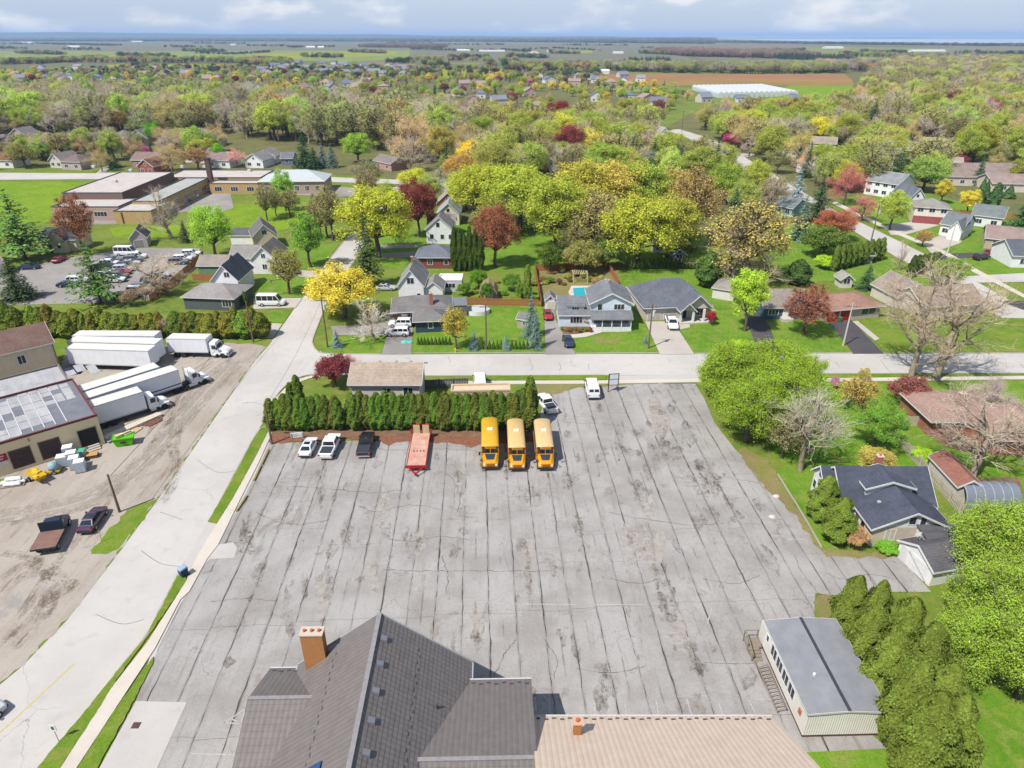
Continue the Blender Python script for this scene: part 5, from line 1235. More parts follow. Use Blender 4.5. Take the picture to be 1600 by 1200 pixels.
def bare(key, seed, cr=4.5, th=0.16, limbs=7, buds=900, bud=0.13, bark=None, lev=3, up=0.55):
    rng = np.random.default_rng(seed); H = 10.0; segs = []; tw = []; tips = []
    tr, pts = curve_segs((0,0,0), (rng.normal()*.3, rng.normal()*.3, H*.55), .023*H, .011*H, rng, 5, 0, .015); segs += tr
    def grow(p, d, L, r, l):
        n = 3; q = np.array(p, float); dd = np.array(d, float)
        for i in range(n):
            dd = dd + rng.normal(size=3)*.16 + np.array([0,0,.06]); dd /= np.linalg.norm(dd); q2 = q + dd*L/n
            (segs if l < 2 else tw).append((q.copy(), q2.copy(), max(r*(1-.25*i), .0058), max(r*(1-.25*(i+1)), .0045))); q = q2
            if l < lev:
                for _ in range(2 if l else 1 + (i > 0)):
                    v = dd + rng.normal(size=3)*.62; v[2] += .12; v /= np.linalg.norm(v); grow(q, v, L*rng.uniform(.5, .72), r*.44, l+1)
        tips.append(q)
    for i in range(limbs):
        a = 2*math.pi*i/limbs + rng.normal()*.3; el = rng.uniform(.35, 1.1)*up/.55
        k = rng.integers(1, 5) if i else 5
        d = np.array([math.cos(a)*math.cos(el), math.sin(a)*math.cos(el), math.sin(el)])
        grow(pts[k], d, rng.uniform(.42, .56)*cr*1.05, .0115*H, 0)
    grow(pts[5], np.array([0,0,1.0]), H*.24, .010*H, 0)
    tv, tf = tubes_np(segs, 5); cv, cf = tubes_np(tw, 3)
    T = np.array(tips); idx = rng.integers(0, len(T), buds); P = T[idx] + rng.normal(size=(buds,3))*.28
    bv, bf = leaves_np(P, rng.normal(size=(buds,3)), bud, rng)
    cv, cf = np.vstack([cv, bv]), np.vstack([cf, bf + len(cv)])
    zm = cv[:,2].max(); s = 10.0/zm
    reg(key, tv*s, tf, cv*s, cf, 2*np.percentile(np.hypot(cv[:,0], cv[:,1]), 97)*s, bark or BARKP, TWIG, TWIGI)
def spruce(key, seed, r=2.3, whorls=17, per=10, droop=0.22, ls=0.42, nleaf=11, z0=0.6):
    rng = np.random.default_rng(seed); H = 10.0; P = []; N = []; S = []; segs = [((0,0,0),(0,0,H*.96),.16,.02)]
    for k in range(whorls):
        t = k/whorls; z = z0 + (H-z0-.15)*t; R_ = r*(1-t)**.85 + .08
        for j in range(max(4, int(per*(1-t*.55)))):
            a = rng.uniform(0, 6.283); Lb = R_*rng.uniform(.72, 1.1); n = max(3, int(nleaf*(.35+.65*(1-t))))
            e = np.array([math.cos(a)*Lb, math.sin(a)*Lb, z - droop*Lb + rng.normal()*.08]); 
            if t < .8: segs.append(((0,0,z), e, .03, .008))
            for i in range(n):
                u = (i + rng.uniform(.2, 1))/n; p = np.array([0,0,z]) + (e - np.array([0,0,z]))*u; p += rng.normal(size=3)*np.array([.16,.16,.10])*(R_/2 + .3)
                P.append(p); N.append(np.array([math.cos(a)*.5, math.sin(a)*.5, .9]) + rng.normal(size=3)*.4); S.append(ls*(.55 + .45*(1-t)))
    P.append(np.array([0,0,H-.1])); N.append(np.array([1.0,0,.1])); S.append(.3)
    tv, tf = tubes_np(segs, 4); cv, cf = leaves_np(np.array(P), np.array(N), np.array(S), rng, .62)
    reg(key, tv, tf, cv, cf, 2*r, BARK, NEED, NEEDI)
def cedar(key, seed, r=1.1, n=2400, ls=0.24, taper=0.75, bulge=0.28, lump=0.16):
    rng = np.random.default_rng(seed); H = 10.0
    def prof(t): return r*np.minimum(1, (t+.03)/bulge)**.5*np.where(t < bulge, 1, np.clip((1-t)/(1-bulge), 0, 1)**taper)
    t = rng.uniform(0, 1, n*3); keep = rng.uniform(0, 1, n*3) < (prof(t)/r*.9 + .1); t = t[keep][:n]; n = len(t)
    a = rng.uniform(0, 6.283, n); ph = rng.uniform(0, 6.283, 4)
    lum = 1 + lump*(np.sin(3*a + t*9 + ph[0]) + .8*np.sin(5*a - t*14 + ph[1]) + .6*np.sin(2*a + t*27 + ph[2]))
    R_ = prof(t)*lum*(rng.uniform(.66, 1.0, n)**.6)*rng.choice((1.0, 1.0, 1.0, 1.12), n)
    P = np.stack([R_*np.cos(a), R_*np.sin(a), t*H*.97 + .15], 1)
    N = np.stack([np.cos(a), np.sin(a), .55 + 0*a], 1) + rng.normal(size=(n,3))*.45
    cv, cf = leaves_np(P, N, ls, rng, 1.3)
    # closed inner body, so the hedge is not see-through
    m, k = 10, 12; tt = np.linspace(.005, .96, m); V = []; F = []
    for i in range(m):
        for j in range(k): aa = 6.283*j/k; V.append([prof(tt[i])*.66*math.cos(aa), prof(tt[i])*.66*math.sin(aa), tt[i]*H*.97])
    for i in range(m-1):
        for j in range(k): F.append([i*k+j, i*k+(j+1) % k, (i+1)*k+(j+1) % k, (i+1)*k+j])
    cf = np.vstack([cf, np.array(F) + len(cv)]); cv = np.vstack([cv, np.array(V, float)])
    tv, tf = tubes_np([((0,0,0),(0,0,H*.6),.12*r,.04)], 5)
    reg(key, tv, tf, cv, cf, 2*r*1.08, BARK, NEED, NEEDI)
for i in range(4): leafy('leaf%d' % i, 20+i, 4.2, .10, 56, 16000, .165, .30, 10)
for i in range(3): leafy('sparse%d' % i, 40+i, 4.3, .12, 60, 6500, .15, .28, 22)
for i in range(3): leafy('dense%d' % i, 60+i, 4.6, .12, 60, 19000, .19, .30, 6)
for i in range(2): leafy('round%d' % i, 70+i, 3.4, .22, 44, 15000, .17, .33, 8, zmin=-.85)
for i in range(2): leafy('tall%d' % i, 80+i, 2.9, .12, 46, 11000, .17, .34, 12)
for i in range(3): leafy('shrub%d' % i, 90+i, 6.0, .0, 46, 11000, .32, .30, 8, zmin=-.2)
for i in range(4): bare('bare%d' % i, 100+i, 4.6, .16, 8, 150, .06)
for i in range(2): bare('bud%d' % i, 120+i, 4.4, .16, 9, 15000, .085, BARK)
for i in range(3): spruce('spruce%d' % i, 130+i, 2.3, 24, 15, .24, .27, 22)
for i in range(2): spruce('pine%d' % i, 140+i, 3.2, 15, 11, -.10, .30, 34, 1.6)
for i in range(4): cedar('cedar%d' % i, 150+i, 1.05, 4600, .21, .42, .34, .13)
for i in range(3): cedar('bushcedar%d' % i, 160+i, 2.9, 9000, .30, .42, .38, .10)
for i in range(2): cedar('cone%d' % i, 170+i, 2.2, 2600, .36, .9, .12, .12)
for i in range(3): leafy('fine%d' % i, 210+i, 4.5, .08, 75, 34000, .105, .26, 14)
for i in range(3): cedar('finebush%d' % i, 220+i, 2.6, 26000, .16, .54, .33, .22)
NKIND = {'fine':3,'finebush':3,'leaf':4,'sparse':3,'dense':3,'round':2,'tall':2,'shrub':3,'bare':4,'bud':2,'spruce':3,'pine':2,'cedar':4,'bushcedar':3,'cone':2}
NAMES = {'fine':'leafy_tree','finebush':'cedar_bush','leaf':'leafing_tree','sparse':'leafing_tree','dense':'leafy_tree','round':'leafy_tree','tall':'leafing_tree','shrub':'shrub','bare':'bare_tree','bud':'budding_tree','spruce':'spruce_tree','pine':'pine_tree','cedar':'cedar_tree','bushcedar':'cedar_bush','cone':'young_conifer'}
def soft(col, a=0.07):
    c = srgb(*col); g = (c[0] + c[1] + c[2]) / 3
    return tuple(x*(1-a) + g*a for x in c)
TREEPOS = []
_tc_ = [0]
def put_tree(kind, p, h, wid, col, label, group=None, k=1.3, cat=None):
    _tc_[0] += 1; n = _tc_[0]; rg = random.Random(n*31 + 5)
    key = '%s%d' % (kind, rg.randrange(NKIND[kind])); pr = PROTO[key]
    o = thing(NAMES[kind], label, cat or ('shrub' if kind in ('shrub','bushcedar','finebush') else 'tree'), p, rg.uniform(0, 6.28), group)
    s = h/10.0; sx = wid/pr['w']; sx = min(max(sx, s*.55), s*1.9)
    o.scale = (sx, sx, s)
    t = link('trunk', pr['trunk'], o); c = link('crown', pr['crown'], o)
    j = rg.uniform(.92, 1.1); cc = soft(col); c.color = (cc[0]*k*j, cc[1]*k*j, cc[2]*k*j, 1)
    TREEPOS.append((p.x, p.y, wid/2)); return o
def tree(kind, x, yb, yt, w, col, label, group=None, k=1.3):
    p = at(x, yb); h = top_z(p, yt); mid = Vector((p.x, p.y, h*.5)); wid = w/ppm(mid)
    return put_tree(kind, p, h, wid, col, label, group, k)
LIME, YG, OLIVE, BUD, ORG, GREYB = (176,206,44), (172,182,58), (150,150,76), (182,142,92), (200,164,86), (168,154,136)
CRIM, YEL_, PINE, BLUES, PINK, GOLD, GREEN, SPR = (142,64,66), (212,196,62), (66,98,52), (112,136,130), (206,120,156), (140,146,58), (128,182,52), (56,84,52)
PALE = (166,148,124)

# --- around the parking lot
G = 'bright green bushes at the street corner of the lot'
for a, lb in (((1137,640,528,110),'next the lot entrance'),((1205,632,530,125),'against the cross street'),((1165,690,580,115),'jutting over the lot edge'),((1222,672,560,120),'beside the grey sparse tree'),((1252,640,548,60),'at the street end of the clump'),((1115,622,556,60),'smallest by the lot entrance')):
    tree('fine', *a, (150,178,44), 'bright lime green bushy tree, ' + lb, G)
tree('bare', 1250,735,598,150, (166,162,140), 'grey sparse crab tree hanging over the lot edge')
tree('sparse', 1222,716,640,70, (170,166,110), 'small half bare tree between the lime bushes and grey tree')
tree('fine', 1365,700,622,78, (134,178,60), 'fresh green small tree by the corner of the picket fence')
tree('shrub', 1366,732,702,56, (190,176,90), 'yellow shrub behind the dark roofed bungalow')
tree('shrub', 1416,634,586,60, (146,92,84), 'maroon leaved shrub below the great bare trees')
tree('bare', 1423,590,398,170, PALE, 'great bare tree with ivy trunk nearer the lot, beside the cross street')
tree('bare', 1460,594,402,200, PALE, 'great bare spreading tree, the right one of the ivy trunk pair')
tree('bare', 1518,750,606,180, (172,158,140), 'bare grey fruit tree leaning over the long shed')
tree('bud', 1545,640,592,80, (168,148,146), 'pinkish flowering tree by the brick ranch house')
tree('sparse', 1335,640,588,66, (206,178,84), 'small yellow orange leafing tree on the corner lawn')
tree('shrub', 1302,607,588,14, (206,150,176), 'tiny pink shrub by the sidewalk')
tree('sparse', 1348,596,574,22, (214,196,100), 'thin sapling beside the street sidewalk')
tree('shrub', 1440,664,646,20, (196,140,190), 'lilac pink shrub at the wooden fence')
tree('shrub', 1438,722,700,28, LIME, 'low lime shrub inside the picket fence')
tree('bare', 1600,720,620,90, (196,176,150), 'bare tree above the brick ranch roof at the right edge')
G = 'green trees at the right edge of the photo'
for a, lb in (((1545,905,788,150),'behind the white garage roof'),((1600,900,790,120),'by the arched tent at the edge'),((1505,980,892,80),'in front of the white garage'),((1600,985,856,150),'in the middle of the clump'),((1535,1010,880,150),'next the cedar bushes'),((1590,1090,950,170),'above the corner lawn'),((1500,1060,950,120),'lowest beside the cedar bushes')):
    tree('fine', *a, (150,176,58), 'yellow green spring tree, ' + lb, G)
G = 'golden green cedar bushes by the portable classroom'
for i, a in enumerate(((1318,990,898,54),(1352,1006,905,48),(1340,1045,940,60),(1392,1048,932,74),(1372,1092,985,70),(1420,1096,972,76),(1398,1160,1030,86),(1450,1146,1036,80),(1422,1212,1080,92),(1466,1196,1085,76))):
    tree('finebush', *a, (98,112,40), 'golden green cedar bush, %s from the top of the row by the portable' % ['first','second','third','fourth','fifth','sixth','seventh','eighth','ninth','tenth','eleventh'][i], G)
tree('finebush', 1281,812,742,46, (104,122,42), 'round cedar bush at the bungalow, upper of the two')
tree('finebush', 1304,845,776,50, (104,122,42), 'round cedar bush at the bungalow, lower of the two')
tree('shrub', 1336,858,822,34, (206,170,120), 'straw coloured shrub at the bungalow corner')
tree('shrub', 1385,862,848,40, GREEN, 'low green shrub along the bungalow front')
# --- the tall cedar hedge on the lot
rg = random.Random(21); G = 'tall cedars in the hedge above the parking lot'; HC = (98,122,42)
n = 0
for row, (yb, off) in enumerate(((671,0),(660,6))):
    x = 428 + off
    while x < 836:
        if not (536 < x < 547):
            jit = rg.uniform(-2, 2)
            tree('cedar', x + jit, yb + rg.uniform(-1.5, 1.5), (616 if x > 545 else 620) - row*3 + rg.uniform(-4, 5) - (14 if x > 815 else 0), 22, (HC[0]+rg.randrange(-10, 10), HC[1]+rg.randrange(-12, 10), HC[2]), 'tall cedar in the %s row of the parking lot hedge' % ['front','back'][row], G, 0.85)
            n += 1
        x += 10.5 if row == 0 else 13
tree('cedar', 828,664,586,26, HC, 'tallest cedar at the bus end of the hedge', None, .85)
tree('cedar', 470,648,585,22, HC, 'tall cedar peak behind the left half of the hedge', None, .85)
tree('cedar', 459,650,597,18, HC, 'lower cedar peak behind the left half of the hedge', None, .85)
tree('shrub', 524,604,553,58, (132,66,70), 'dark pink crab apple tree beside the corner house')
tree('bud', 548,592,550,40, (186,128,126), 'small reddish blossom tree by the corner house roof')
# --- cross street front gardens
tree('spruce', 527,543,514,22, BLUES, 'little blue spruce on the corner lawn by the pole')
tree('bare', 585,532,462,80, (196,188,172), 'white barked bare birch on the corner lawn')
tree('leaf', 538,497,413,112, YEL_, 'bright yellow blossoming maple beside the street')
tree('spruce', 577,448,326,62, (74,92,44), 'tall dark Norway spruce beside the street')
tree('leaf', 592,402,280,118, (186,190,50), 'huge yellow green willow beside the street')
tree('dense', 655,370,276,64, (140,74,64), 'crimson maple behind the great willow')
tree('leaf', 648,300,262,60, (196,200,44), 'bright yellow green tree above the crimson maple')
tree('leaf', 774,418,312,72, (160,104,70), 'rust red maple beside the columnar cedars')
for i, x in enumerate((711,719,727,735,743,751)): tree('cedar', x, 424, 352+ (i % 3)*6, 13, (76,96,34), 'narrow dark columnar cedar, %s from the brick bungalow' % ['first','second','third','fourth','fifth','sixth'][i], 'row of columnar cedars behind the gardens', .85)
tree('spruce', 741,547,513,20, BLUES, 'small blue spruce left of the utility pole in the lawn hedge')
tree('spruce', 791,547,521,18, BLUES, 'small blue spruce right of the utility pole in the lawn hedge')
tree('sparse', 713,546,476,48, (206,190,56), 'small yellow leafing tree in front of the navy garage')
tree('spruce', 830,527,455,34, (92,116,106), 'blue green spruce left of the red car driveway')
tree('spruce', 837,545,480,26, (98,122,112), 'shorter blue spruce in front of its taller neighbour')
tree('spruce', 1008,537,521,10, BLUES, 'tiny blue spruce beside the pole on the lawn')
tree('round', 1163,518,413,64, (170,196,54), 'round topped fresh green tree beside the dark driveway')
tree('sparse', 1255,524,442,82, (170,104,80), 'red brown leafing tree in front of the blue house')
tree('bare', 1146,446,345,120, PALE, 'bare grey tree in front of the amber spreading tree')
tree('sparse', 1160,438,308,150, (198,182,96), 'wide amber tinted leafing tree behind the round green tree')
tree('bare', 1185,446,370,90, PALE, 'pale bare tree behind the blue house')
tree('bushcedar', 1104,448,392,40, (70,92,40), 'dark evergreen bush at the corner of the hip roof house')
tree('shrub', 1110,508,484,16, (176,60,70), 'small red shrub at the porch of the hip roof house')
tree('shrub', 914,509,492,14, (190,150,60), 'orange shrub in the porch house flower bed')
tree('shrub', 1152,565,530,40, LIME, 'low lime bush beside the street across from the driveway')
tree('cedar', 824,473,412,14, (96,116,40), 'slim cedar at the fence of the pool garden')
for i, (x, yb, yt, w, c, lb) in enumerate(((860,424,380,45,(96,120,40),'dark'),(910,428,372,60,OLIVE,'olive'),(950,420,372,50,(120,140,60),'mid green'),(893,418,385,40,(190,160,120),'straw'),(748,452,420,30,(110,150,40),'fresh green'),(760,470,440,20,(100,140,44),'garden'),(725,462,442,22,(104,140,44),'rounded green'),(800,455,425,30,(110,146,50),'leafy'),(815,470,440,20,(120,150,50),'pale'))):
    tree('shrub', x, yb, yt, w, c, '%s shrub in the back gardens, %s of them from the left' % (lb, ['sixth','eighth','ninth','seventh','second','third','first','fourth','fifth'][i]), 'shrubs in the back gardens')
rg = random.Random(77)
for i in range(26):
    x, y = rg.uniform(842, 950), rg.uniform(424, 446); tree('shrub', x, y, y - rg.uniform(4, 11), rg.uniform(8, 16), rg.choice(((150,150,60),(120,150,50),(170,140,90),(160,170,70),(140,110,70),(196,180,120))), 'small garden plant in the fenced pool garden', 'plants of the pool garden')
for i in range(14):
    x, y = rg.uniform(735, 835), rg.uniform(440, 466); tree('shrub', x, y, y - rg.uniform(4, 9), rg.uniform(8, 14), rg.choice(((150,160,60),(120,160,50),(170,150,90),(160,176,70))), 'small plant in the garden behind the cedar fence', 'plants behind the cedar fence')
for i in range(9): tree('shrub', 878 + i*5.5, 516 + (i % 3)*2, 510 + (i % 2)*2, 7, ((120,150,60),(150,140,70),(160,110,70))[i % 3], 'low plant in the porch house flower bed', 'flower bed plants')
# clipped little cedars along the front lawn edges
for i, x in enumerate((654,659,664,669,675,681,687,692,697,703)): tree('cone', x, 539, 526, 6.5, (84,112,40), 'knee high clipped cedar in the row before the navy garage', 'clipped cedar row before the navy garage', .85)
for i, x in enumerate((753,759,765,771,777,783,800,806,812,818,824)): tree('cone', x, 546, 531, 6.5, (84,112,40), 'knee high clipped cedar in the lawn edge row with the pole', 'clipped cedar row on the lawn edge', .85)
for i in range(18): tree('cedar', 985 + i*5.8, 421, 403, 6, (88,108,40), 'young cedar in the row behind the hip roof house', 'young cedar row behind the hip roof house', .85)
for i in range(9): tree('cedar', 1302 + i*9, 424 - i*2.2, 382 - i*1.5, 13, (112,132,50), 'clipped tall cedar in the row behind the red garage house', 'cedar row behind the red garage house', .85)
for i in range(6): tree('cedar', 1422 + i*8, 432 - i*3, 398 - i*1, 14, (84,104,44), 'dark clipped cedar in the clump by the side street', 'dark cedar clump by the side street', .85)
tree('spruce', 1352,452,412,40, (72,104,60), 'dark spruce behind the red garage house')
tree('spruce', 1415,470,425,46, (104,116,56), 'olive spruce at the corner of the hidden brown roofed house')
tree('round', 1475,452,400,56, (140,168,60), 'rounded green tree at the side street corner')
tree('bare', 1540,485,440,60, (200,184,150), 'bare tree beyond the hidden brown roofed house')
tree('bare', 1405,423,370,30, GREYB, 'thin bare street tree on the side street')
tree('sparse', 1440,385,358,28, (206,170,90), 'young amber street tree on the side street lawn')
tree('leaf', 1390,360,293,48, (176,190,74), 'yellow green street tree beside the side street')
tree('leaf', 1300,376,326,66, (176,106,74), 'rusty red tree on the side street lawn')
tree('shrub', 1285,402,352,70, (110,132,56), 'big dark green bush behind the blue house')
tree('shrub', 1285,420,398,30, LIME, 'lime green bush on the back lawn')
tree('bushcedar', 1245,445,405,40, (66,88,40), 'dark evergreen on the back lawn of the blue house')
tree('spruce', 1240,330,262,44, (128,150,150), 'tall blue grey spruce beside the side street')
tree('spruce', 1249,375,303,44, (96,122,96), 'grey green spruce in front of the tall blue grey one')
tree('spruce', 1275,345,270,50, (64,84,52), 'dark spruce at the bend of the side street')
tree('spruce', 1144,350,292,48, (70,96,66), 'dark spruce standing left of the side street wood')
tree('leaf', 1178,304,248,50, (172,180,66), 'yellow green tree on the near side of the upper side street')
tree('sparse', 1206,322,272,44, (170,164,92), 'thin olive tree on the near side of the upper side street')
tree('leaf', 1128,272,222,46, (166,172,66), 'olive green tree where the side street leaves the wood')
tree('bud', 1318,320,252,66, (176,104,96), 'large wine red tree on the side street')
tree('bud', 1345,345,300,50, (176,110,104), 'smaller wine red tree beside the side street')
tree('tall', 1470,318,278,26, YEL_, 'bright yellow small tree behind the two white gables')
tree('round', 1510,335,296,30, YEL_, 'egg shaped yellow tree behind the two storey house')
tree('pine', 1398,296,228,60, (60,96,48), 'dark full pine behind the big white house')
tree('leaf', 1440,300,242,66, (150,176,80), 'pale green willow behind the white gabled house')
tree('leaf', 1377,240,194,70, (222,206,34), 'bright yellow maple crown in the right hand wood')
tree('leaf', 1273,226,182,48, (214,206,50), 'yellow maple at the bend before the wood')
tree('leaf', 1520,256,188,64, (150,150,40), 'broad olive tree beyond the community building')
tree('spruce', 1360,205,156,34, (64,82,44), 'tall dark spruce rising from the right hand wood')
tree('spruce', 1590,365,303,56, (66,104,50), 'dark spruce at the right edge of the side street')
tree('leaf', 1490,262,236,34, (150,70,74), 'dark wine tree beside the pale green roof')
tree('shrub', 1143,230,206,30, (176,60,110), 'magenta blossom shrub at the street bend')
for i, (x, yb, yt, w) in enumerate(((1527,322,276,20),(1535,318,280,18),(1550,326,284,20),(1545,345,310,26),(1575,310,288,34))): tree('cone' if i != 2 else 'cedar', x, yb, yt, w, (70,98,54), 'dark conifer before the community building, %s from the left' % ['first','second','fourth','third','fifth'][i], 'conifers before the community building')
# --- left side
tree('leaf', 338,404,316,68, (160,196,64), 'fresh green tree beside the school field')
tree('tall', 486,418,330,52, (124,164,58), 'tall mid green tree on the street lawn')
tree('sparse', 452,460,383,58, (170,166,76), 'thin olive leafing tree on the lawn by the white van')
tree('pine', 158,474,374,98, (84,116,50), 'large pine standing over the car lot')
tree('pine', 40,405,296,118, (96,130,62), 'tall open pine at the left edge')
tree('spruce', 30,468,398,72, (70,86,48), 'dark drooping spruce at the left end of the hedge')
tree('sparse', 132,398,298,64, (170,112,76), 'dying red brown conifer behind the cream cottage')
tree('bare', 268,372,284,84, GREYB, 'bare ash tree in front of the school')
tree('bare', 242,460,392,96, (186,166,140), 'bare spreading tree among the parked cars')
for i, (x, yb, yt, w) in enumerate(((262,462,436,40),(285,445,418,34),(205,478,452,30),(228,475,440,36))): tree('bare' if i % 2 else 'sparse', x, yb, yt, w, (176,150,116), 'scrubby %s tree along the car lot fence' % ['leafing','bare'][i % 2], 'scrub along the car lot fence')
tree('spruce', 291,378,344,26, (76,86,56), 'small brownish spruce by the school field')
tree('tall', 447,330,262,34, (150,186,80), 'narrow pale green tree against the school hall')
for i, (x, yb, yt, w) in enumerate(((418,345,285,34),(432,338,290,30),(455,340,292,36),(502,374,300,46),(520,376,286,54),(512,372,298,50))): tree('sparse', x, yb, yt, w, (164,160,96), 'slender leafing tree between the school and street, %s from the left' % ['first','second','third','fourth','sixth','fifth'][i], 'slender trees beside the school field')
G = 'golden cedars in the hedge behind the white trailers'; rg = random.Random(31)
x = -6
while x < 412:
    if not (258 < x < 272):
        yb = 527 + rg.uniform(-2, 2); yt = (484 if x > 90 else 478) + rg.uniform(-7, 8)
        tree('bushcedar' if rg.random() < .7 else 'cedar', x, yb, yt, 32, (126+rg.randrange(-20, 12), 134+rg.randrange(-14, 10), 46), 'golden green cedar in the hedge behind the white trailers', G, .9)
    x += 13
tree('bare', 263,528,492,26, (176,160,130), 'bare tuft in the gap of the trailer hedge')
tree('cedar', 384,478,455,9, (70,96,40), 'slim dark cedar at the white stair railing')
# --- the big grove behind the gardens
GV = [((752,352,250,100),(180,186,54),'leaf'),((812,362,252,115),(172,184,56),'leaf'),((868,392,268,110),(168,178,58),'leaf'),((905,356,246,110),(186,180,66),'leaf'),((955,352,242,110),(192,176,78),'leaf'),((996,418,296,122),(182,186,56),'leaf'),((1042,402,298,92),(176,176,64),'leaf'),((1078,382,256,98),(188,160,88),'sparse'),((925,398,288,90),(184,172,100),'sparse'),((960,402,330,70),(170,160,96),'sparse'),((1000,352,246,90),(164,180,64),'leaf'),((846,352,290,90),(178,172,80),'leaf'),((776,372,300,70),(170,176,70),'sparse'),((1040,345,256,90),(192,176,84),'leaf'),((730,330,262,70),(178,186,60),'leaf'),((900,405,340,60),(160,156,90),'sparse')]
for i, (a, c, kd) in enumerate(GV):
    tree(kd, *a, c, '%s tree in the tall grove behind the gardens' % {'leaf':'yellow green full','sparse':'thin amber green','bud':'brown budding'}[kd], 'tall grove behind the gardens')
for i, (x, yb, yt, w) in enumerate(((985,262,214,60),(1020,268,216,70),(1055,272,222,60),(1040,255,212,50))): tree('pine', x, yb, yt, w, (58,84,46), 'dark broad pine in the clump behind the grove, %s from the left' % ['first','second','fourth','third'][i], 'dark pines behind the grove')
tree('shrub', 1080,395,355,40, (164,180,100), 'pale flowering bush beyond the young cedar row')
for i, (x, yb, yt, w, c) in enumerate(((478,262,205,46,SPR),(505,260,222,26,(108,128,128)),(520,262,222,26,(92,116,108)),(492,264,228,30,SPR),(700,284,218,36,(62,84,48)),(812,262,200,40,(72,82,44)),(800,262,212,34,(66,82,46)),(176,262,222,30,(48,80,48)),(1090,262,228,40,(62,84,58)),(865,272,226,16,(96,126,118)))):
    tree('spruce', x, yb, yt, w, c, 'dark spruce in the middle distance, %s counting from the left' % ['second','fourth','fifth','third','sixth','eighth','seventh','first','tenth','ninth'][i], 'spruces in the middle distance')
for i, (x, yb, yt, w, c, kd) in enumerate(((640,268,208,66,GREYB,'bare'),(240,262,186,0,GREEN,'round'),(690,262,190,50,(184,172,84),'leaf'),(742,268,215,60,(222,196,50),'leaf'),(720,290,238,60,ORG,'leaf'),(770,285,222,90,(188,160,104),'bud'),(560,255,205,50,(150,180,60),'leaf'),(345,258,222,24,(130,190,40),'tall'),(243,226,190,24,(110,170,30),'round'),(372,262,230,34,(206,150,140),'bud'),(270,268,222,60,(180,158,108),'bud'),(310,266,226,44,(190,150,90),'sparse'),(160,268,230,40,(178,156,104),'bud'),(40,262,222,50,(150,150,70),'sparse'),(115,240,226,30,(140,50,60),'dense'),(215,228,206,30,(140,160,60),'leaf'))):
    if w: tree(kd, x, yb, yt, w, c, '%s tree near the back street houses, %s from left' % ({'bare':'bare grey','round':'round green','leaf':'bright leafing','bud':'blossoming','tall':'narrow green','sparse':'thin leafing','dense':'dark crimson'}[kd], ['twelfth','none','thirteenth','fifteenth','fourteenth','sixteenth','eleventh','ninth','fifth','tenth','seventh','eighth','third','first','second','fourth'][i]), 'trees near the back street houses')

# --- woods and street trees filled in by region
def inside(x, y, poly):
    r = False; n = len(poly); j = n-1
    for i in range(n):
        if (poly[i][1] > y) != (poly[j][1] > y) and x < (poly[j][0]-poly[i][0])*(y-poly[i][1])/(poly[j][1]-poly[i][1]) + poly[i][0]: r = not r
        j = i
    return r
def topx(p):
    dep = p.y*_cp + (CAMH-p.z)*_sp; up = p.y*_sp + (p.z-CAMH)*_cp
    return 800 + FPX*p.x/dep, 600 - FPX*up/dep
KEEP_OUT = [RS_L + RS_R, [(1100,258),(1150,295),(1290,350),(1345,380),(1335,335),(1205,268),(1060,203),(1035,215)], [(1215,262),(1318,262),(1318,234),(1215,234)], [(1405,262),(1505,280),(1505,228),(1425,226)], BACKST, [(385,240),(440,240),(440,262),(385,262)], [(655,238),(725,238),(725,258),(655,258)], [(1020,205),(1100,205),(1100,255),(1020,255)], [(710,188),(745,188),(735,210),(712,210)], [(80,255),(520,255),(560,330),(80,360)]]
def region(poly, step, mix, hr, label, group, seed, gap=0.0):
    """mix: (weight, kind, colour); returns (size, args) rows"""
    W_ = [at(x, y) for x, y in poly]; xs = [p.x for p in W_]; ys = [p.y for p in W_]; rg = random.Random(seed); out = []
    wp = [(p.x, p.y) for p in W_]; tot = sum(m[0] for m in mix)
    y = min(ys)
    while y < max(ys):
        x = min(xs)
        while x < max(xs):
            p = Vector((x + rg.uniform(-.45, .45)*step, y + rg.uniform(-.45, .45)*step, 0)); x += step
            if rg.random() < gap or not inside(p.x, p.y, wp): continue
            px, py = topx(p)
            if not (-60 < px < 1660) or any(inside(px, py, k) for k in KEEP_OUT): continue
            if any(abs(p.x-tx) < r*.75+1.5 and abs(p.y-ty) < r*.75+1.5 for tx, ty, r in TREEPOS): continue
            q = rg.uniform(0, tot)
            for wgt, kd, c in mix:
                q -= wgt
                if q <= 0: break
            h = rg.uniform(*hr) * (1.0 if kd not in ('shrub', 'round') else .6); cj = rg.uniform(-14, 14)
            c = tuple(max(20, min(240, v + cj + rg.uniform(-8, 8))) for v in c)
            wd = h * {'spruce': .42, 'pine': .6, 'tall': .5, 'cedar': .25}.get(kd, rg.uniform(.75, 1.12))
            out.append((h*ppm(p), kd, p, h, wd, c, label, group))
        y += step
    return out
WOOD = [(3.2,'sparse',(170,170,110)),(6,'bare',(178,166,148)),(1.5,'leaf',(172,186,76)),(1.0,'bud',(178,162,104)),(1.2,'sparse',(188,170,90)),(.5,'tall',(150,176,70))]
SUB = [(2,'leaf',(170,180,60)),(1.0,'bud',(180,158,108)),(1.4,'spruce',SPR),(1.4,'sparse',(178,168,110)),(.6,'leaf',(210,190,66)),(.2,'dense',(140,80,76)),(.5,'pine',(66,92,52)),(.6,'bare',GREYB),(.2,'shrub',PINK),(.8,'leaf',(150,180,70))]
MIXR = [(3,'leaf',(164,174,72)),(2.4,'sparse',(178,174,104)),(2.6,'bare',(182,168,148)),(1.0,'bud',(182,162,98)),(.9,'spruce',(62,86,52)),(.3,'leaf',(196,190,64)),(.2,'dense',(140,76,66))]
ROWS = []
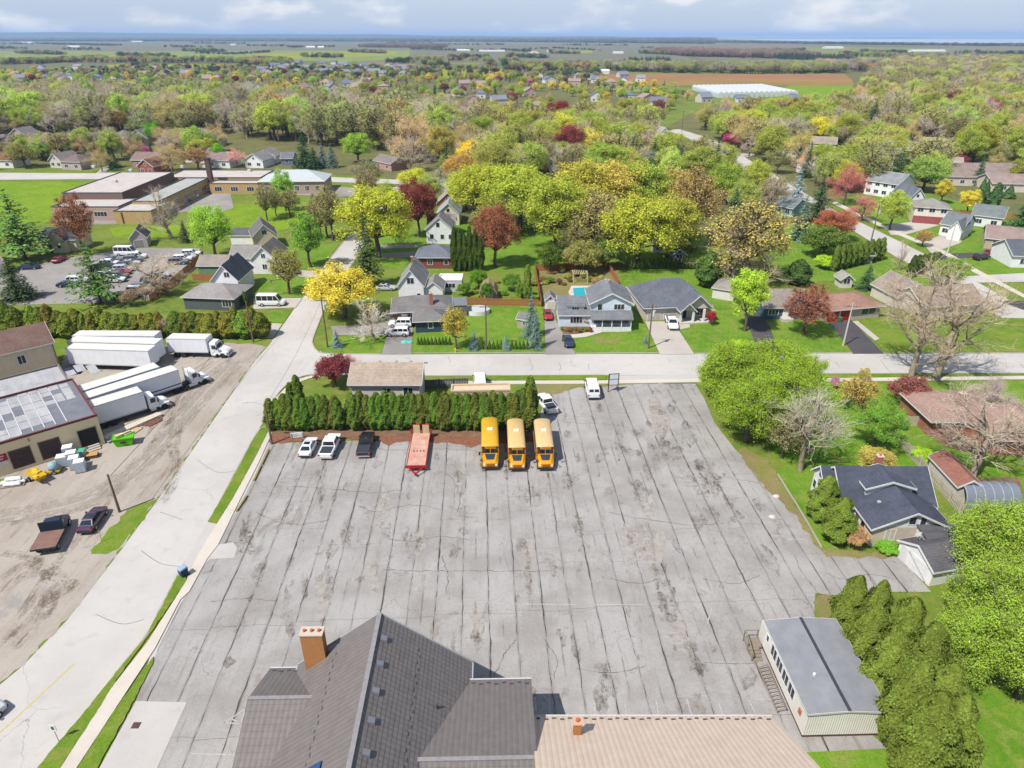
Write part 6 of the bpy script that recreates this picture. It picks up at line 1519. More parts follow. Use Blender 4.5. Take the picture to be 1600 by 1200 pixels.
ROWS += region([(-60,214),(340,214),(600,240),(640,262),(760,262),(760,205),(640,190),(420,170),(-60,160)], 10.0, WOOD, (9, 24), 'bare or thinly leafing tree in the wide wood behind the back street', 'wood behind the back street', 41)
ROWS += region([(740,300),(1000,285),(1130,300),(1150,262),(1080,222),(1000,190),(760,205)], 9.5, MIXR, (10, 19), 'mixed spring tree in the wooded gardens behind the grove', 'wooded gardens behind the grove', 42)
ROWS += region([(1165,245),(1290,315),(1420,285),(1640,250),(1660,160),(1345,160),(1290,180),(1120,190),(1090,205)], 11.0, MIXR, (10, 19), 'mixed spring tree in the wood right of the side street', 'wood right of the side street', 43)
ROWS += region([(-60,160),(420,170),(640,190),(1000,190),(1090,175),(1060,140),(800,122),(500,118),(-60,112)], 17.0, SUB, (6, 10.5), 'garden tree among the far subdivision houses', 'trees among the far subdivision', 44, .38)
ROWS += region([(1350,172),(1660,175),(1660,98),(1390,100),(1350,140)], 15.0, [(3,'bare',(172,156,150)),(3,'sparse',(170,162,108)),(1.5,'leaf',(172,180,84)),(1.2,'bud',(188,166,116))], (14, 20), 'far tree in the grey woodland at the right', 'far grey woodland at the right', 45)
ROWS += region([(1120,345),(1200,380),(1240,330),(1190,295),(1140,270)], 12, MIXR, (10, 16), 'mixed spring tree between the grove and the side street', 'trees between grove and side street', 46)
ROWS += region([(1400,292),(1660,300),(1660,250),(1420,285)], 16, MIXR, (8, 13), 'mixed spring tree around the community building', 'trees around the community building', 47, .35)
ROWS += region([(596,352),(720,345),(720,262),(640,268)], 13, MIXR, (9, 14), 'mixed spring tree behind the row of white houses', 'trees behind the white houses', 48, .5)
ROWS += region([(-60,252),(345,250),(345,234),(-60,236)], 10, [(3,'sparse',(170,164,104)),(2,'bud',(176,156,112)),(2,'leaf',(156,170,72)),(1,'spruce',SPR),(2,'bare',GREYB)], (8, 14), 'mixed spring tree screening the grey roofed row', 'trees before the grey roofed row', 50, .1)
ROWS += region([(516,322),(575,318),(590,292),(520,292)], 9, [(3,'sparse',(168,164,100)),(1,'leaf',(160,172,72)),(1,'bare',GREYB)], (9, 14), 'mixed spring tree between the school hall and the street', 'trees between school hall and street', 51, .1)
ROWS += region([(60,400),(150,396),(150,388),(60,390)], 9, [(2,'leaf',(140,166,70)),(1,'sparse',(170,164,100))], (5, 8), 'mixed spring tree behind the car lot', 'trees behind the car lot', 52, .2)
ROWS += region([(-60,268),(340,262),(330,238),(-60,240)], 12, SUB, (6, 11), 'garden tree among the back street houses', 'garden trees of the back street', 49, .25)
ROWS.sort(key=lambda r: -r[0])
NIND = 400
LABADJ = {'leaf':'yellow green','sparse':'thinly leafing','bare':'bare grey','bud':'brown budding','spruce':'dark spruce','pine':'dark pine','dense':'crimson','tall':'narrow green','shrub':'pink blossoming'}
for r in ROWS[:NIND]:
    _, kd, p, hh, wd, c, lb, gp = r
    put_tree(kd, p, hh, wd, c, lb.replace('mixed spring', LABADJ[kd]).replace('bare or thinly leafing', LABADJ[kd]).replace('garden tree', LABADJ[kd] + ' garden tree').replace('spruce tree','spruce').replace('pine tree','pine'), gp)

def order_labels(cats=('tree', 'shrub')):
    seen = {}
    for o in COL.objects:
        if o.parent is None and 'label' in o and o.get('category') in cats: seen.setdefault(o['label'], []).append(o)
    for lb, L in seen.items():
        if len(L) < 2: continue
        L.sort(key=lambda o: topx(o.location)[0])
        for i, o in enumerate(L):
            n = i + 1; sf = 'th' if 10 <= n % 100 <= 20 else {1:'st', 2:'nd', 3:'rd'}.get(n % 10, 'th'); o['label'] = '%s, %d%s from left' % (lb, n, sf)
order_labels()
# everything smaller than that is woodland nobody could count: instances on points
PCOL = bpy.data.collections.new('woodland_sources'); PIDX = {}
def far_proto(key):
    if key in PIDX: return PIDX[key]
    tv, tf, cv, cf, cm = PROTO[key]['raw']
    i = len(PIDX); PIDX[key] = i
    me = np_mesh('source_%02d' % i, np.vstack([tv, cv]), np.vstack([tf, cf + len(tv)]), BARK); me.materials.append(cm)
    me.polygons.foreach_set('material_index', np.r_[np.zeros(len(tf), np.int32), np.ones(len(cf), np.int32)])
    o = bpy.data.objects.new('woodland_source_%02d' % i, me); PCOL.objects.link(o); return i
for kd in ('leaf','sparse','dense','tall','bare','bud','spruce','pine','shrub','cedar'): far_proto(kd + '0'); far_proto(kd + '1')
def scatter(name, label, rows, cat=None):
    """rows: (kind, point, height, width, colour) -> one object of instanced trees"""
    rg = random.Random(len(rows)); n = len(rows)
    me = bpy.data.meshes.new(name); me.vertices.add(n)
    me.vertices.foreach_set('co', np.array([r[1] for r in rows], np.float32).ravel())
    ks = ['%s%d' % (r[0], rg.randrange(2)) for r in rows]
    def attr(nm, tp, vals, fld):
        a = me.attributes.new(nm, tp, 'POINT'); a.data.foreach_set(fld, np.array(vals, np.int32 if tp == 'INT' else np.float32).ravel())
    attr('idx', 'INT', [PIDX[k] for k in ks], 'value')
    attr('scl', 'FLOAT_VECTOR', [(r[3]/PROTO[k]['w'], r[3]/PROTO[k]['w'], r[2]/10.0) for r, k in zip(rows, ks)], 'vector')
    attr('rot', 'FLOAT_VECTOR', [(0, 0, rg.uniform(0, 6.28)) for r in rows], 'vector')
    attr('tint', 'FLOAT_COLOR', [(*[v*1.3 for v in soft(r[4])], 1) for r in rows], 'color')
    o = link(name, me); tag(o, label, cat, None, 'stuff')
    ng = bpy.data.node_groups.new(name + '_nodes', 'GeometryNodeTree')
    ng.interface.new_socket('Geometry', in_out='INPUT', socket_type='NodeSocketGeometry'); ng.interface.new_socket('Geometry', in_out='OUTPUT', socket_type='NodeSocketGeometry')
    gi, go = ng.nodes.new('NodeGroupInput'), ng.nodes.new('NodeGroupOutput')
    ip = ng.nodes.new('GeometryNodeInstanceOnPoints'); ci = ng.nodes.new('GeometryNodeCollectionInfo')
    ci.inputs['Collection'].default_value = PCOL; ci.inputs['Separate Children'].default_value = True; ci.inputs['Reset Children'].default_value = True
    def na(nm, tp):
        a = ng.nodes.new('GeometryNodeInputNamedAttribute'); a.data_type = tp; a.inputs['Name'].default_value = nm; return a.outputs['Attribute']
    ng.links.new(gi.outputs[0], ip.inputs['Points']); ng.links.new(ci.outputs[0], ip.inputs['Instance'])
    ip.inputs['Pick Instance'].default_value = True
    ng.links.new(na('idx', 'INT'), ip.inputs['Instance Index']); ng.links.new(na('scl', 'FLOAT_VECTOR'), ip.inputs['Scale']); ng.links.new(na('rot', 'FLOAT_VECTOR'), ip.inputs['Rotation'])
    ng.links.new(ip.outputs[0], go.inputs[0])
    md = o.modifiers.new('scatter', 'NODES'); md.node_group = ng
    return o
scatter('woodland', 'spring woodland and garden trees spreading behind the houses', [(r[1], r[2], r[3], r[4], r[5]) for r in ROWS[NIND:]])
# ------------------------------------------------------------------ vehicles
def paint_obj():
    m = bpy.data.materials.new('car_paint'); m.use_nodes = True; nt = m.node_tree; b = nt.nodes['Principled BSDF']
    b.inputs['Roughness'].default_value = 0.35; b.inputs['Coat Weight'].default_value = 0.6; b.inputs['Coat Roughness'].default_value = 0.06
    n = _N(nt, 'ShaderNodeTexNoise'); n.inputs['Scale'].default_value = 1.3; n.inputs['Detail'].default_value = 4
    nt.links.new(_N(nt, 'ShaderNodeTexCoord').outputs['Object'], n.inputs['Vector'])
    mr = _N(nt, 'ShaderNodeMapRange'); mr.inputs['To Min'].default_value = 0.86; mr.inputs['To Max'].default_value = 1.06; nt.links.new(n.outputs['Fac'], mr.inputs['Value'])
    vm = _N(nt, 'ShaderNodeVectorMath', operation='SCALE'); nt.links.new(_N(nt, 'ShaderNodeObjectInfo').outputs['Color'], vm.inputs[0]); nt.links.new(mr.outputs[0], vm.inputs['Scale'])
    nt.links.new(vm.outputs[0], b.inputs['Base Color']); MATS['car_paint'] = m; return m
CARP = paint_obj()
CGL = mat('car_glass', (0.015, 0.02, 0.026), 0.05, var=0.4, scale=1.0, spec=0.8)
TYRE = mat('tyre_rubber', (0.02, 0.02, 0.02), 0.9); RIM = mat('wheel_rim', (0.42, 0.42, 0.43), 0.35, metal=0.6)
PLAS = mat('black_plastic', (0.025, 0.025, 0.027), 0.6); HLAMP = mat('lamp_glass', (0.7, 0.7, 0.68), 0.15, spec=0.7); TLAMP = mat('tail_lamp', (0.4, 0.02, 0.02), 0.2, spec=0.6); CHR = mat('bright_metal', (0.55, 0.55, 0.56), 0.3, metal=0.7)
def loft(mb, secs, close=True):
    """secs: rings of equal length -> skin"""
    n = len(secs[0]); o = len(mb.v)
    for s in secs: mb.v.extend([tuple(p) for p in s])
    for i in range(len(secs)-1):
        for j in range(n): mb.f.append((o+i*n+j, o+i*n+(j+1) % n, o+(i+1)*n+(j+1) % n, o+(i+1)*n+j))
    if close: mb.f.append(tuple(range(o, o+n))); mb.f.append(tuple(range(o+(len(secs)-1)*n, o+len(secs)*n)))
def body_ring(x, hw, z0, z1, tuck=.06):
    return [(x,-hw+tuck,z0),(x,hw-tuck,z0),(x,hw,z0+(z1-z0)*.45),(x,hw-tuck*.6,z1-.05),(x,hw-tuck*2.2,z1),(x,-hw+tuck*2.2,z1),(x,-hw+tuck*.6,z1-.05),(x,-hw,z0+(z1-z0)*.45)]
def wheel(o, x, y, r=.34, w=.22):
    s = 1 if y > 0 else -1
    t = MB(); t.tube((x,y-s*w/2,r),(x,y+s*w/2,r),r,r,16); wo = t.build('wheel', TYRE, o)
    m = MB(); m.tube((x,y+s*w/2-.01,r),(x,y+s*(w/2+.012),r),r*.62,r*.55,12); m.build('rim', RIM, wo)
SPEC = {
 'sedan': dict(L=4.75, W=1.82, secs=[(-2.37,.72,.35,.78),(-2.25,.84,.28,.95),(-1.6,.90,.25,.99),(.9,.91,.25,.96),(1.6,.89,.26,.88),(2.2,.82,.30,.76),(2.37,.66,.36,.62)], cab=(-1.85,1.05,-1.15,.25,.94,1.44), split=[-.35]),
 'suv': dict(L=4.75, W=1.92, secs=[(-2.35,.80,.42,.95),(-2.28,.92,.36,1.06),(0,.95,.34,1.07),(1.0,.95,.34,1.05),(2.0,.92,.36,1.0),(2.32,.82,.42,.86),(2.38,.7,.5,.72)], cab=(-2.26,1.15,-2.05,.45,1.04,1.74), split=[-1.2,-.2]),
 'pickup': dict(L=5.8, W=2.02, secs=[(-2.9,.92,.5,1.08),(-2.85,.98,.45,1.12),(-.8,1.0,.42,1.12),(1.2,1.0,.42,1.12),(2.5,.97,.42,1.08),(2.8,.9,.46,.98),(2.9,.8,.52,.8)], cab=(-.85,1.55,-.72,.8,1.10,1.86), split=[.2]),
 'van': dict(L=5.6, W=2.04, secs=[(-2.8,.94,.42,1.15),(-2.76,1.0,.36,1.2),(1.5,1.0,.36,1.2),(2.2,.97,.36,1.12),(2.65,.9,.4,.98),(2.8,.78,.46,.8)], cab=(-2.78,2.0,-2.68,1.25,1.18,2.12), split=[.7,-.6]),
 'minibus': dict(L=6.0, W=2.06, secs=[(-3.0,.96,.42,1.2),(-2.95,1.02,.36,1.25),(1.8,1.02,.36,1.25),(2.4,.99,.36,1.15),(2.85,.92,.4,1.0),(3.0,.8,.46,.8)], cab=(-2.98,2.2,-2.9,1.35,1.22,2.55), split=[.7,-.5,-1.7]),
}
def car_proto(kind):
    s = SPEC[kind]; o = link(kind + '_car', None); hw = s['W']/2
    b = MB(); loft(b, [body_ring(*q) for q in s['secs']]); b.build('body', CARP, o, 0, False)
    x0, x1, t0, t1, z0, z1 = s['cab']; wb, wt = hw-.09, hw-.30 if kind in ('sedan',) else hw-.22
    if kind in ('van', 'minibus'): wt = hw-.16
    c = MB(); loft(c, [[(x0,-wb,z0),(x1,-wb,z0),(x1,wb,z0),(x0,wb,z0)],[(t0,-wt,z1-.06),(t1,-wt,z1-.06),(t1,wt,z1-.06),(t0,wt,z1-.06)],[(t0+.18,-wt+.14,z1),(t1-.14,-wt+.14,z1),(t1-.14,wt-.14,z1),(t0+.18,wt-.14,z1)]]); c.build('cabin', CARP, o)
    def quad(nm, P, off):
        P = [Vector(p) for p in P]; n = (P[1]-P[0]).cross(P[3]-P[0]).normalized()
        if n.dot(Vector(off)) < 0: n = -n
        m = MB(); m.add([p + n*.012 for p in P] + [p - n*.01 for p in P], [(0,1,2,3),(0,4,5,1),(1,5,6,2),(2,6,7,3),(3,7,4,0)]); m.build(nm, CGL, o)
    def lerp(a, b, t): return a + (b-a)*t
    lo, hi = .12, .90
    def ep(xa, xb, y0, y1, sgn, t): return (lerp(xa, xb, t), sgn*lerp(y0, y1, t), lerp(z0, z1-.06, t))
    quad('windshield', [(lerp(x1,t1,lo),-lerp(wb,wt,lo)+.10,lerp(z0,z1-.06,lo)),(lerp(x1,t1,lo),lerp(wb,wt,lo)-.10,lerp(z0,z1-.06,lo)),(lerp(x1,t1,hi),lerp(wb,wt,hi)-.10,lerp(z0,z1-.06,hi)),(lerp(x1,t1,hi),-lerp(wb,wt,hi)+.10,lerp(z0,z1-.06,hi))], (1,0,.3))
    rl = .12 if kind not in ('van','minibus') else .35
    if kind == 'van':
        for sg in (-1, 1): quad('rear_window', [(lerp(x0,t0,rl),sg*.08,lerp(z0,z1,rl)),(lerp(x0,t0,rl),sg*(wb-.16),lerp(z0,z1,rl)),(lerp(x0,t0,hi),sg*(wt-.12),lerp(z0,z1-.06,hi)),(lerp(x0,t0,hi),sg*.08,lerp(z0,z1-.06,hi))], (-1,0,.1))
    else: quad('rear_window', [(lerp(x0,t0,rl),-lerp(wb,wt,rl)+.12,lerp(z0,z1-.06,rl)),(lerp(x0,t0,rl),lerp(wb,wt,rl)-.12,lerp(z0,z1-.06,rl)),(lerp(x0,t0,hi),lerp(wb,wt,hi)-.12,lerp(z0,z1-.06,hi)),(lerp(x0,t0,hi),-lerp(wb,wt,hi)+.12,lerp(z0,z1-.06,hi))], (-1,0,.3))
    ed = [x0+.1] + sorted(s['split']) + [x1-.1]
    for sg in (-1, 1):
        for i in range(len(ed)-1):
            if kind == 'van' and i == 0: continue
            a, b2 = ed[i]+.05, ed[i+1]-.05
            at_, bt = max(a, lerp(x0,t0,1)+.08), min(b2, t1-.08)
            if bt - at_ < .1: continue
            quad('side_window', [(lerp(a, a, lo), sg*lerp(wb,wt,lo), lerp(z0,z1-.06,lo)),(b2 if i < len(ed)-2 else lerp(x1,t1,lo)-.12, sg*lerp(wb,wt,lo), lerp(z0,z1-.06,lo)),(bt, sg*lerp(wb,wt,hi), lerp(z0,z1-.06,hi)),(at_, sg*lerp(wb,wt,hi), lerp(z0,z1-.06,hi))], (0,sg,.3))
    r = .34 if kind == 'sedan' else .40
    for x in (-s['L']*.295, s['L']*.305):
        for sg in (-1, 1): wheel(o, x, sg*(hw-.10), r, .24)
    f, rr = s['secs'][-2], s['secs'][1]
    for sg in (-1, 1):
        m = MB(); m.box(f[0]-.12, f[0]+.06, sg*(f[1]-.26)-.16, sg*(f[1]-.26)+.16, f[3]-.26, f[3]-.10); m.build('headlight', HLAMP, o)
        m = MB(); m.box(rr[0]-.11, rr[0]+.02, sg*(rr[1]-.12)-.10, sg*(rr[1]-.12)+.10, rr[3]-.34, rr[3]-.10); m.build('tail_light', TLAMP, o)
        m = MB(); m.box(x1-.35, x1-.18, sg*(hw+.06)-.08, sg*(hw+.06)+.08, z0+.02, z0+.17); m.build('mirror', PLAS, o)
    m = MB(); m.box(-s['L']/2-.04, -s['L']/2+.14, -hw+.12, hw-.12, .36, .56); m.build('rear_bumper', PLAS if kind != 'pickup' else CHR, o)
    m = MB(); m.box(s['L']/2-.16, s['L']/2+.03, -hw+.2, hw-.2, .34, .54); m.build('front_bumper', PLAS, o)
    if kind == 'pickup': m = MB(); m.box(-2.72, -.98, -.80, .80, 1.10, 1.145); m.build('bed_cover', mat('bed_cover', (.03,.035,.045), .7), o)
    if kind == 'sedan': m = MB(); m.box(-.85, -.1, -.42, .42, z1-.004, z1+.008); m.build('sunroof', CGL, o)
    return o
CARS = {}
def car(kind, rear, front, col, label, name=None, group=None, s=1.0, cat=None, mid=False):
    """rear and front: photo pixels of the ground under the two ends"""
    a, b = at(*rear), at(*front); c = (a+b)/2; rz = heading(a, b)
    if kind not in CARS: CARS[kind] = car_proto(kind); o = CARS[kind]
    else: o = copy_tree(CARS[kind])
    o.name = name or {'sedan':'parked_car','suv':'parked_car','pickup':'pickup_truck','van':'cargo_van','minibus':'passenger_van'}[kind]
    o.location = (c.x, c.y, 0.04); o.rotation_euler = (0, 0, rz); o.scale = (s, s, s)
    tag(o, label, cat or {'sedan':'car','suv':'car','pickup':'pickup truck','van':'van','minibus':'van'}[kind], group)
    if group is None and 'group' in o: del o['group']
    for ch in o.children:
        if ch.name.split('.')[0] in ('body', 'cabin'): ch.color = (*kc(*col, .75), 1)
    return o
WH, BK, SV, RD, NV, GYC = (240,242,246), (34,35,40), (196,198,202), (170,20,34), (40,52,80), (110,112,118)
car('sedan', (477,716), (489,691), WH, 'white sedan with dark sunroof, leftmost of the cars below the hedge')
car('pickup', (509,720), (525,686), WH, 'white pickup with black bed cover between sedan and black pickup')
car('pickup', (568,717), (577,684), BK, 'black pickup below the cedar hedge')
car('pickup', (864,649), (842,623), WH, 'white pickup parked aslant at the right end of the hedge')
car('van', (928,628), (921,600), WH, 'white cargo van with twin rear windows beside the lot sign')
car('sedan', (137,832), (157,803), (70,40,66), 'dark purple sedan in the dirt yard by the grass patch')
car('minibus', (404,477), (446,477), WH, 'white passenger van on a driveway beside the street')
car('suv', (637,524), (606,524), WH, 'white SUV nearer the street on the navy house drive')
car('suv', (641,510), (611,510), WH, 'white SUV behind the other on the navy house drive')
car('sedan', (854,487), (858,505), RD, 'red car on the narrow drive beside the garden shed')
car('sedan', (885,531), (890,544), NV, 'dark blue car at the foot of the narrow drive')
car('pickup', (1045,500), (1053,519), WH, 'white pickup on the concrete drive of the hip roof house')
car('sedan', (592,453), (614,453), SV, 'silver car beside the yellow maple and white gable house')
car('van', (751,613), (749,596), WH, 'white van behind the flat shed and cedar hedge')
car('sedan', (-56,1150), (-21,1124), (206,206,210), 'silver car driving out of frame on the curving street')
car('minibus', (182,399), (217,399), WH, 'tall white van at the top of the car lot')
car('sedan', (85,413), (102,404), RD, 'red car alone on the grass edge of the car lot')
car('sedan', (36,421), (58,420), NV, 'dark blue car at the far left of the car lot')
CL = [(176,409,GYC),(172,415,WH),(169,421,BK),(166,428,WH),(215,404,WH),(209,409,GYC),(204,414,SV),(199,419,NV),(194,424,SV),(189,429,RD),(185,435,GYC),(180,441,WH),(250,433,SV),(244,438,BK),(237,443,NV),(230,448,BK),(223,453,GYC),(216,458,WH),(208,463,SV),(198,468,BK),(286,408,WH),(292,404,SV),(299,400,WH),(279,413,GYC),(107,448,NV),(122,442,WH)]
for i, (x, y, c) in enumerate(CL):
    cn = {WH:'white',BK:'black',SV:'silver',RD:'red',NV:'dark blue',GYC:'grey'}[c]
    rw = 'by the grass island' if i < 4 else 'in the middle row' if i < 12 else 'in the front row' if i < 20 else 'at the fence' if i < 24 else 'left of the pine'
    same = [j for j, q in enumerate(CL) if q[2] == c and (j < 4, j < 12, j < 20, j < 24) == (i < 4, i < 12, i < 20, i < 24)]
    od = '' if len(same) == 1 else ', %s such there' % ['first','second','third','fourth'][same.index(i)]
    car('suv' if i % 3 else 'sedan', (x-10, y+.5), (x+11, y-.5), c, '%s car %s of the car lot%s' % (cn, rw, od), None, 'cars parked in the car lot')
car('pickup', (277,318), (293,316), (90,94,104), 'dark pickup beside the school wing')
car('pickup', (290,310), (306,309), WH, 'white pickup beside the school wing')
car('suv', (322,301), (330,298), SV, 'silver car by the school court wall')
car('suv', (1522,407), (1543,404), BK, 'black car on the tan bungalow drive at right')
car('sedan', (1536,400), (1556,396), (140,20,40), 'dark red car behind the black one at right')
car('suv', (1256,276), (1268,273), BK, 'black car in front of the orange roofed house')
car('van', (1556,402), (1580,397), WH, 'white camper beside the white bungalow at right')
# ---- school buses
BUSY = mat('bus_yellow', kc(250,176,20), .4, var=.08, coat=.3)
def bus(rear_px, front_px, roofcol, label, first):
    a, b = at(*rear_px, 3.05), at(*front_px); a.z = 0
    o = thing('school_bus', label, 'bus', (b.x, b.y, .04), heading(a, b), 'school buses parked at the hedge'); L = (b-a).length
    hw = 1.2; xb = -1.95                                     # x: 0 is the front bumper, the hood is 1.9 m long
    bd = MB(); bd.box(-L, xb, -hw, hw, .55, 2.45); bd.build('body', BUSY, o, .06)
    rm = mat('bus_roof_%d' % roofcol[2], kc(*roofcol), .45, var=.08, scale=.8)
    r = MB(); n = 10; V = []
    for x in (-L+.02, -L+.2, xb-.25, xb):
        dz = -.10 if x in (-L+.02, xb) else 0
        for i in range(n+1): t = math.pi*i/n; V.append((x, -hw*1.005*math.cos(t), 2.44 + (.62+dz)*math.sin(t)**.7 if 0 < i < n else 2.44))
    k = n+1; r.add(V, [(j*k+i, j*k+i+1, (j+1)*k+i+1, (j+1)*k+i) for j in range(3) for i in range(n)] + [tuple(range(k)), tuple(range(3*k, 4*k))]); ro = r.build('roof', rm, o, 0, True)
    q = MB(); q.box(-L*.62-.4, -L*.62+.3, -.38, .38, 3.05, 3.12); q.build('roof_hatch', paint(244,236,206), ro)
    hd = MB(); loft(hd, [[(xb+.003,-1.12,.55),(xb+.003,1.12,.55),(xb+.003,1.12,1.42),(xb+.003,.95,1.62),(xb+.003,-.95,1.62),(xb+.003,-1.12,1.42)],[(-.5,-1.08,.5),(-.5,1.08,.5),(-.5,1.05,1.2),(-.5,.72,1.45),(-.5,-.72,1.45),(-.5,-1.05,1.2)],[(-.16,-1.0,.55),(-.16,1.0,.55),(-.16,.95,1.0),(-.16,.6,1.2),(-.16,-.6,1.2),(-.16,-.95,1.0)]]); ho = hd.build('hood', BUSY, o)
    q = MB(); q.add([(xb+.12,-.72,1.625),(xb+.12,.72,1.625),(-.62,.5,1.475),(-.62,-.5,1.475)],[(0,1,2,3)]); q.build('hood_panel', mat('hood_black', (.03,.04,.06), .35), ho)
    q = MB(); q.box(-.158,-.10,-.5,.5,.72,1.08); q.build('grille', mat('grille_orange', kc(190,110,20), .5), ho)
    q = MB(); q.box(-.10,.0,-1.15,1.15,.42,.66); q.build('front_bumper', PLAS, o)
    q = MB(); q.box(-L-.1,-L-.004,-1.15,1.15,.42,.66); q.build('rear_bumper', PLAS, o)
    for sg in (-1, 1):
        q = MB(); q.add([(xb+.012,sg*.05,1.68),(xb+.012,sg*1.08,1.68),(xb+.008,sg*1.04,2.34),(xb+.008,sg*.05,2.34)],[(0,1,2,3)]); q.build('windshield', CGL, o)
        q = MB(); q.box(-.24,-.13,sg*.78-.13,sg*.78+.13,.82,1.04); q.build('headlight', HLAMP, o)
        q = MB(); q.box(xb+.003,xb+.08,sg*.95-.22,sg*.95+.22,2.5,2.72); q.build('warning_light', mat('warning_red', kc(150,40,16), .4), o)
        q = MB(); q.bar((xb,sg*1.15,1.9),(xb+.5,sg*1.45,1.95),.05,.05); q.box(xb+.42,xb+.5,sg*1.45-.12,sg*1.45+.12,1.65,2.15); q.build('mirror', PLAS, o)
        q = MB(); q.bar((xb+.4,sg*.9,1.3),(-.45,sg*1.2,1.55),.04,.04); q.box(-.5,-.38,sg*1.2-.12,sg*1.2+.12,1.4,1.66); q.build('crossover_mirror', PLAS, o)
        nw = 9
        for k2 in range(nw): x = -L+.35 + k2*(L+xb-.7)/nw; q = MB(); q.box(x, x+(L+xb-.7)/nw-.12, sg*hw-.008, sg*hw+.012, 1.6, 2.3); q.build('side_window', CGL, o)
        for zz in (.95, 1.3): q = MB(); q.box(-L+.1, xb-.05, sg*hw+.002-.01, sg*hw+.022, zz, zz+.06); q.build('rub_rail', PLAS, o)
        for x in (-L+2.4, -1.05): wheel(o, x, sg*1.02, .5, .3)
    q = MB(); q.box(xb+.002,xb+.03,-.6,.6,2.52,2.72); hdp = q.build('header_sign', BUSY, o)
    cu = bpy.data.curves.new('lettering', 'FONT'); cu.body = 'SCHOOL BUS'; cu.size = .2; cu.align_x = 'CENTER'; cu.extrude = .002; cu.materials.append(PLAS)
    tmp = bpy.data.objects.new('lettering', cu); me = bpy.data.meshes.new_from_object(tmp); bpy.data.objects.remove(tmp)
    t = link('lettering', me, hdp); t.location = (xb+.034, 0, 2.555); t.rotation_euler = (R(90), 0, R(90))
bus((765,651), (766.5,737), (250,196,60), 'school bus with deep yellow roof, leftmost of the three', True)
bus((805,653), (808.5,739), (250,214,146), 'school bus with pale orange roof, middle of the three', False)
bus((847,653), (853,738), (250,216,158), 'school bus with faded cream orange roof, rightmost of the three', False)
# ---- red flatbed trailer
a, b = at(658.5,677,.9), at(650,728,.9); a.z = b.z = 0
ft = thing('flatbed_trailer', 'long faded red flatbed trailer with raised wooden ramps by the hedge', 'trailer', a, heading(a, b)); L = (b-a).length
REDF = mat('faded_red', kc(232,152,140), .85, col2=kc(240,212,186), scale=.9, detail=6); REDS = mat('trailer_red', kc(200,40,50), .6, var=.15)
for k in range(11): q = MB(); y = -1.2+k*.2185; q.box(0, L, y+.006, y+.212, .84, .90 + (k % 3)*.003); q.build('deck_plank', REDF, ft)
q = MB(); q.box(0,L,-1.3,-1.205,.66,.93); q.box(0,L,1.208,1.3,.66,.93); q.box(L+.002,L+.14,-1.42,1.42,.62,1.02); q.build('frame', REDS, ft)
q = MB(); q.bar((L+.14,-1.0,.75),(L+1.35,-.08,.6),.14,.16); q.bar((L+.14,1.0,.75),(L+1.35,.08,.6),.14,.16); q.box(L+1.2,L+1.6,-.1,.1,.52,.68); q.box(L+.95,L+1.1,-.07,.07,.06,.6); q.build('tongue', REDS, ft)
for sg in (-1, 1):
    q = MB(); q.box(-.22,-.06,sg*.66-.52,sg*.66+.52,.78,2.3); rp = q.build('ramp', REDS, ft)
    for k in range(5): z = .84 + k*.29; q = MB(); q.box(-.048,-.01,sg*.66-.46,sg*.66+.46,z,z+.26); q.build('ramp_board', paint(206,186,150), rp)
    for x in (L*.12, L*.22, L*.32): wheel(ft, x, sg*1.02, .38, .26)
    q = MB(); q.box(-.25,0,sg*1.42-.12,sg*1.42+.12,.8,1.5); q.build('ramp_hinge', REDS, ft)
for k in range(4): q = MB(); q.box(L*.55, L*.58, -.7+k*.45, -.55+k*.45, .906, .96); q.build('tie_down', PLAS, ft)
# ---- white box trailers and trucks in the yard
BOXW = mat('trailer_white', kc(238,240,244,.72), .5, var=.06, scale=.5); BOXR = mat('trailer_roof', kc(236,232,226,.66), .6, col2=kc(220,214,206,.66), scale=.6, streak=(.3,3,1))
def boxbody(o, L, h0=1.15, h1=4.0, W_=2.55, wheels=True, stripe=False):
    q = MB(); q.box(0, L, 0, W_, h0, h1); bo = q.build('box', BOXW, o, .03)
    q = MB(); q.box(.06, L-.06, .06, W_-.06, h1+.002, h1+.04); q.build('roof', BOXR, bo)
    q = MB(); q.box(-.03, L+.03, -.02, .03, h1-.1, h1+.03); q.box(-.03, L+.03, W_-.03, W_+.02, h1-.1, h1+.03); q.box(-.03, L+.03, -.02, .03, h0-.1, h0+.08); q.build('rail', paint(186,190,196), bo)
    n = int(L/1.2)
    for k in range(1, n): q = MB(); q.box(k*L/n-.02, k*L/n+.02, -.012, .0, h0+.09, h1-.11); q.build('panel_rib', BOXW, bo)
    for y0, y1 in ((.08, W_/2-.02), (W_/2+.02, W_-.08)): q = MB(); q.box(L+.002, L+.05, y0, y1, h0+.06, h1-.12); q.build('end_panel', BOXW, bo)
    if stripe: q = MB(); q.box(L*.1, L-.1, -.022, -.013, h0+.35, h0+.55); q.build('stripe', paint(40,60,150), bo)
    q = MB(); q.box(.5, L-.3, .8, 1.75, h0-.35, h0-.02); q.build('chassis', PLAS, o)
    if wheels:
        for x in (1.2, 2.5):
            for y in (.28, W_-.28): wheel(o, x, y if y > 1 else y, .5, .42)
        for y in (.35, W_-.35): q = MB(); q.box(L-3.2, L-3.0, y-.08, y+.08, .02, h0-.02); q.build('landing_leg', PLAS, o)
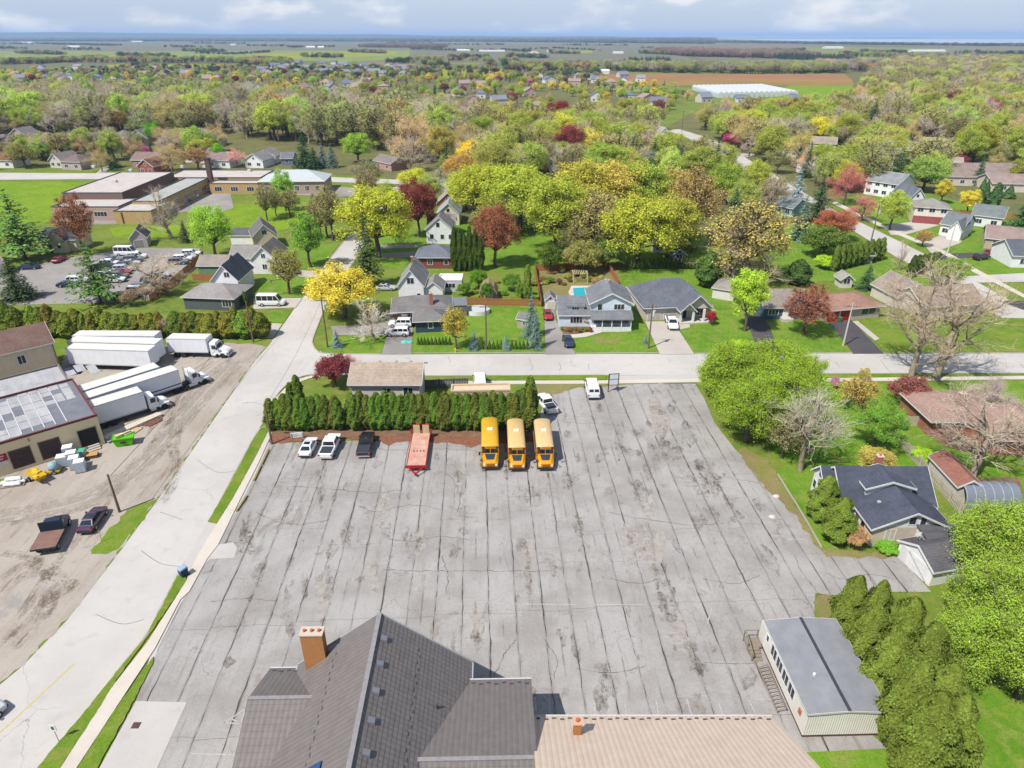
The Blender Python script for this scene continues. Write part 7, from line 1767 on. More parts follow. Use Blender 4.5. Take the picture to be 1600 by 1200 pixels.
def cab(o, x0, big=False, W_=2.45):
    yc = 1.275; hw = W_/2
    fr = MB(); fr.box(x0-1.4 if big else x0-.3, x0+3.3, yc-.45, yc+.45, .6, .95); fr.build('chassis', PLAS, o)
    xs = x0 + (1.6 if big else .35)
    c = MB(); loft(c, [[(xs,yc-hw+.05,.8),(xs,yc+hw-.05,.8),(xs,yc+hw-.08,2.7),(xs,yc+hw-.35,2.95),(xs,yc-hw+.35,2.95),(xs,yc-hw+.08,2.7)],[(xs+1.0,yc-hw+.05,.8),(xs+1.0,yc+hw-.05,.8),(xs+1.0,yc+hw-.1,2.65),(xs+1.0,yc+hw-.4,2.88),(xs+1.0,yc-hw+.4,2.88),(xs+1.0,yc-hw+.1,2.65)],[(xs+1.5,yc-hw+.08,.8),(xs+1.5,yc+hw-.08,.8),(xs+1.45,yc+hw-.1,1.7),(xs+1.4,yc+hw-.2,1.75),(xs+1.4,yc-hw+.2,1.75),(xs+1.45,yc-hw+.1,1.7)]]); c.build('cab', BOXW, o)
    h_ = MB(); loft(h_, [[(xs+1.45,yc-1.0,.75),(xs+1.45,yc+1.0,.75),(xs+1.45,yc+.9,1.72),(xs+1.45,yc-.9,1.72)],[(xs+2.6,yc-.95,.7),(xs+2.6,yc+.95,.7),(xs+2.6,yc+.75,1.5),(xs+2.6,yc-.75,1.5)],[(xs+3.0,yc-.85,.75),(xs+3.0,yc+.85,.75),(xs+3.0,yc+.6,1.2),(xs+3.0,yc-.6,1.2)]]); ho = h_.build('hood', BOXW, o)
    q = MB(); q.box(xs+3.0,xs+3.05,yc-.5,yc+.5,.8,1.2); q.build('grille', CHR, ho)
    q = MB(); q.box(xs+2.98,xs+3.2,yc-1.12,yc+1.12,.4,.68); q.build('bumper', CHR, o)
    q = MB(); q.add([(xs+1.395,yc-.95,1.82),(xs+1.395,yc+.95,1.82),(xs+1.04,yc+.85,2.62),(xs+1.04,yc-.85,2.62)],[(0,1,2,3)]); q.v = [(x+.03,y,z+.01) for x,y,z in q.v]; q.build('windshield', CGL, o)
    for sg in (-1, 1):
        q = MB(); q.box(xs+.35,xs+1.05,yc+sg*(hw-.06)-.02,yc+sg*(hw-.06)+.02,1.75,2.45); q.build('side_window', CGL, o)
        q = MB(); q.box(xs+1.3,xs+1.45,yc+sg*(hw+.15)-.12,yc+sg*(hw+.15)+.12,1.7,2.3); q.build('mirror', PLAS, o)
        q = MB(); q.box(xs+1.4,xs+2.9,yc+sg*1.0-.2,yc+sg*1.0+.2,.62,1.12); q.build('fender', BOXW, ho)
        q = MB(); q.box(xs+3.0,xs+3.06,yc+sg*.72-.12,yc+sg*.72+.12,.82,1.06); q.build('headlight', HLAMP, ho)
        q = MB(); q.tube((xs-.5 if big else xs+.1,yc+sg*1.05,.6),(xs+.9,yc+sg*1.05,.6),.28,.28,12); q.build('fuel_tank', CHR, o)
        wheel(o, xs+2.1, yc+sg*1.08, .5, .3)
        if big:
            for x in (x0-.9, x0+.35): wheel(o, x, yc+sg*1.0, .5, .5)
            q = MB(); q.tube((xs-.12,yc+sg*.95,.9),(xs-.12,yc+sg*.95,3.4),.07,.07,8); q.build('exhaust_stack', CHR, o)
def yard_box(name, label, cat, A, B, stripe=False, cabtype=None, h1=4.0, wheels=True, group=None):
    a, b = at(*A, h1), at(*B, h1); a.z = b.z = .02
    o = thing(name, label, cat, a, heading(a, b), group); L = (b-a).length; boxbody(o, L, 1.15, h1, 2.55, True, stripe)
    if cabtype: cab(o, L, cabtype == 'semi')
    return o
TG = 'white box trailers in the yard'
yard_box('semi_trailer', 'white box trailer nearest the hedge, rearmost of three side by side', 'trailer', (112,525), (241,525.5), group=TG)
yard_box('semi_trailer', 'white box trailer in the middle of three side by side', 'trailer', (104,534), (242,538), group=TG)
yard_box('semi_trailer', 'white box trailer with whole side showing, frontmost of three', 'trailer', (101,545), (231,549), group=TG)
yard_box('semi_trailer', 'white box trailer set aslant behind the semi truck', 'trailer', (121,614), (250,573.5), group=TG)
yard_box('semi_truck', 'white semi truck with blue striped box trailer parked aslant', 'truck', (133.5,624), (278.5,578), True, 'semi')
yard_box('box_truck', 'white box truck parked aslant beside the warehouse', 'truck', (140,637.5), (223,612.4), False, 'box')
yard_box('box_truck', 'white box truck standing alone in front of the golden hedge', 'truck', (258.6,529.5), (321,530.5), False, 'box', 3.7)
# ---- flatbed truck
a, b = at(67,857,1.1), at(82,829,1.1); a.z = b.z = .02
o = thing('flatbed_truck', 'dark blue flatbed truck with bare brown deck in the dirt yard', 'truck', a, heading(a, b)); L = (b-a).length
DBL = mat('truck_blue', kc(40,54,84), .45, coat=.3); DECK = mat('steel_deck', kc(168,128,112), .8, col2=kc(136,106,104), scale=1.2, detail=6)
for k in range(9): q = MB(); y = -1.25+k*.278; q.box(0, L, y+.004, y+.274, 1.02, 1.10+.002*(k % 2)); q.build('deck_plank', DECK, o)
q = MB(); q.box(-.06,L,-1.3,-1.252,.9,1.1); q.box(-.06,L,1.256,1.3,.9,1.1); q.box(-.08,-.004,-1.3,1.3,.9,1.1); q.box(.2,L+2,-.45,.45,.55,.95); q.build('frame', PLAS, o)
q = MB(); q.box(L+.004,L+.1,-1.25,1.25,1.0,2.35); q.build('headboard', mat('headboard_blue', kc(26,48,66), .6), o)
q = MB(); loft(q, [[(L+.2,-1.0,.6),(L+.2,1.0,.6),(L+.2,.95,1.5),(L+.2,.8,2.1),(L+.2,-.8,2.1),(L+.2,-.95,1.5)],[(L+1.3,-1.0,.6),(L+1.3,1.0,.6),(L+1.3,.95,1.5),(L+1.2,.8,2.1),(L+1.2,-.8,2.1),(L+1.3,-.95,1.5)],[(L+1.8,-1.0,.6),(L+1.8,1.0,.6),(L+1.8,.95,1.3),(L+1.8,.8,1.32),(L+1.8,-.8,1.32),(L+1.8,-.95,1.3)],[(L+2.9,-.95,.6),(L+2.9,.95,.6),(L+2.9,.85,1.05),(L+2.9,.7,1.12),(L+2.9,-.7,1.12),(L+2.9,-.85,1.05)]]); q.build('cab', DBL, o)
q = MB(); q.add([(L+1.32,-.78,2.02),(L+1.32,.78,2.02),(L+1.8,.78,1.38),(L+1.8,-.78,1.38)],[(0,1,2,3)]); q.v = [(x+.02,y,z+.02) for x,y,z in q.v]; q.build('windshield', CGL, o)
for sg in (-1, 1):
    q = MB(); q.box(L+.45,L+1.15,sg*.96-.02,sg*.96+.02,1.45,1.95); q.build('side_window', CGL, o)
    for x in (1.0, L+2.2): wheel(o, x, sg*.9, .42, .4 if x < 2 else .26)
# ------------------------------------------------------------------ street furniture, fences, yard goods
WOODP = mat('pole_wood', kc(150,132,116), .95, col2=kc(118,102,90), scale=3, streak=(4,4,.4))
TOPS = {}
def pole(key, x, yb, yt, label, arm=True, transf=False, lamp=0, concrete=False, lean=0.0):
    p = at(x, yb); h = top_z(p, yt); o = thing('utility_pole' if not lamp else 'street_lamp', label, 'pole', p)
    m = MB(); m.tube((0,0,0),(lean,0,h),.17,.11,10); m.build('pole', WOODP if not concrete else paint(206,202,196), o)
    if arm:
        m = MB(); m.box(-1.1+lean,1.1+lean,-.06,.06,h-.75,h-.63); am = m.build('crossarm', WOODP, o)
        for k in (-1, -.4, .4, 1): m = MB(); m.tube((k+lean,0,h-.628),(k+lean,0,h-.45),.05,.04,8); m.build('insulator', paint(206,206,206), am)
    if transf: m = MB(); m.tube((.38,0,h-2.4),(.38,0,h-1.4),.26,.26,12); m.build('transformer', paint(206,208,210), o)
    if lamp:
        m = MB(); m.tube((0,0,h-.3),(lamp*1.4,-.2,h+.25),.04,.035,6); m.tube((lamp*1.4,-.2,h+.25),(lamp*2.3,-.3,h+.3),.035,.035,6); m.build('lamp_arm', paint(190,190,192), o)
        m = MB(); m.box(min(lamp*2.2,lamp*2.9),max(lamp*2.2,lamp*2.9),-.45,-.15,h+.22,h+.36); m.build('lamp_head', paint(206,206,206), o, .03)
    TOPS[key] = p + Vector((lean, 0, h-.5)); return o
pole('lot', 425, 694, 630, 'wooden pole with lamp arm at the hedge corner of the lot', False, False, -1)
pole('cor', 512, 543, 464, 'wooden pole with transformer on the street corner lawn', True, True)
pole('yard', 187, 800, 741, 'wooden pole between the dirt yard and the street', False)
pole('lawn', 760, 547, 474, 'wooden pole in the clipped cedar row on the lawn', True)
pole('hip', 1013, 545, 474, 'wooden pole with transformer beside the concrete drive', True, True)
pole('red', 1317, 541, 473, 'pale concrete pole beside the red garage house drive', True, False, 0, True)
pole('ss1', 1360, 381, 320, 'wooden pole with transformer and lamp beside the side street', True, True)
pole('ss2', 1480, 396, 350, 'pale leaning street pole on the side street lawn', False, False, 0, True)
pole('ss3', 1210, 290, 252, 'wooden pole at the upper side street', True)
pole('van', 396, 535, 470, 'wooden pole behind the right end of the golden hedge', False)
pole('far', 1065, 206, 172, 'wooden pole with lamp at the street bend by the pines', True)
def wire(a, b, sag=.9, r=.016, label='overhead wire'):
    n = 14; pts = []
    for i in range(n+1): t = i/n; p = a + (b-a)*t; pts.append(p - Vector((0,0,sag*4*t*(1-t))))
    m = MB()
    for i in range(n): m.tube(pts[i], pts[i+1], r, r, 4, False)
    return tag(m.build('overhead_wire', PLAS), label, 'wire', 'overhead wires')
wire(TOPS['yard'], TOPS['van'], 1.2, .03, 'dark wire over the dirt yard from the yard pole to the golden hedge')
wire(TOPS['cor'], TOPS['lawn'], .7, label='thin wire from the corner pole to the pole in the cedar row')
wire(TOPS['lawn'], TOPS['hip'], .7, label='thin wire from the cedar row pole to the concrete drive pole')
wire(TOPS['hip'], TOPS['red'], .7, label='thin wire from the concrete drive pole to the red garage pole')
wire(TOPS['ss1'], TOPS['ss3'], .7, label='thin wire along the upper side street')
wire(TOPS['red'], TOPS['ss1'], .9, label='thin wire from the red garage pole to the side street pole')
wire(TOPS['lot'], TOPS['cor'], .9, label='thin wire from the lot lamp pole to the corner pole')
# fences, board by board
def fence(label, pts, h, m, step=.16, bw=None, zpx=None, rails=True, posts=2.4, name='fence', pointed=False, gapm=None):
    P = [at(x, y) for x, y in pts]; o = thing(name, label, 'fence', P[0]); base = P[0]; rg = random.Random(int(pts[0][0])); bw = bw or step*.88
    for a, b in zip(P[:-1], P[1:]):
        L = (b-a).length; d = (b-a)/L; n = max(1, int(L/step)); u = Vector((-d.y, d.x, 0))
        mesh = None; ang = heading(a, b)
        for k in range(n):
            if mesh is None:
                q = MB()
                if pointed: q.add([(-bw/2,-.012,0),(bw/2,-.012,0),(bw/2,-.012,h-.1),(0,-.012,h),(-bw/2,-.012,h-.1),(-bw/2,.012,0),(bw/2,.012,0),(bw/2,.012,h-.1),(0,.012,h),(-bw/2,.012,h-.1)],[(0,1,2,3,4),(9,8,7,6,5),(0,5,6,1),(1,6,7,2),(2,7,8,3),(3,8,9,4),(4,9,5,0)])
                else: q.box(-bw/2,bw/2,-.012,.012,.04,h)
                mesh = q.mesh('board'); mesh.materials.append(m)
            c = link('board', mesh, o, a - base + d*((k+.5)*L/n)); c.rotation_euler = (0,0,ang); c.scale = (1,1,rg.uniform(.97,1.02))
        if rails:
            for z in (h*.25, h*.8): q = MB(); q.bar(a-base+u*.04+Vector((0,0,z)), b-base+u*.04+Vector((0,0,z)), .05, .09); q.build('rail', m, o)
        k = 0
        while k*posts <= L: p = a-base+d*(k*posts)+u*.09; q = MB(); q.box(p.x-.06,p.x+.06,p.y-.06,p.y+.06,0,h+.08); q.build('post', m, o); k += 1
    return o
CED = mat('fence_cedar', kc(206,140,86), .85, col2=kc(176,112,66), scale=1.5, streak=(3,3,.5)); GYW = mat('fence_grey', kc(214,204,190,.72), .9, col2=kc(184,172,158,.72), scale=1.5, streak=(3,3,.5)); SLT = mat('fence_slate', kc(104,108,118), .8)
fence('orange cedar board fence behind the lawn with the blue spruces', [(728,477),(842,479)], 1.7, CED, .24)
fence('orange cedar board fence around the pool garden', [(846,480),(836,424),(884,422),(946,412)], 1.8, CED, .24)
fence('orange cedar board fence on the right of the pool garden', [(946,412),(966,449)], 1.8, CED, .24)
fence('dark slate board fence beside the corner house', [(664,608),(732,605)], 1.7, SLT, .26)
fence('pale picket fence running beside the dark roofed bungalow', [(1392,683),(1410,700),(1450,748),(1502,806)], 1.7, GYW, .28, .17, pointed=True)
fence('weathered grey board fence at the back of the fruit tree lawn', [(1392,668),(1486,662)], 1.7, GYW, .26)
fence('brown board fence behind the car lot', [(318,402),(300,420),(262,452),(235,472)], 1.7, CED, .5, .44)
fence('cedar board fence beside the green shed', [(302,438),(358,440)], 1.6, CED, .4, .36)
fence('red brown board fence behind the two storey house', [(1480,336),(1600,345)], 1.7, CED, .6, .5)
fence('low brown fence in the clearing beyond the young cedars', [(1038,392),(1090,390)], 1.5, CED, .5, .44)
# timber bumper rails at the lot's left edge
for i, (a, b, lb) in enumerate((((420,704),(409,727),'upper'),((408,729),(397,752),'middle'),((386,776),(370,800),'lower'))):
    A, B_ = at(*a), at(*b); q = MB(); q.bar(A+Vector((0,0,.16)), B_+Vector((0,0,.16)), .22, .24); o = tag(q.build('parking_bumper', mat('bumper_wood', kc(190,176,110), .9, col2=kc(160,146,110), scale=2)), '%s yellowish timber rail along the left edge of the lot' % lb, 'rail', 'timber rails on the lot edge')
# sign frame at the lot entrance: two posts, two blank white boards seen from behind
A, B_ = at(950,612.5), at(965,611.5); o = thing('sign_frame', 'tall two post frame with white boards at the lot entrance', 'sign', A, heading(A, B_)); W_ = (B_-A).length
for x in (0, W_): q = MB(); q.box(x-.07,x+.07,-.07,.07,0,3.3); q.build('post', paint(96,62,62), o)
for z0, z1 in ((1.3,2.25),(2.33,3.2)): q = MB(); q.box(.075,W_-.075,-.03,.03,z0,z1); q.build('board', paint(226,230,242), o)
for z in (1.22, 2.27, 3.22): q = MB(); q.box(.072,W_-.072,-.05,.05,z,z+.07); q.build('crossbar', paint(96,62,62), o)
A, B_ = at(455,686), at(475,684); o = thing('notice_board', 'low white notice board on the mulch beside the white sedan', 'sign', A, heading(A, B_)); W_ = (B_-A).length
q = MB(); q.box(0,W_,-.04,.04,.15,1.0); q.build('panel', WHITE, o)
for x in (.12, W_-.12): q = MB(); q.box(x-.05,x+.05,-.1,-.045,0,.95); q.build('leg', paint(150,140,130), o)
for z, w_ in ((.72,.9),(.5,1.2),(.33,.7)): q = MB(); q.box(.2,.2+w_,-.046,-.041,z,z+.06); q.build('lettering', paint(120,124,134), o)
o = thing('small_sign', 'small white road sign on a thin post by the lower verge', 'sign', at(92,1158)); q = MB(); q.tube((0,0,0),(0,0,2.0),.03,.03,6); q.build('post', paint(180,180,180), o); q = MB(); q.box(-.22,.22,-.03,-.032+.06,1.3,2.0); q.build('panel', WHITE, o)
q = MB(); q.box(-.12,.1,-.036,-.031,1.45,1.85); q.build('symbol', paint(60,110,80), o)
def bin_(label, x, y, col, rz=0.0, s=1.0, lidc=None):
    o = thing('wheelie_bin', label, 'bin', at(x, y), rz); o.scale = (s, s, s)
    q = MB(); loft(q, [[(-.27,-.3,.1),(.27,-.3,.1),(.27,.3,.1),(-.27,.3,.1)],[(-.33,-.38,1.0),(.33,-.38,1.0),(.33,.38,1.0),(-.33,.38,1.0)]]); q.build('body', paint(*col), o)
    q = MB(); loft(q, [[(-.35,-.41,1.003),(.35,-.41,1.003),(.35,.41,1.003),(-.35,.41,1.003)],[(-.3,-.36,1.1),(.3,-.36,1.1),(.3,.3,1.14),(-.3,.3,1.14)]]); q.build('lid', paint(*(lidc or col)), o)
    for sg in (-1, 1): q = MB(); q.tube((sg*.3,.34,.12),(sg*.36,.34,.12),.12,.12,10); q.build('wheel', TYRE, o)
bin_('dark blue wheelie bin with pale lid at the kerb driveway', 288, 900, (40,62,92), -.6, 1.1, (150,176,200))
bin_('green wheelie bin against the weathered board fence', 1411, 672, (20,120,70), 0, 1.1, (40,50,60))
bin_('blue bin at the side drive near the tall green tree', 499, 423, (40,80,140))
bin_('green bin beside the red garage doors', 1311, 503, (40,130,80))
hy = thing('fire_hydrant', 'yellow fire hydrant on the lawn beside the cross street', 'hydrant', at(712,551))
q = MB(); q.tube((0,0,.09),(0,0,.75),.14,.13,10); q.tube((0,0,.75),(0,0,.92),.16,.05,10); q.build('barrel', paint(240,176,60), hy)
for sg in (-1, 1): q = MB(); q.tube((0,0,.55),(sg*.26,0,.55),.075,.075,8); q.build('outlet', paint(240,176,60), hy)
# garden things
q = MB(); pl = [(897,464),(895,451),(915,450),(917,463)]; P = [at(x, y) for x, y in pl]; q.add([(p.x,p.y,.16) for p in P],[(0,1,2,3)]); o = tag(q.build('swimming_pool', mat('pool_water', kc(60,206,224), .1, var=.1, spec=.6)), 'turquoise rectangular swimming pool behind the porch house', 'pool')
ap = at(746,489); o = thing('round_pool', 'covered oval above ground pool with white rim on the lawn', 'pool', ap); q = MB(); n = 26
q.add([(2.6*math.cos(2*math.pi*i/n),2.1*math.sin(2*math.pi*i/n),z) for z in (.1,1.0) for i in range(n)],[(i,(i+1)%n,n+(i+1)%n,n+i) for i in range(n)]); q.build('wall', WHITE, o)
q = MB(); q.add([(2.55*math.cos(2*math.pi*i/n),2.05*math.sin(2*math.pi*i/n),.9) for i in range(n)],[tuple(range(n))]); q.build('cover', paint(196,198,204), o)
tp = at(636,535); o = thing('tarpaulin', 'crumpled turquoise tarpaulin lying on the drive', 'tarpaulin', tp); q = MB(); rg = random.Random(3); n = 16
q.add([(0,0,.28)]+[((1.0+.3*math.sin(i*2.1))*1.1*math.cos(2*math.pi*i/n),(.7+.2*math.sin(i*3.3))*math.sin(2*math.pi*i/n)*1.1,.06+.12*(i%3==0)) for i in range(n)]+[((.5+.1*math.sin(i*2.7))*math.cos(2*math.pi*i/n),(.4+.1*math.sin(i*1.3))*math.sin(2*math.pi*i/n),.14+.2*(i%2)) for i in range(n)],[(0,1+n+i,1+n+(i+1)%n) for i in range(n)]+[(1+n+i,1+i,1+(i+1)%n,1+n+(i+1)%n) for i in range(n)]); q.build('sheet', paint(90,206,190), o)
pg = at(896,443); o = thing('pergola', 'pale slatted pergola behind the swimming pool', 'pergola', pg)
for x in (0, 3.2):
    for y in (0, 2.4): q = MB(); q.box(x-.07,x+.07,y-.07,y+.07,0,2.3); q.build('post', paint(214,200,160), o)
for k in range(9): q = MB(); x = -.1+k*.42; q.box(x-.05,x+.05,-.3,2.7,2.3,2.42); q.build('slat', paint(222,208,166), o)
# yard goods beside the warehouse
def wrapped(label, x, y, w, d, h, rz, c=(206,222,234), top=WHITE):
    o = thing('wrapped_pallet', label, 'pallet', at(x, y), rz, 'wrapped pallets by the warehouse'); q = MB(); q.box(-w/2,w/2,-d/2,d/2,.14,h); q.build('load', mat('shrink_wrap', kc(*c), .25, var=.35, scale=5, spec=.6), o, .05)
    q = MB(); q.box(-w/2+.02,w/2-.02,-d/2+.02,d/2-.02,h+.003,h+.08); q.build('top_sheet', top, o, .02)
    for k in (-1, 0, 1): q = MB(); q.box(-w/2,w/2,k*d*.4-.07,k*d*.4+.07,0,.138); q.build('runner', paint(176,140,100), o)
wrapped('blue grey shrink wrapped pallet before the brown loading door', 101, 727, 1.4, 1.2, 1.5, .35)
for i, (x, y) in enumerate(((111,716),(116,724),(120,731),(128,736))): wrapped('white topped wrapped pallet, %s of four from the doorway' % ['first','second','third','fourth'][i], x, y, 1.3, 1.2, 1.9-.1*i, .4)
wrapped('green netted pallet beside the white wrapped ones', 127, 715, 1.4, 1.2, 1.1, .3, (60,170,130), paint(80,180,140))
o = thing('timber_crate', 'flat tan timber crate by the warehouse steps', 'crate', at(144,714), .35)
for k in range(6): q = MB(); q.box(-.8+k*.27,-.8+k*.27+.25,-.6,.6,.5,.56); q.build('plank', paint(206,160,96), o)
q = MB(); q.box(-.78,.78,-.56,.56,.02,.495); q.build('frame', paint(120,84,60), o)
o = thing('skip_bin', 'lime green skip bin full of rubbish beside the timber stack', 'skip', at(196,694), .30)
q = MB(); loft(q, [[(-1.0,-.65,.1),(1.0,-.65,.1),(1.0,.65,.1),(-1.0,.65,.1)],[(-1.35,-.8,1.35),(1.35,-.8,1.35),(1.35,.8,1.35),(-1.35,.8,1.35)]]); q.build('body', mat('skip_green', kc(110,220,20), .5), o)
q = MB(); q.box(-1.42,1.42,-.87,-.8,1.28,1.4); q.box(-1.42,1.42,.8,.87,1.28,1.4); q.box(-1.42,-1.35,-.8,.8,1.28,1.4); q.box(1.35,1.42,-.8,.8,1.28,1.4); q.build('rim', mat('skip_green', kc(110,220,20), .5), o)
q = MB(); q.box(-.35,.35,-.83,-.77,.6,.85); q.build('marking', paint(30,70,30), o)
for k in range(7): q = MB(); rr = random.Random(k); x, y = rr.uniform(-.9,.9), rr.uniform(-.5,.5); q.bar((x-.4,y-.2,1.42+.05*k),(x+.4,y+.2,1.5+.05*k),.25,.12); q.build('rubbish', paint(*[(226,200,170),(200,160,120),(230,226,220)][k % 3]), o)
def stack(label, a, b, n, rows, c, h=.12, w=.3):
    A, B_ = at(*a), at(*b); o = thing('timber_stack', label, 'timber', A, heading(A, B_)); L = (B_-A).length
    for k in range(n):
        for r_ in range(rows): q = MB(); q.box(random.Random(k*7+r_).uniform(0,.4), L-random.Random(k+r_*3).uniform(0,.4), k*w, k*w+w*.92, .05+r_*(h+.01), .05+r_*(h+.01)+h); q.build('beam', paint(*c), o)
stack('long stack of pale beams beside the box truck', (166,690), (256,650), 3, 2, (216,206,190), .2, .4)
stack('grey sheets stacked at the warehouse corner', (170,694), (206,676), 3, 2, (150,156,166), .12, .45)
stack('rusty brown steel plates beyond the timber', (230,669), (258,656), 3, 1, (130,84,66), .1, .5)
stack('loose tan boards behind the green skip', (205,682), (226,668), 4, 1, (206,180,140), .1, .3)
o = thing('yellow_trailer', 'small yellow tipping trailer loaded with straw by the warehouse', 'trailer', at(52,745), heading(at(52,745), at(70,757)))
q = MB(); loft(q, [[(0,-.5,.5),(2.6,-.5,.5),(2.6,.5,.5),(0,.5,.5)],[(-.15,-.75,1.1),(2.8,-.75,1.1),(2.8,.75,1.1),(-.15,.75,1.1)]]); q.build('tub', mat('machine_yellow', kc(236,190,40), .5), o)
for k in range(10): rr = random.Random(k+9); q = MB(); x, y = rr.uniform(.2,2.4), rr.uniform(-.5,.5); q.bar((x-.3,y-.1,1.14),(x+.3,y+.2,1.22),.3,.14); q.build('straw_bundle', paint(226,190,70), o)
for sg in (-1, 1): wheel(o, .8, sg*.75, .34, .2)
q = MB(); q.bar((2.7,0,.6),(3.9,0,.45),.1,.1); q.build('drawbar', PLAS, o)
o = thing('cement_mixer', 'grey and yellow towable machine before the brown loading doors', 'machine', at(87,737), .3)
q = MB(); q.tube((0,0,.55),(0,-.5,1.5),.75,.45,14); q.build('drum', paint(150,180,190), o, 0, True)
q = MB(); q.box(-.75,.75,-.85,.5,.35,.55); q.build('frame', MATS['machine_yellow'], o)
for sg in (-1, 1): wheel(o, .1, sg*.8, .3, .2)
o = thing('sack_pile', 'heap of white sacks on a pallet at the warehouse corner', 'sacks', at(22,756), .3)
for k, (x, y, z) in enumerate(((-.9,0,.2),(0,.1,.2),(.9,-.1,.2),(-.4,-.5,.2),(.5,-.6,.2),(-.3,.1,.6),(.5,0,.6))):
    q = MB(); loft(q, [[(x-.5,y-.25,z),(x+.5,y-.25,z),(x+.5,y+.25,z),(x-.5,y+.25,z)],[(x-.6,y-.34,z+.2),(x+.6,y-.34,z+.2),(x+.6,y+.34,z+.2),(x-.6,y+.34,z+.2)],[(x-.42,y-.2,z+.4),(x+.42,y-.2,z+.4),(x+.42,y+.2,z+.4),(x-.42,y+.2,z+.4)]]); q.build('sack', WHITE, o, .05)
q = MB(); q.box(-1.4,1.4,-.9,.6,.0,.16); q.build('pallet', paint(150,140,130), o)
o = thing('tarp_heap', 'dark blue tarpaulin heap under the front white trailer', 'heap', at(113,583)); q = MB(); n = 14
q.add([(0,0,1.1)]+[(1.6*math.cos(2*math.pi*i/n)*(1+.2*math.sin(i*2)),1.0*math.sin(2*math.pi*i/n),.02) for i in range(n)]+[(.9*math.cos(2*math.pi*i/n),.6*math.sin(2*math.pi*i/n),.7+.2*(i%2)) for i in range(n)],[(0,1+n+i,1+n+(i+1)%n) for i in range(n)]+[(1+n+i,1+i,1+(i+1)%n,1+n+(i+1)%n) for i in range(n)]); q.build('sheet', paint(34,48,74), o)
for i, (x, y) in enumerate(((1398,948),)): pass
o = thing('stump_box', 'dark metal box and stones at the corner of the portable classroom', 'box', at(1237,980)); q = MB(); q.box(-.5,.5,-.3,.3,0,.5); q.build('box', paint(70,54,50), o, .04); q = MB(); q.box(-.2,.2,-.2,.2,.5,.62); q.build('lid', paint(96,70,66), o)
o = thing('marker_post', 'thin yellow marker post beside the purple sedan', 'post', at(159,846)); q = MB(); q.tube((0,0,0),(.1,0,1.6),.04,.04,6); q.build('post', paint(230,190,60), o); q = MB(); q.tube((.1,0,1.6),(.1,0,1.68),.05,.05,6); q.build('cap', paint(120,100,60), o)
for i, (x, y) in enumerate(((1207,808),(1213,776))):
    o = thing('field_stone', '%s pale stone on the worn grass beside the lot' % ['lower','upper'][i], 'stone', at(x, y)); q = MB(); n = 9; q.add([(0,0,.3)]+[(.45*math.cos(2*math.pi*k/n)*(1+.2*math.sin(k*2)),.35*math.sin(2*math.pi*k/n),.02) for k in range(n)]+[(.36*math.cos(2*math.pi*k/n),.27*math.sin(2*math.pi*k/n),.2) for k in range(n)],[(0,1+n+k,1+n+(k+1)%n) for k in range(n)]+[(1+n+k,1+k,1+(k+1)%n,1+n+(k+1)%n) for k in range(n)]); q.build('stone', paint(206,198,190), o, 0, True)
# ------------------------------------------------------------------ far country
def field_mat(name, c1, c2, rowdir=0.0, rows=0.25, amt=0.35, c3=None):
    g = NG(name, 0.95, 0.1)
    c = g.mix(g.rng(g.noise(0.012, 4), 0.35, 0.65), c1, c2)
    w = _N(g.nt, 'ShaderNodeTexWave'); w.inputs['Scale'].default_value = rows; w.inputs['Distortion'].default_value = 0.4
    g.nt.links.new(g.map((1,1,1), rowdir), w.inputs['Vector'])
    c = g.mix(g.op('MULTIPLY', w.outputs['Fac'], amt), c, c3 or tuple(x*.55 for x in c2))
    return g.done(c)
VINE = field_mat('vineyard', kc(150,146,120), kc(134,136,112), .3)
ORCH = field_mat('orchard_red', kc(186,132,104), kc(172,126,96), .1, .2, .4, kc(170,150,60))
YFLD = field_mat('field_yellow_green', kc(186,184,66), kc(160,172,58), .2)
GFLD = field_mat('field_green', kc(166,178,92), kc(146,162,88), .5)
BFLD = field_mat('field_brown', kc(176,150,128), kc(158,138,118), .4)
def farm_mat():
    g = NG('farmland', 0.95, 0.1)
    v = _N(g.nt, 'ShaderNodeTexVoronoi'); v.inputs['Scale'].default_value = 0.0022; g.nt.links.new(g.map((1.0, 0.45, 1), .12), v.inputs['Vector'])
    sp = _N(g.nt, 'ShaderNodeSeparateColor'); g.nt.links.new(v.outputs['Color'], sp.inputs[0])
    c = g.mix(g.rng(sp.outputs[0], .3, .34), kc(146,146,112), kc(128,134,100))
    c = g.mix(g.rng(sp.outputs[1], .62, .66), c, kc(162,140,116))
    c = g.mix(g.rng(sp.outputs[2], .80, .83), c, kc(160,166,84))
    c = g.mix(g.rng(g.noise(.02, 5), .4, .7, 0, .5), c, kc(112,118,88))
    w = _N(g.nt, 'ShaderNodeTexWave'); w.inputs['Scale'].default_value = .09; g.nt.links.new(g.map((1,1,1), .15), w.inputs['Vector'])
    return g.done(g.mix(g.op('MULTIPLY', w.outputs['Fac'], .3), c, kc(96,100,76)))
sheet('farmland', [(-1500,112),(-300,112),(60,104),(640,96),(960,112),(1340,112),(1500,100),(3000,104),(3000,57.5),(1400,69),(1110,62),(800,57.5),(-1500,57.5)], .16, farm_mat())
sheet('suburb_ground', [(-400,150),(1000,155),(1080,165),(1000,140),(960,113),(640,97),(60,105),(-400,113)], .08, WOODF)
def field(px, m, z=0.3): sheet('field', px, z, m)
field([(-200,66),(430,64),(800,64),(1060,68),(1060,80),(700,84),(400,82),(-200,82)], VINE)
field([(-200,80),(160,80),(400,80),(400,90),(150,95),(-200,96)], GFLD, .32)
field([(170,101),(350,101),(345,107),(160,106)], YFLD, .34)
field([(150,106),(380,106),(380,109),(150,109)], BFLD, .36)
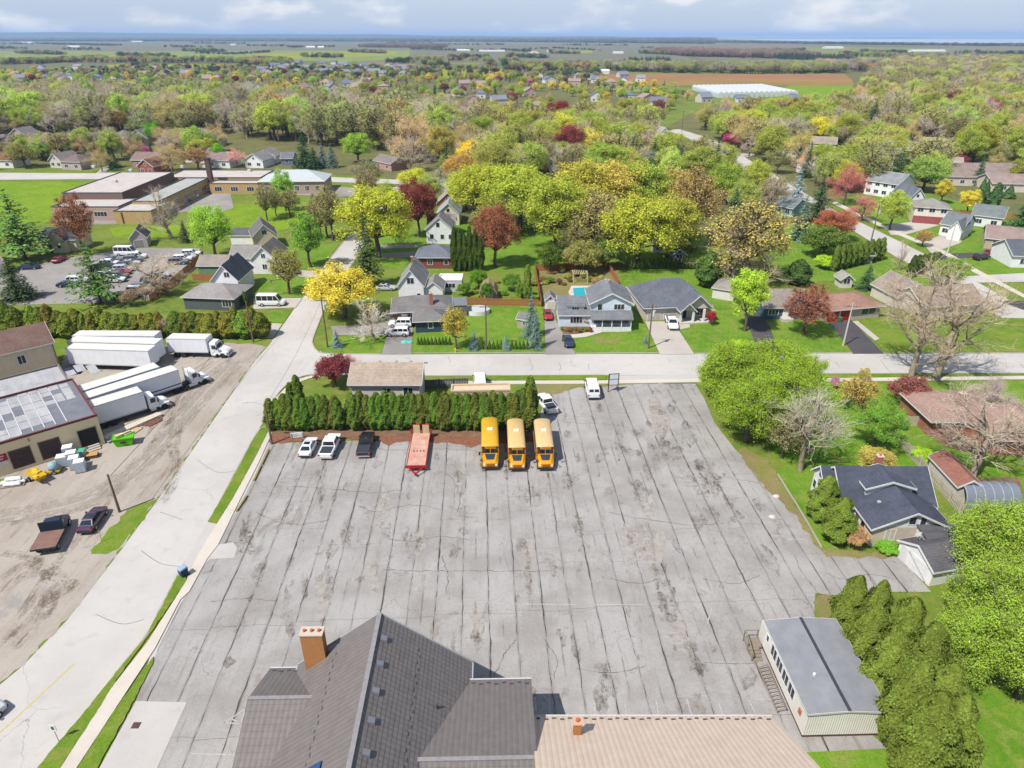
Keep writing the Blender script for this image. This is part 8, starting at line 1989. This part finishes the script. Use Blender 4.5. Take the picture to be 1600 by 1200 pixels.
field([(400,79),(640,79),(640,92),(540,97),(400,94)], GFLD, .34)
field([(400,84),(520,82),(620,80),(620,86),(500,92),(400,92)], YFLD, .36)
field([(640,82),(800,82),(810,98),(640,97)], VINE, .36)
field([(640,108),(800,109),(800,122),(636,122)], YFLD, .34)
field([(560,96),(650,96),(650,103),(560,103)], BFLD, .34)
field([(800,72),(1060,72),(1080,95),(800,95)], VINE, .34)
field([(885,80),(925,79),(926,83),(885,83)], YFLD, .40)
field([(820,80),(838,80),(850,88),(842,88)], DRIVEC, .42)
field([(930,116),(1320,116),(1330,124),(930,125)], ORCH, .34)
field([(930,124),(1330,124),(1335,134),(1080,135),(930,134)], field_mat('orchard_gold', kc(190,150,90), kc(170,142,84), .1), .36)
field([(930,128),(990,128),(1010,146),(940,140)], GFLD, .40)
field([(1240,130),(1330,130),(1340,150),(1300,170),(1260,168),(1200,155)], FIELDG, .30)
field([(1440,77),(1660,78),(1660,88),(1440,88)], VINE, .34)
field([(1320,94),(1500,94),(1500,100),(1320,99)], BFLD, .36)
WATER = mat('lake_water', (0.30, 0.36, 0.44), 0.35, var=0.1, scale=0.002, world=True, spec=0.5)
sheet('lake', [(1110,60.5),(1200,63),(1300,66),(1420,68.5),(1700,70.5),(2100,71),(4000,56),(4000,55.25),(800,55.25),(960,58)], 0.6, WATER)
# low escarpment on the left skyline
def hills():
    rg = np.random.default_rng(4); n = 90; V = []; F = []
    for i in range(n):
        u = i/(n-1); px = -900 + u*2500
        D = 13500.0; X = (px-800)/FPX*D*1.12
        hh = 118*max(0.0, 1-max(0, (px+100)/1150.0))**.8 + 5 + 7*math.sin(i*.5) + 4*math.sin(i*1.3)
        hh = max(2.0, hh)
        V += [(X, D, 0), (X*1.01, D+500, hh*.75), (X*1.04, D+1300, hh), (X*1.1, D+3500, 0)]
    for i in range(n-1):
        for k in range(3): a = 4*i+k; F.append((a, a+4, a+5, a+1))
    m = MB(); m.add(V, F)
    return tag(m.build('hills', grass_mat('hill_cover', kc(90,104,70), kc(78,92,66), kc(110,108,84)), None, 0, True), None, None, None, 'structure')
hills()
# treelines: belts of crowns along photo lines
def belt(pts, thick, step, hr, mix, seed, wide=1.0):
    rg = random.Random(seed); P = [at(x, y) for x, y in pts]; out = []; tot = sum(m[0] for m in mix)
    for a, b in zip(P[:-1], P[1:]):
        L = (b-a).length; n = max(1, int(L*thick/(step*step)))
        for _ in range(n):
            p = a + (b-a)*rg.random() + Vector((rg.uniform(-.2, .2)*step, rg.uniform(0, thick), 0))
            q = rg.uniform(0, tot)
            for wgt, kd, c in mix:
                q -= wgt
                if q <= 0: break
            h = rg.uniform(*hr); cj = rg.uniform(-12, 12); out.append((kd, p, h, h*rg.uniform(.8, 1.2)*wide*(.5 if kd == 'spruce' else 1), tuple(max(20, min(235, v+cj)) for v in c)))
    return out
DKM = [(3,'dense',(84,100,64)),(2,'leaf',(120,128,84)),(1.2,'pine',(62,86,60)),(1.2,'bud',(140,116,96)),(1,'spruce',(58,82,60))]
BRW = [(3,'bud',(140,116,104)),(2,'bare',(140,120,112)),(1,'sparse',(146,136,100))]
GRN = [(3,'leaf',(160,170,90)),(2,'sparse',(166,158,106)),(1,'spruce',(70,96,66)),(1,'bud',(176,140,104)),(.6,'dense',(120,74,72))]
B = []
for i_, (y0, y1, y2, st, hmin) in enumerate(((57.2,57.6,59.5,70,14),(58.2,58.6,60.8,60,14),(59.2,59.8,62.4,52,13),(60.4,61.0,64.0,44,12),(61.8,62.4,65.4,36,11),(63.2,64.0,67.0,30,10),(64.6,65.6,68.6,26,9))):
    B += belt([(-120,y0),(420,y0+.2),(800,y1),(1120,y2)], 300, st, (hmin, hmin+9), DKM, 100+i_, 2.6)
B += belt([(1130,66.5),(1290,69),(1420,71),(1660,73)], 260, 22, (9, 18), DKM, 4, 1.6)
B += belt([(-80,70),(60,69),(180,72)], 60, 20, (8, 13), DKM, 5, 1.4)
B += belt([(560,74),(690,75.5)], 320, 15, (14, 20), BRW, 6, 1.2)
B += belt([(1062,88),(1180,91),(1290,93)], 420, 13, (15, 21), BRW, 7, 1.1)
B += belt([(1230,93.5),(1340,95)], 100, 11, (11, 16), [(1,'pine',(56,82,56))], 8)
B += belt([(1330,88),(1500,93),(1660,95)], 90, 15, (9, 15), GRN, 9, 1.1)
B += belt([(640,78),(720,80),(800,80),(830,82)], 60, 20, (7, 11), DKM, 10, 1.3)
B += belt([(450,75),(470,74),(520,74)], 80, 20, (8, 12), DKM, 11)
B += belt([(640,95),(700,96),(810,97)], 60, 14, (8, 12), GRN, 12)
B += belt([(100,99),(180,98),(240,99),(330,98),(440,104)], 80, 13, (9, 15), GRN, 13)
B += belt([(-80,104),(60,100),(110,96)], 140, 13, (9, 14), GRN, 14)
B += belt([(300,84),(360,86),(420,82)], 50, 16, (6, 9), DKM, 15)
B += belt([(800,112),(860,110),(940,110)], 130, 12, (9, 15), GRN, 16)
B += belt([(960,112),(1100,115),(1230,116),(1330,114)], 170, 11, (11, 16), [(3,'leaf',(160,166,96)),(3,'sparse',(170,160,120)),(1,'bare',(176,168,160)),(.6,'pine',(74,98,70))], 17)
B += belt([(980,100),(1050,100)], 60, 10, (10, 15), [(1,'pine',(60,84,58))], 18)
B += belt([(1330,112),(1480,112),(1660,112)], 200, 12, (13, 18), [(3,'bare',(170,156,156)),(2,'sparse',(168,160,116)),(1,'bud',(196,160,110))], 19)
B += belt([(40,118),(420,122),(640,124),(960,126)], 300, 20, (6, 10), DKM+GRN, 30)
FARD = [(3,'pine',(60,84,56)),(2,'dense',(96,112,66)),(2,'bud',(150,128,100)),(1,'leaf',(150,160,80))]
for i_, q_ in enumerate(([(180,88),(260,90)],[(285,80),(345,82)],[(395,97),(440,99)],[(470,90),(530,91)],[(545,82),(600,84)],[(600,100),(645,100)],[(660,104),(700,105)],[(700,92),(770,91)],[(760,104),(800,104)],[(790,90),(860,92)],[(860,84),(905,85)],[(20,84),(90,86)],[(-60,76),(40,77)],[(1000,84),(1050,86)],[(1180,80),(1260,80)],[(1350,82),(1430,84)],[(1500,84),(1640,86)],[(250,74),(330,75)],[(380,72),(450,73)],[(700,70),(790,71)],[(880,71),(980,72)],[(1000,76),(1100,77)],[(90,78),(150,79)],[(600,68),(680,69)],[(300,68),(380,69)])): B += belt(q_, 45, 12 if q_[0][1] > 78 else 20, (8, 14), FARD, 200+i_, 1.2)
B += belt([(820,78),(870,76),(940,80)], 40, 20, (6, 9), DKM, 20)
scatter('far_treeline', 'far off belts of trees between the fields towards the horizon', B)

# ---- farm sheds and greenhouse
def farm(label, x0, x1, y, d, h, rise, wc=(236,236,236), rc=(232,232,234), name='farm_shed'):
    hs = House(name, label, (x0, y), (x1, y), 'shed'); hs.vol(0, hs.W, 0, d, h, rise, 'x', paint(*wc), paint(*rc), ov=.3); return hs
farm('long white farm shed in the far vineyards, right of centre', 749, 789, 81, 18, 4, 2)
farm('white farm shed left of the long one in the far vineyards', 714, 735, 80, 20, 4, 2.5)
farm('white farm roof standing alone near the lake', 1425, 1478, 81, 30, 4, 2.5)
farm('little white farm building in the far right field', 1402, 1411, 97, 14, 4, 3)
farm('white long shed in the far fields by the orchard trees', 958, 974, 84, 12, 4, 2)
farm('pale buildings in the farmyard among far vineyards', 478, 492, 75, 24, 5, 3)
farm('second pale building of the farmyard among vineyards', 496, 506, 75, 20, 5, 3)
farm('white shed under the skyline at far left', 105, 124, 74, 22, 4, 3)
farm('white shed near the brown wood on the skyline', 610, 655, 61.5, 60, 6, 4)
farm('pale shed on the skyline left of centre', 312, 330, 64, 40, 6, 4)
farm('pale house in the far left fields', 360, 368, 71, 20, 5, 3)
farm('white shed at the farm road in the far fields', 855, 872, 82, 16, 4, 2.5)
farm('far white shed before the lake', 1290, 1318, 76, 40, 5, 3)
farm('white shed by the orchard at the far road', 935, 952, 116, 14, 4, 2.5)
farm('small white barn at the skyline left', 205, 222, 66, 40, 6, 4)
farm('white barn at the far left skyline edge', 30, 50, 68, 40, 6, 4)
gh = House('greenhouse', 'long white greenhouse of many bays beyond the wood', (1122,153), (1258,153), 'greenhouse'); nb = 16
GHM = mat('greenhouse_cover', kc(240,242,246), .3, var=.06, scale=.05, spec=.5)
for k in range(nb):
    m = MB(); x0, x1 = k*gh.W/nb, (k+1)*gh.W/nb; n = 6; V = []
    for y in (0, 105):
        for i in range(n+1): t = math.pi*i/n; V.append(((x0+x1)/2 - (x1-x0)/2*math.cos(t)*.97, y + k*1.2, 3 + 2.2*math.sin(t)))
    m.add(V, [(i, i+1, n+2+i, n+1+i) for i in range(n)] + [tuple(range(n+1)), tuple(range(n+1, 2*n+2))]); m.build('roof_bay', GHM, gh.o)
    m = MB(); m.box(x0+.1, x1-.1, k*1.2+.05, k*1.2+104.9, 0, 3.02); m.build('bay_wall', paint(206,214,212), gh.o)
# ---- the far subdivision: each house its own
def far_houses(poly, n, cols, lab, grp, seed, size=(10, 15), hh=(3.2, 5.2)):
    rg = random.Random(seed); W_ = [at(x, y) for x, y in poly]; wp = [(p.x, p.y) for p in W_]; done = []; tries = 0
    while len(done) < n and tries < 6000:
        tries += 1
        x, y = rg.uniform(min(p[0] for p in wp), max(p[0] for p in wp)), rg.uniform(min(p[1] for p in wp), max(p[1] for p in wp))
        if not inside(x, y, wp) or any((x-a)**2 + (y-b)**2 < 21**2 for a, b in done): continue
        done.append((x, y)); w = rg.uniform(*size); d = rg.uniform(9, 12); c, wc, nm = rg.choice(cols)
        hs = House('house', '%s %s' % (nm, lab), None, None, 'house', grp, rz=rg.choice((0, .3, -.2, R(90)))+rg.uniform(-.1,.1), origin=Vector((x, y, 0)))
        h_ = rg.uniform(*hh); kd = rg.choice('xyh'); hs.vol(0, w, 0, d, h_, rg.uniform(2.6, 4.0), kd, paint(*wc), paint(*c), ov=.4, trim=None)
        hs.win('f', w*.25, 1.0, 1.6, 1.4); hs.win('f', w*.7, 1.0, 1.6, 1.4)
GR = [((112,120,140),(224,222,220),'slate roofed'),((132,136,150),(206,196,190),'grey roofed'),((150,146,150),(236,234,232),'pale grey roofed'),((160,140,134),(200,170,156),'brown roofed')]
far_houses([(60,106),(250,110),(430,114),(430,132),(60,130)], 26, GR, 'house in the far subdivision at the left', 'far subdivision at the left', 71)
far_houses([(400,99),(640,101),(650,121),(400,121)], 50, GR[:2], 'house in the far new subdivision left of the yellow field', 'far new subdivision', 72, (12, 20))
far_houses([(690,122),(1000,118),(1010,138),(690,140)], 16, GR, 'house among trees beyond the big wood', 'houses beyond the big wood', 73)
far_houses([(-40,112),(70,108),(120,150),(-40,160)], 10, GR, 'house at the far left edge behind the wood', 'houses at the far left', 74)
far_houses([(420,128),(700,136),(800,160),(640,160),(430,148)], 12, GR, 'house in the gardens behind the wide wood', 'garden houses behind the wide wood', 75)
far_houses([(720,150),(980,150),(1040,175),(760,185)], 9, GR, 'house half hidden in the centre woodland', 'houses half hidden in the centre', 76)
far_houses([(1060,158),(1240,158),(1230,172),(1080,175)], 4, GR, 'house near the greenhouse', 'houses near the greenhouse', 77)
order_labels(('house',))
# haze: the air over the whole scene
m = MB(); m.box(-46000, 46000, -450, 62000, -1.0, 132.0)
hz = bpy.data.materials.new('haze_air'); hz.use_nodes = True; nt = hz.node_tree; nt.nodes.clear()
o_ = _N(nt, 'ShaderNodeOutputMaterial'); pv = _N(nt, 'ShaderNodeVolumePrincipled')
pv.inputs['Color'].default_value = (0.46, 0.66, 1.0, 1); pv.inputs['Density'].default_value = 0.000075; pv.inputs['Anisotropy'].default_value = 0.0
nt.links.new(pv.outputs[0], o_.inputs['Volume'])
tag(m.build('haze', hz), None, None, None, 'stuff')
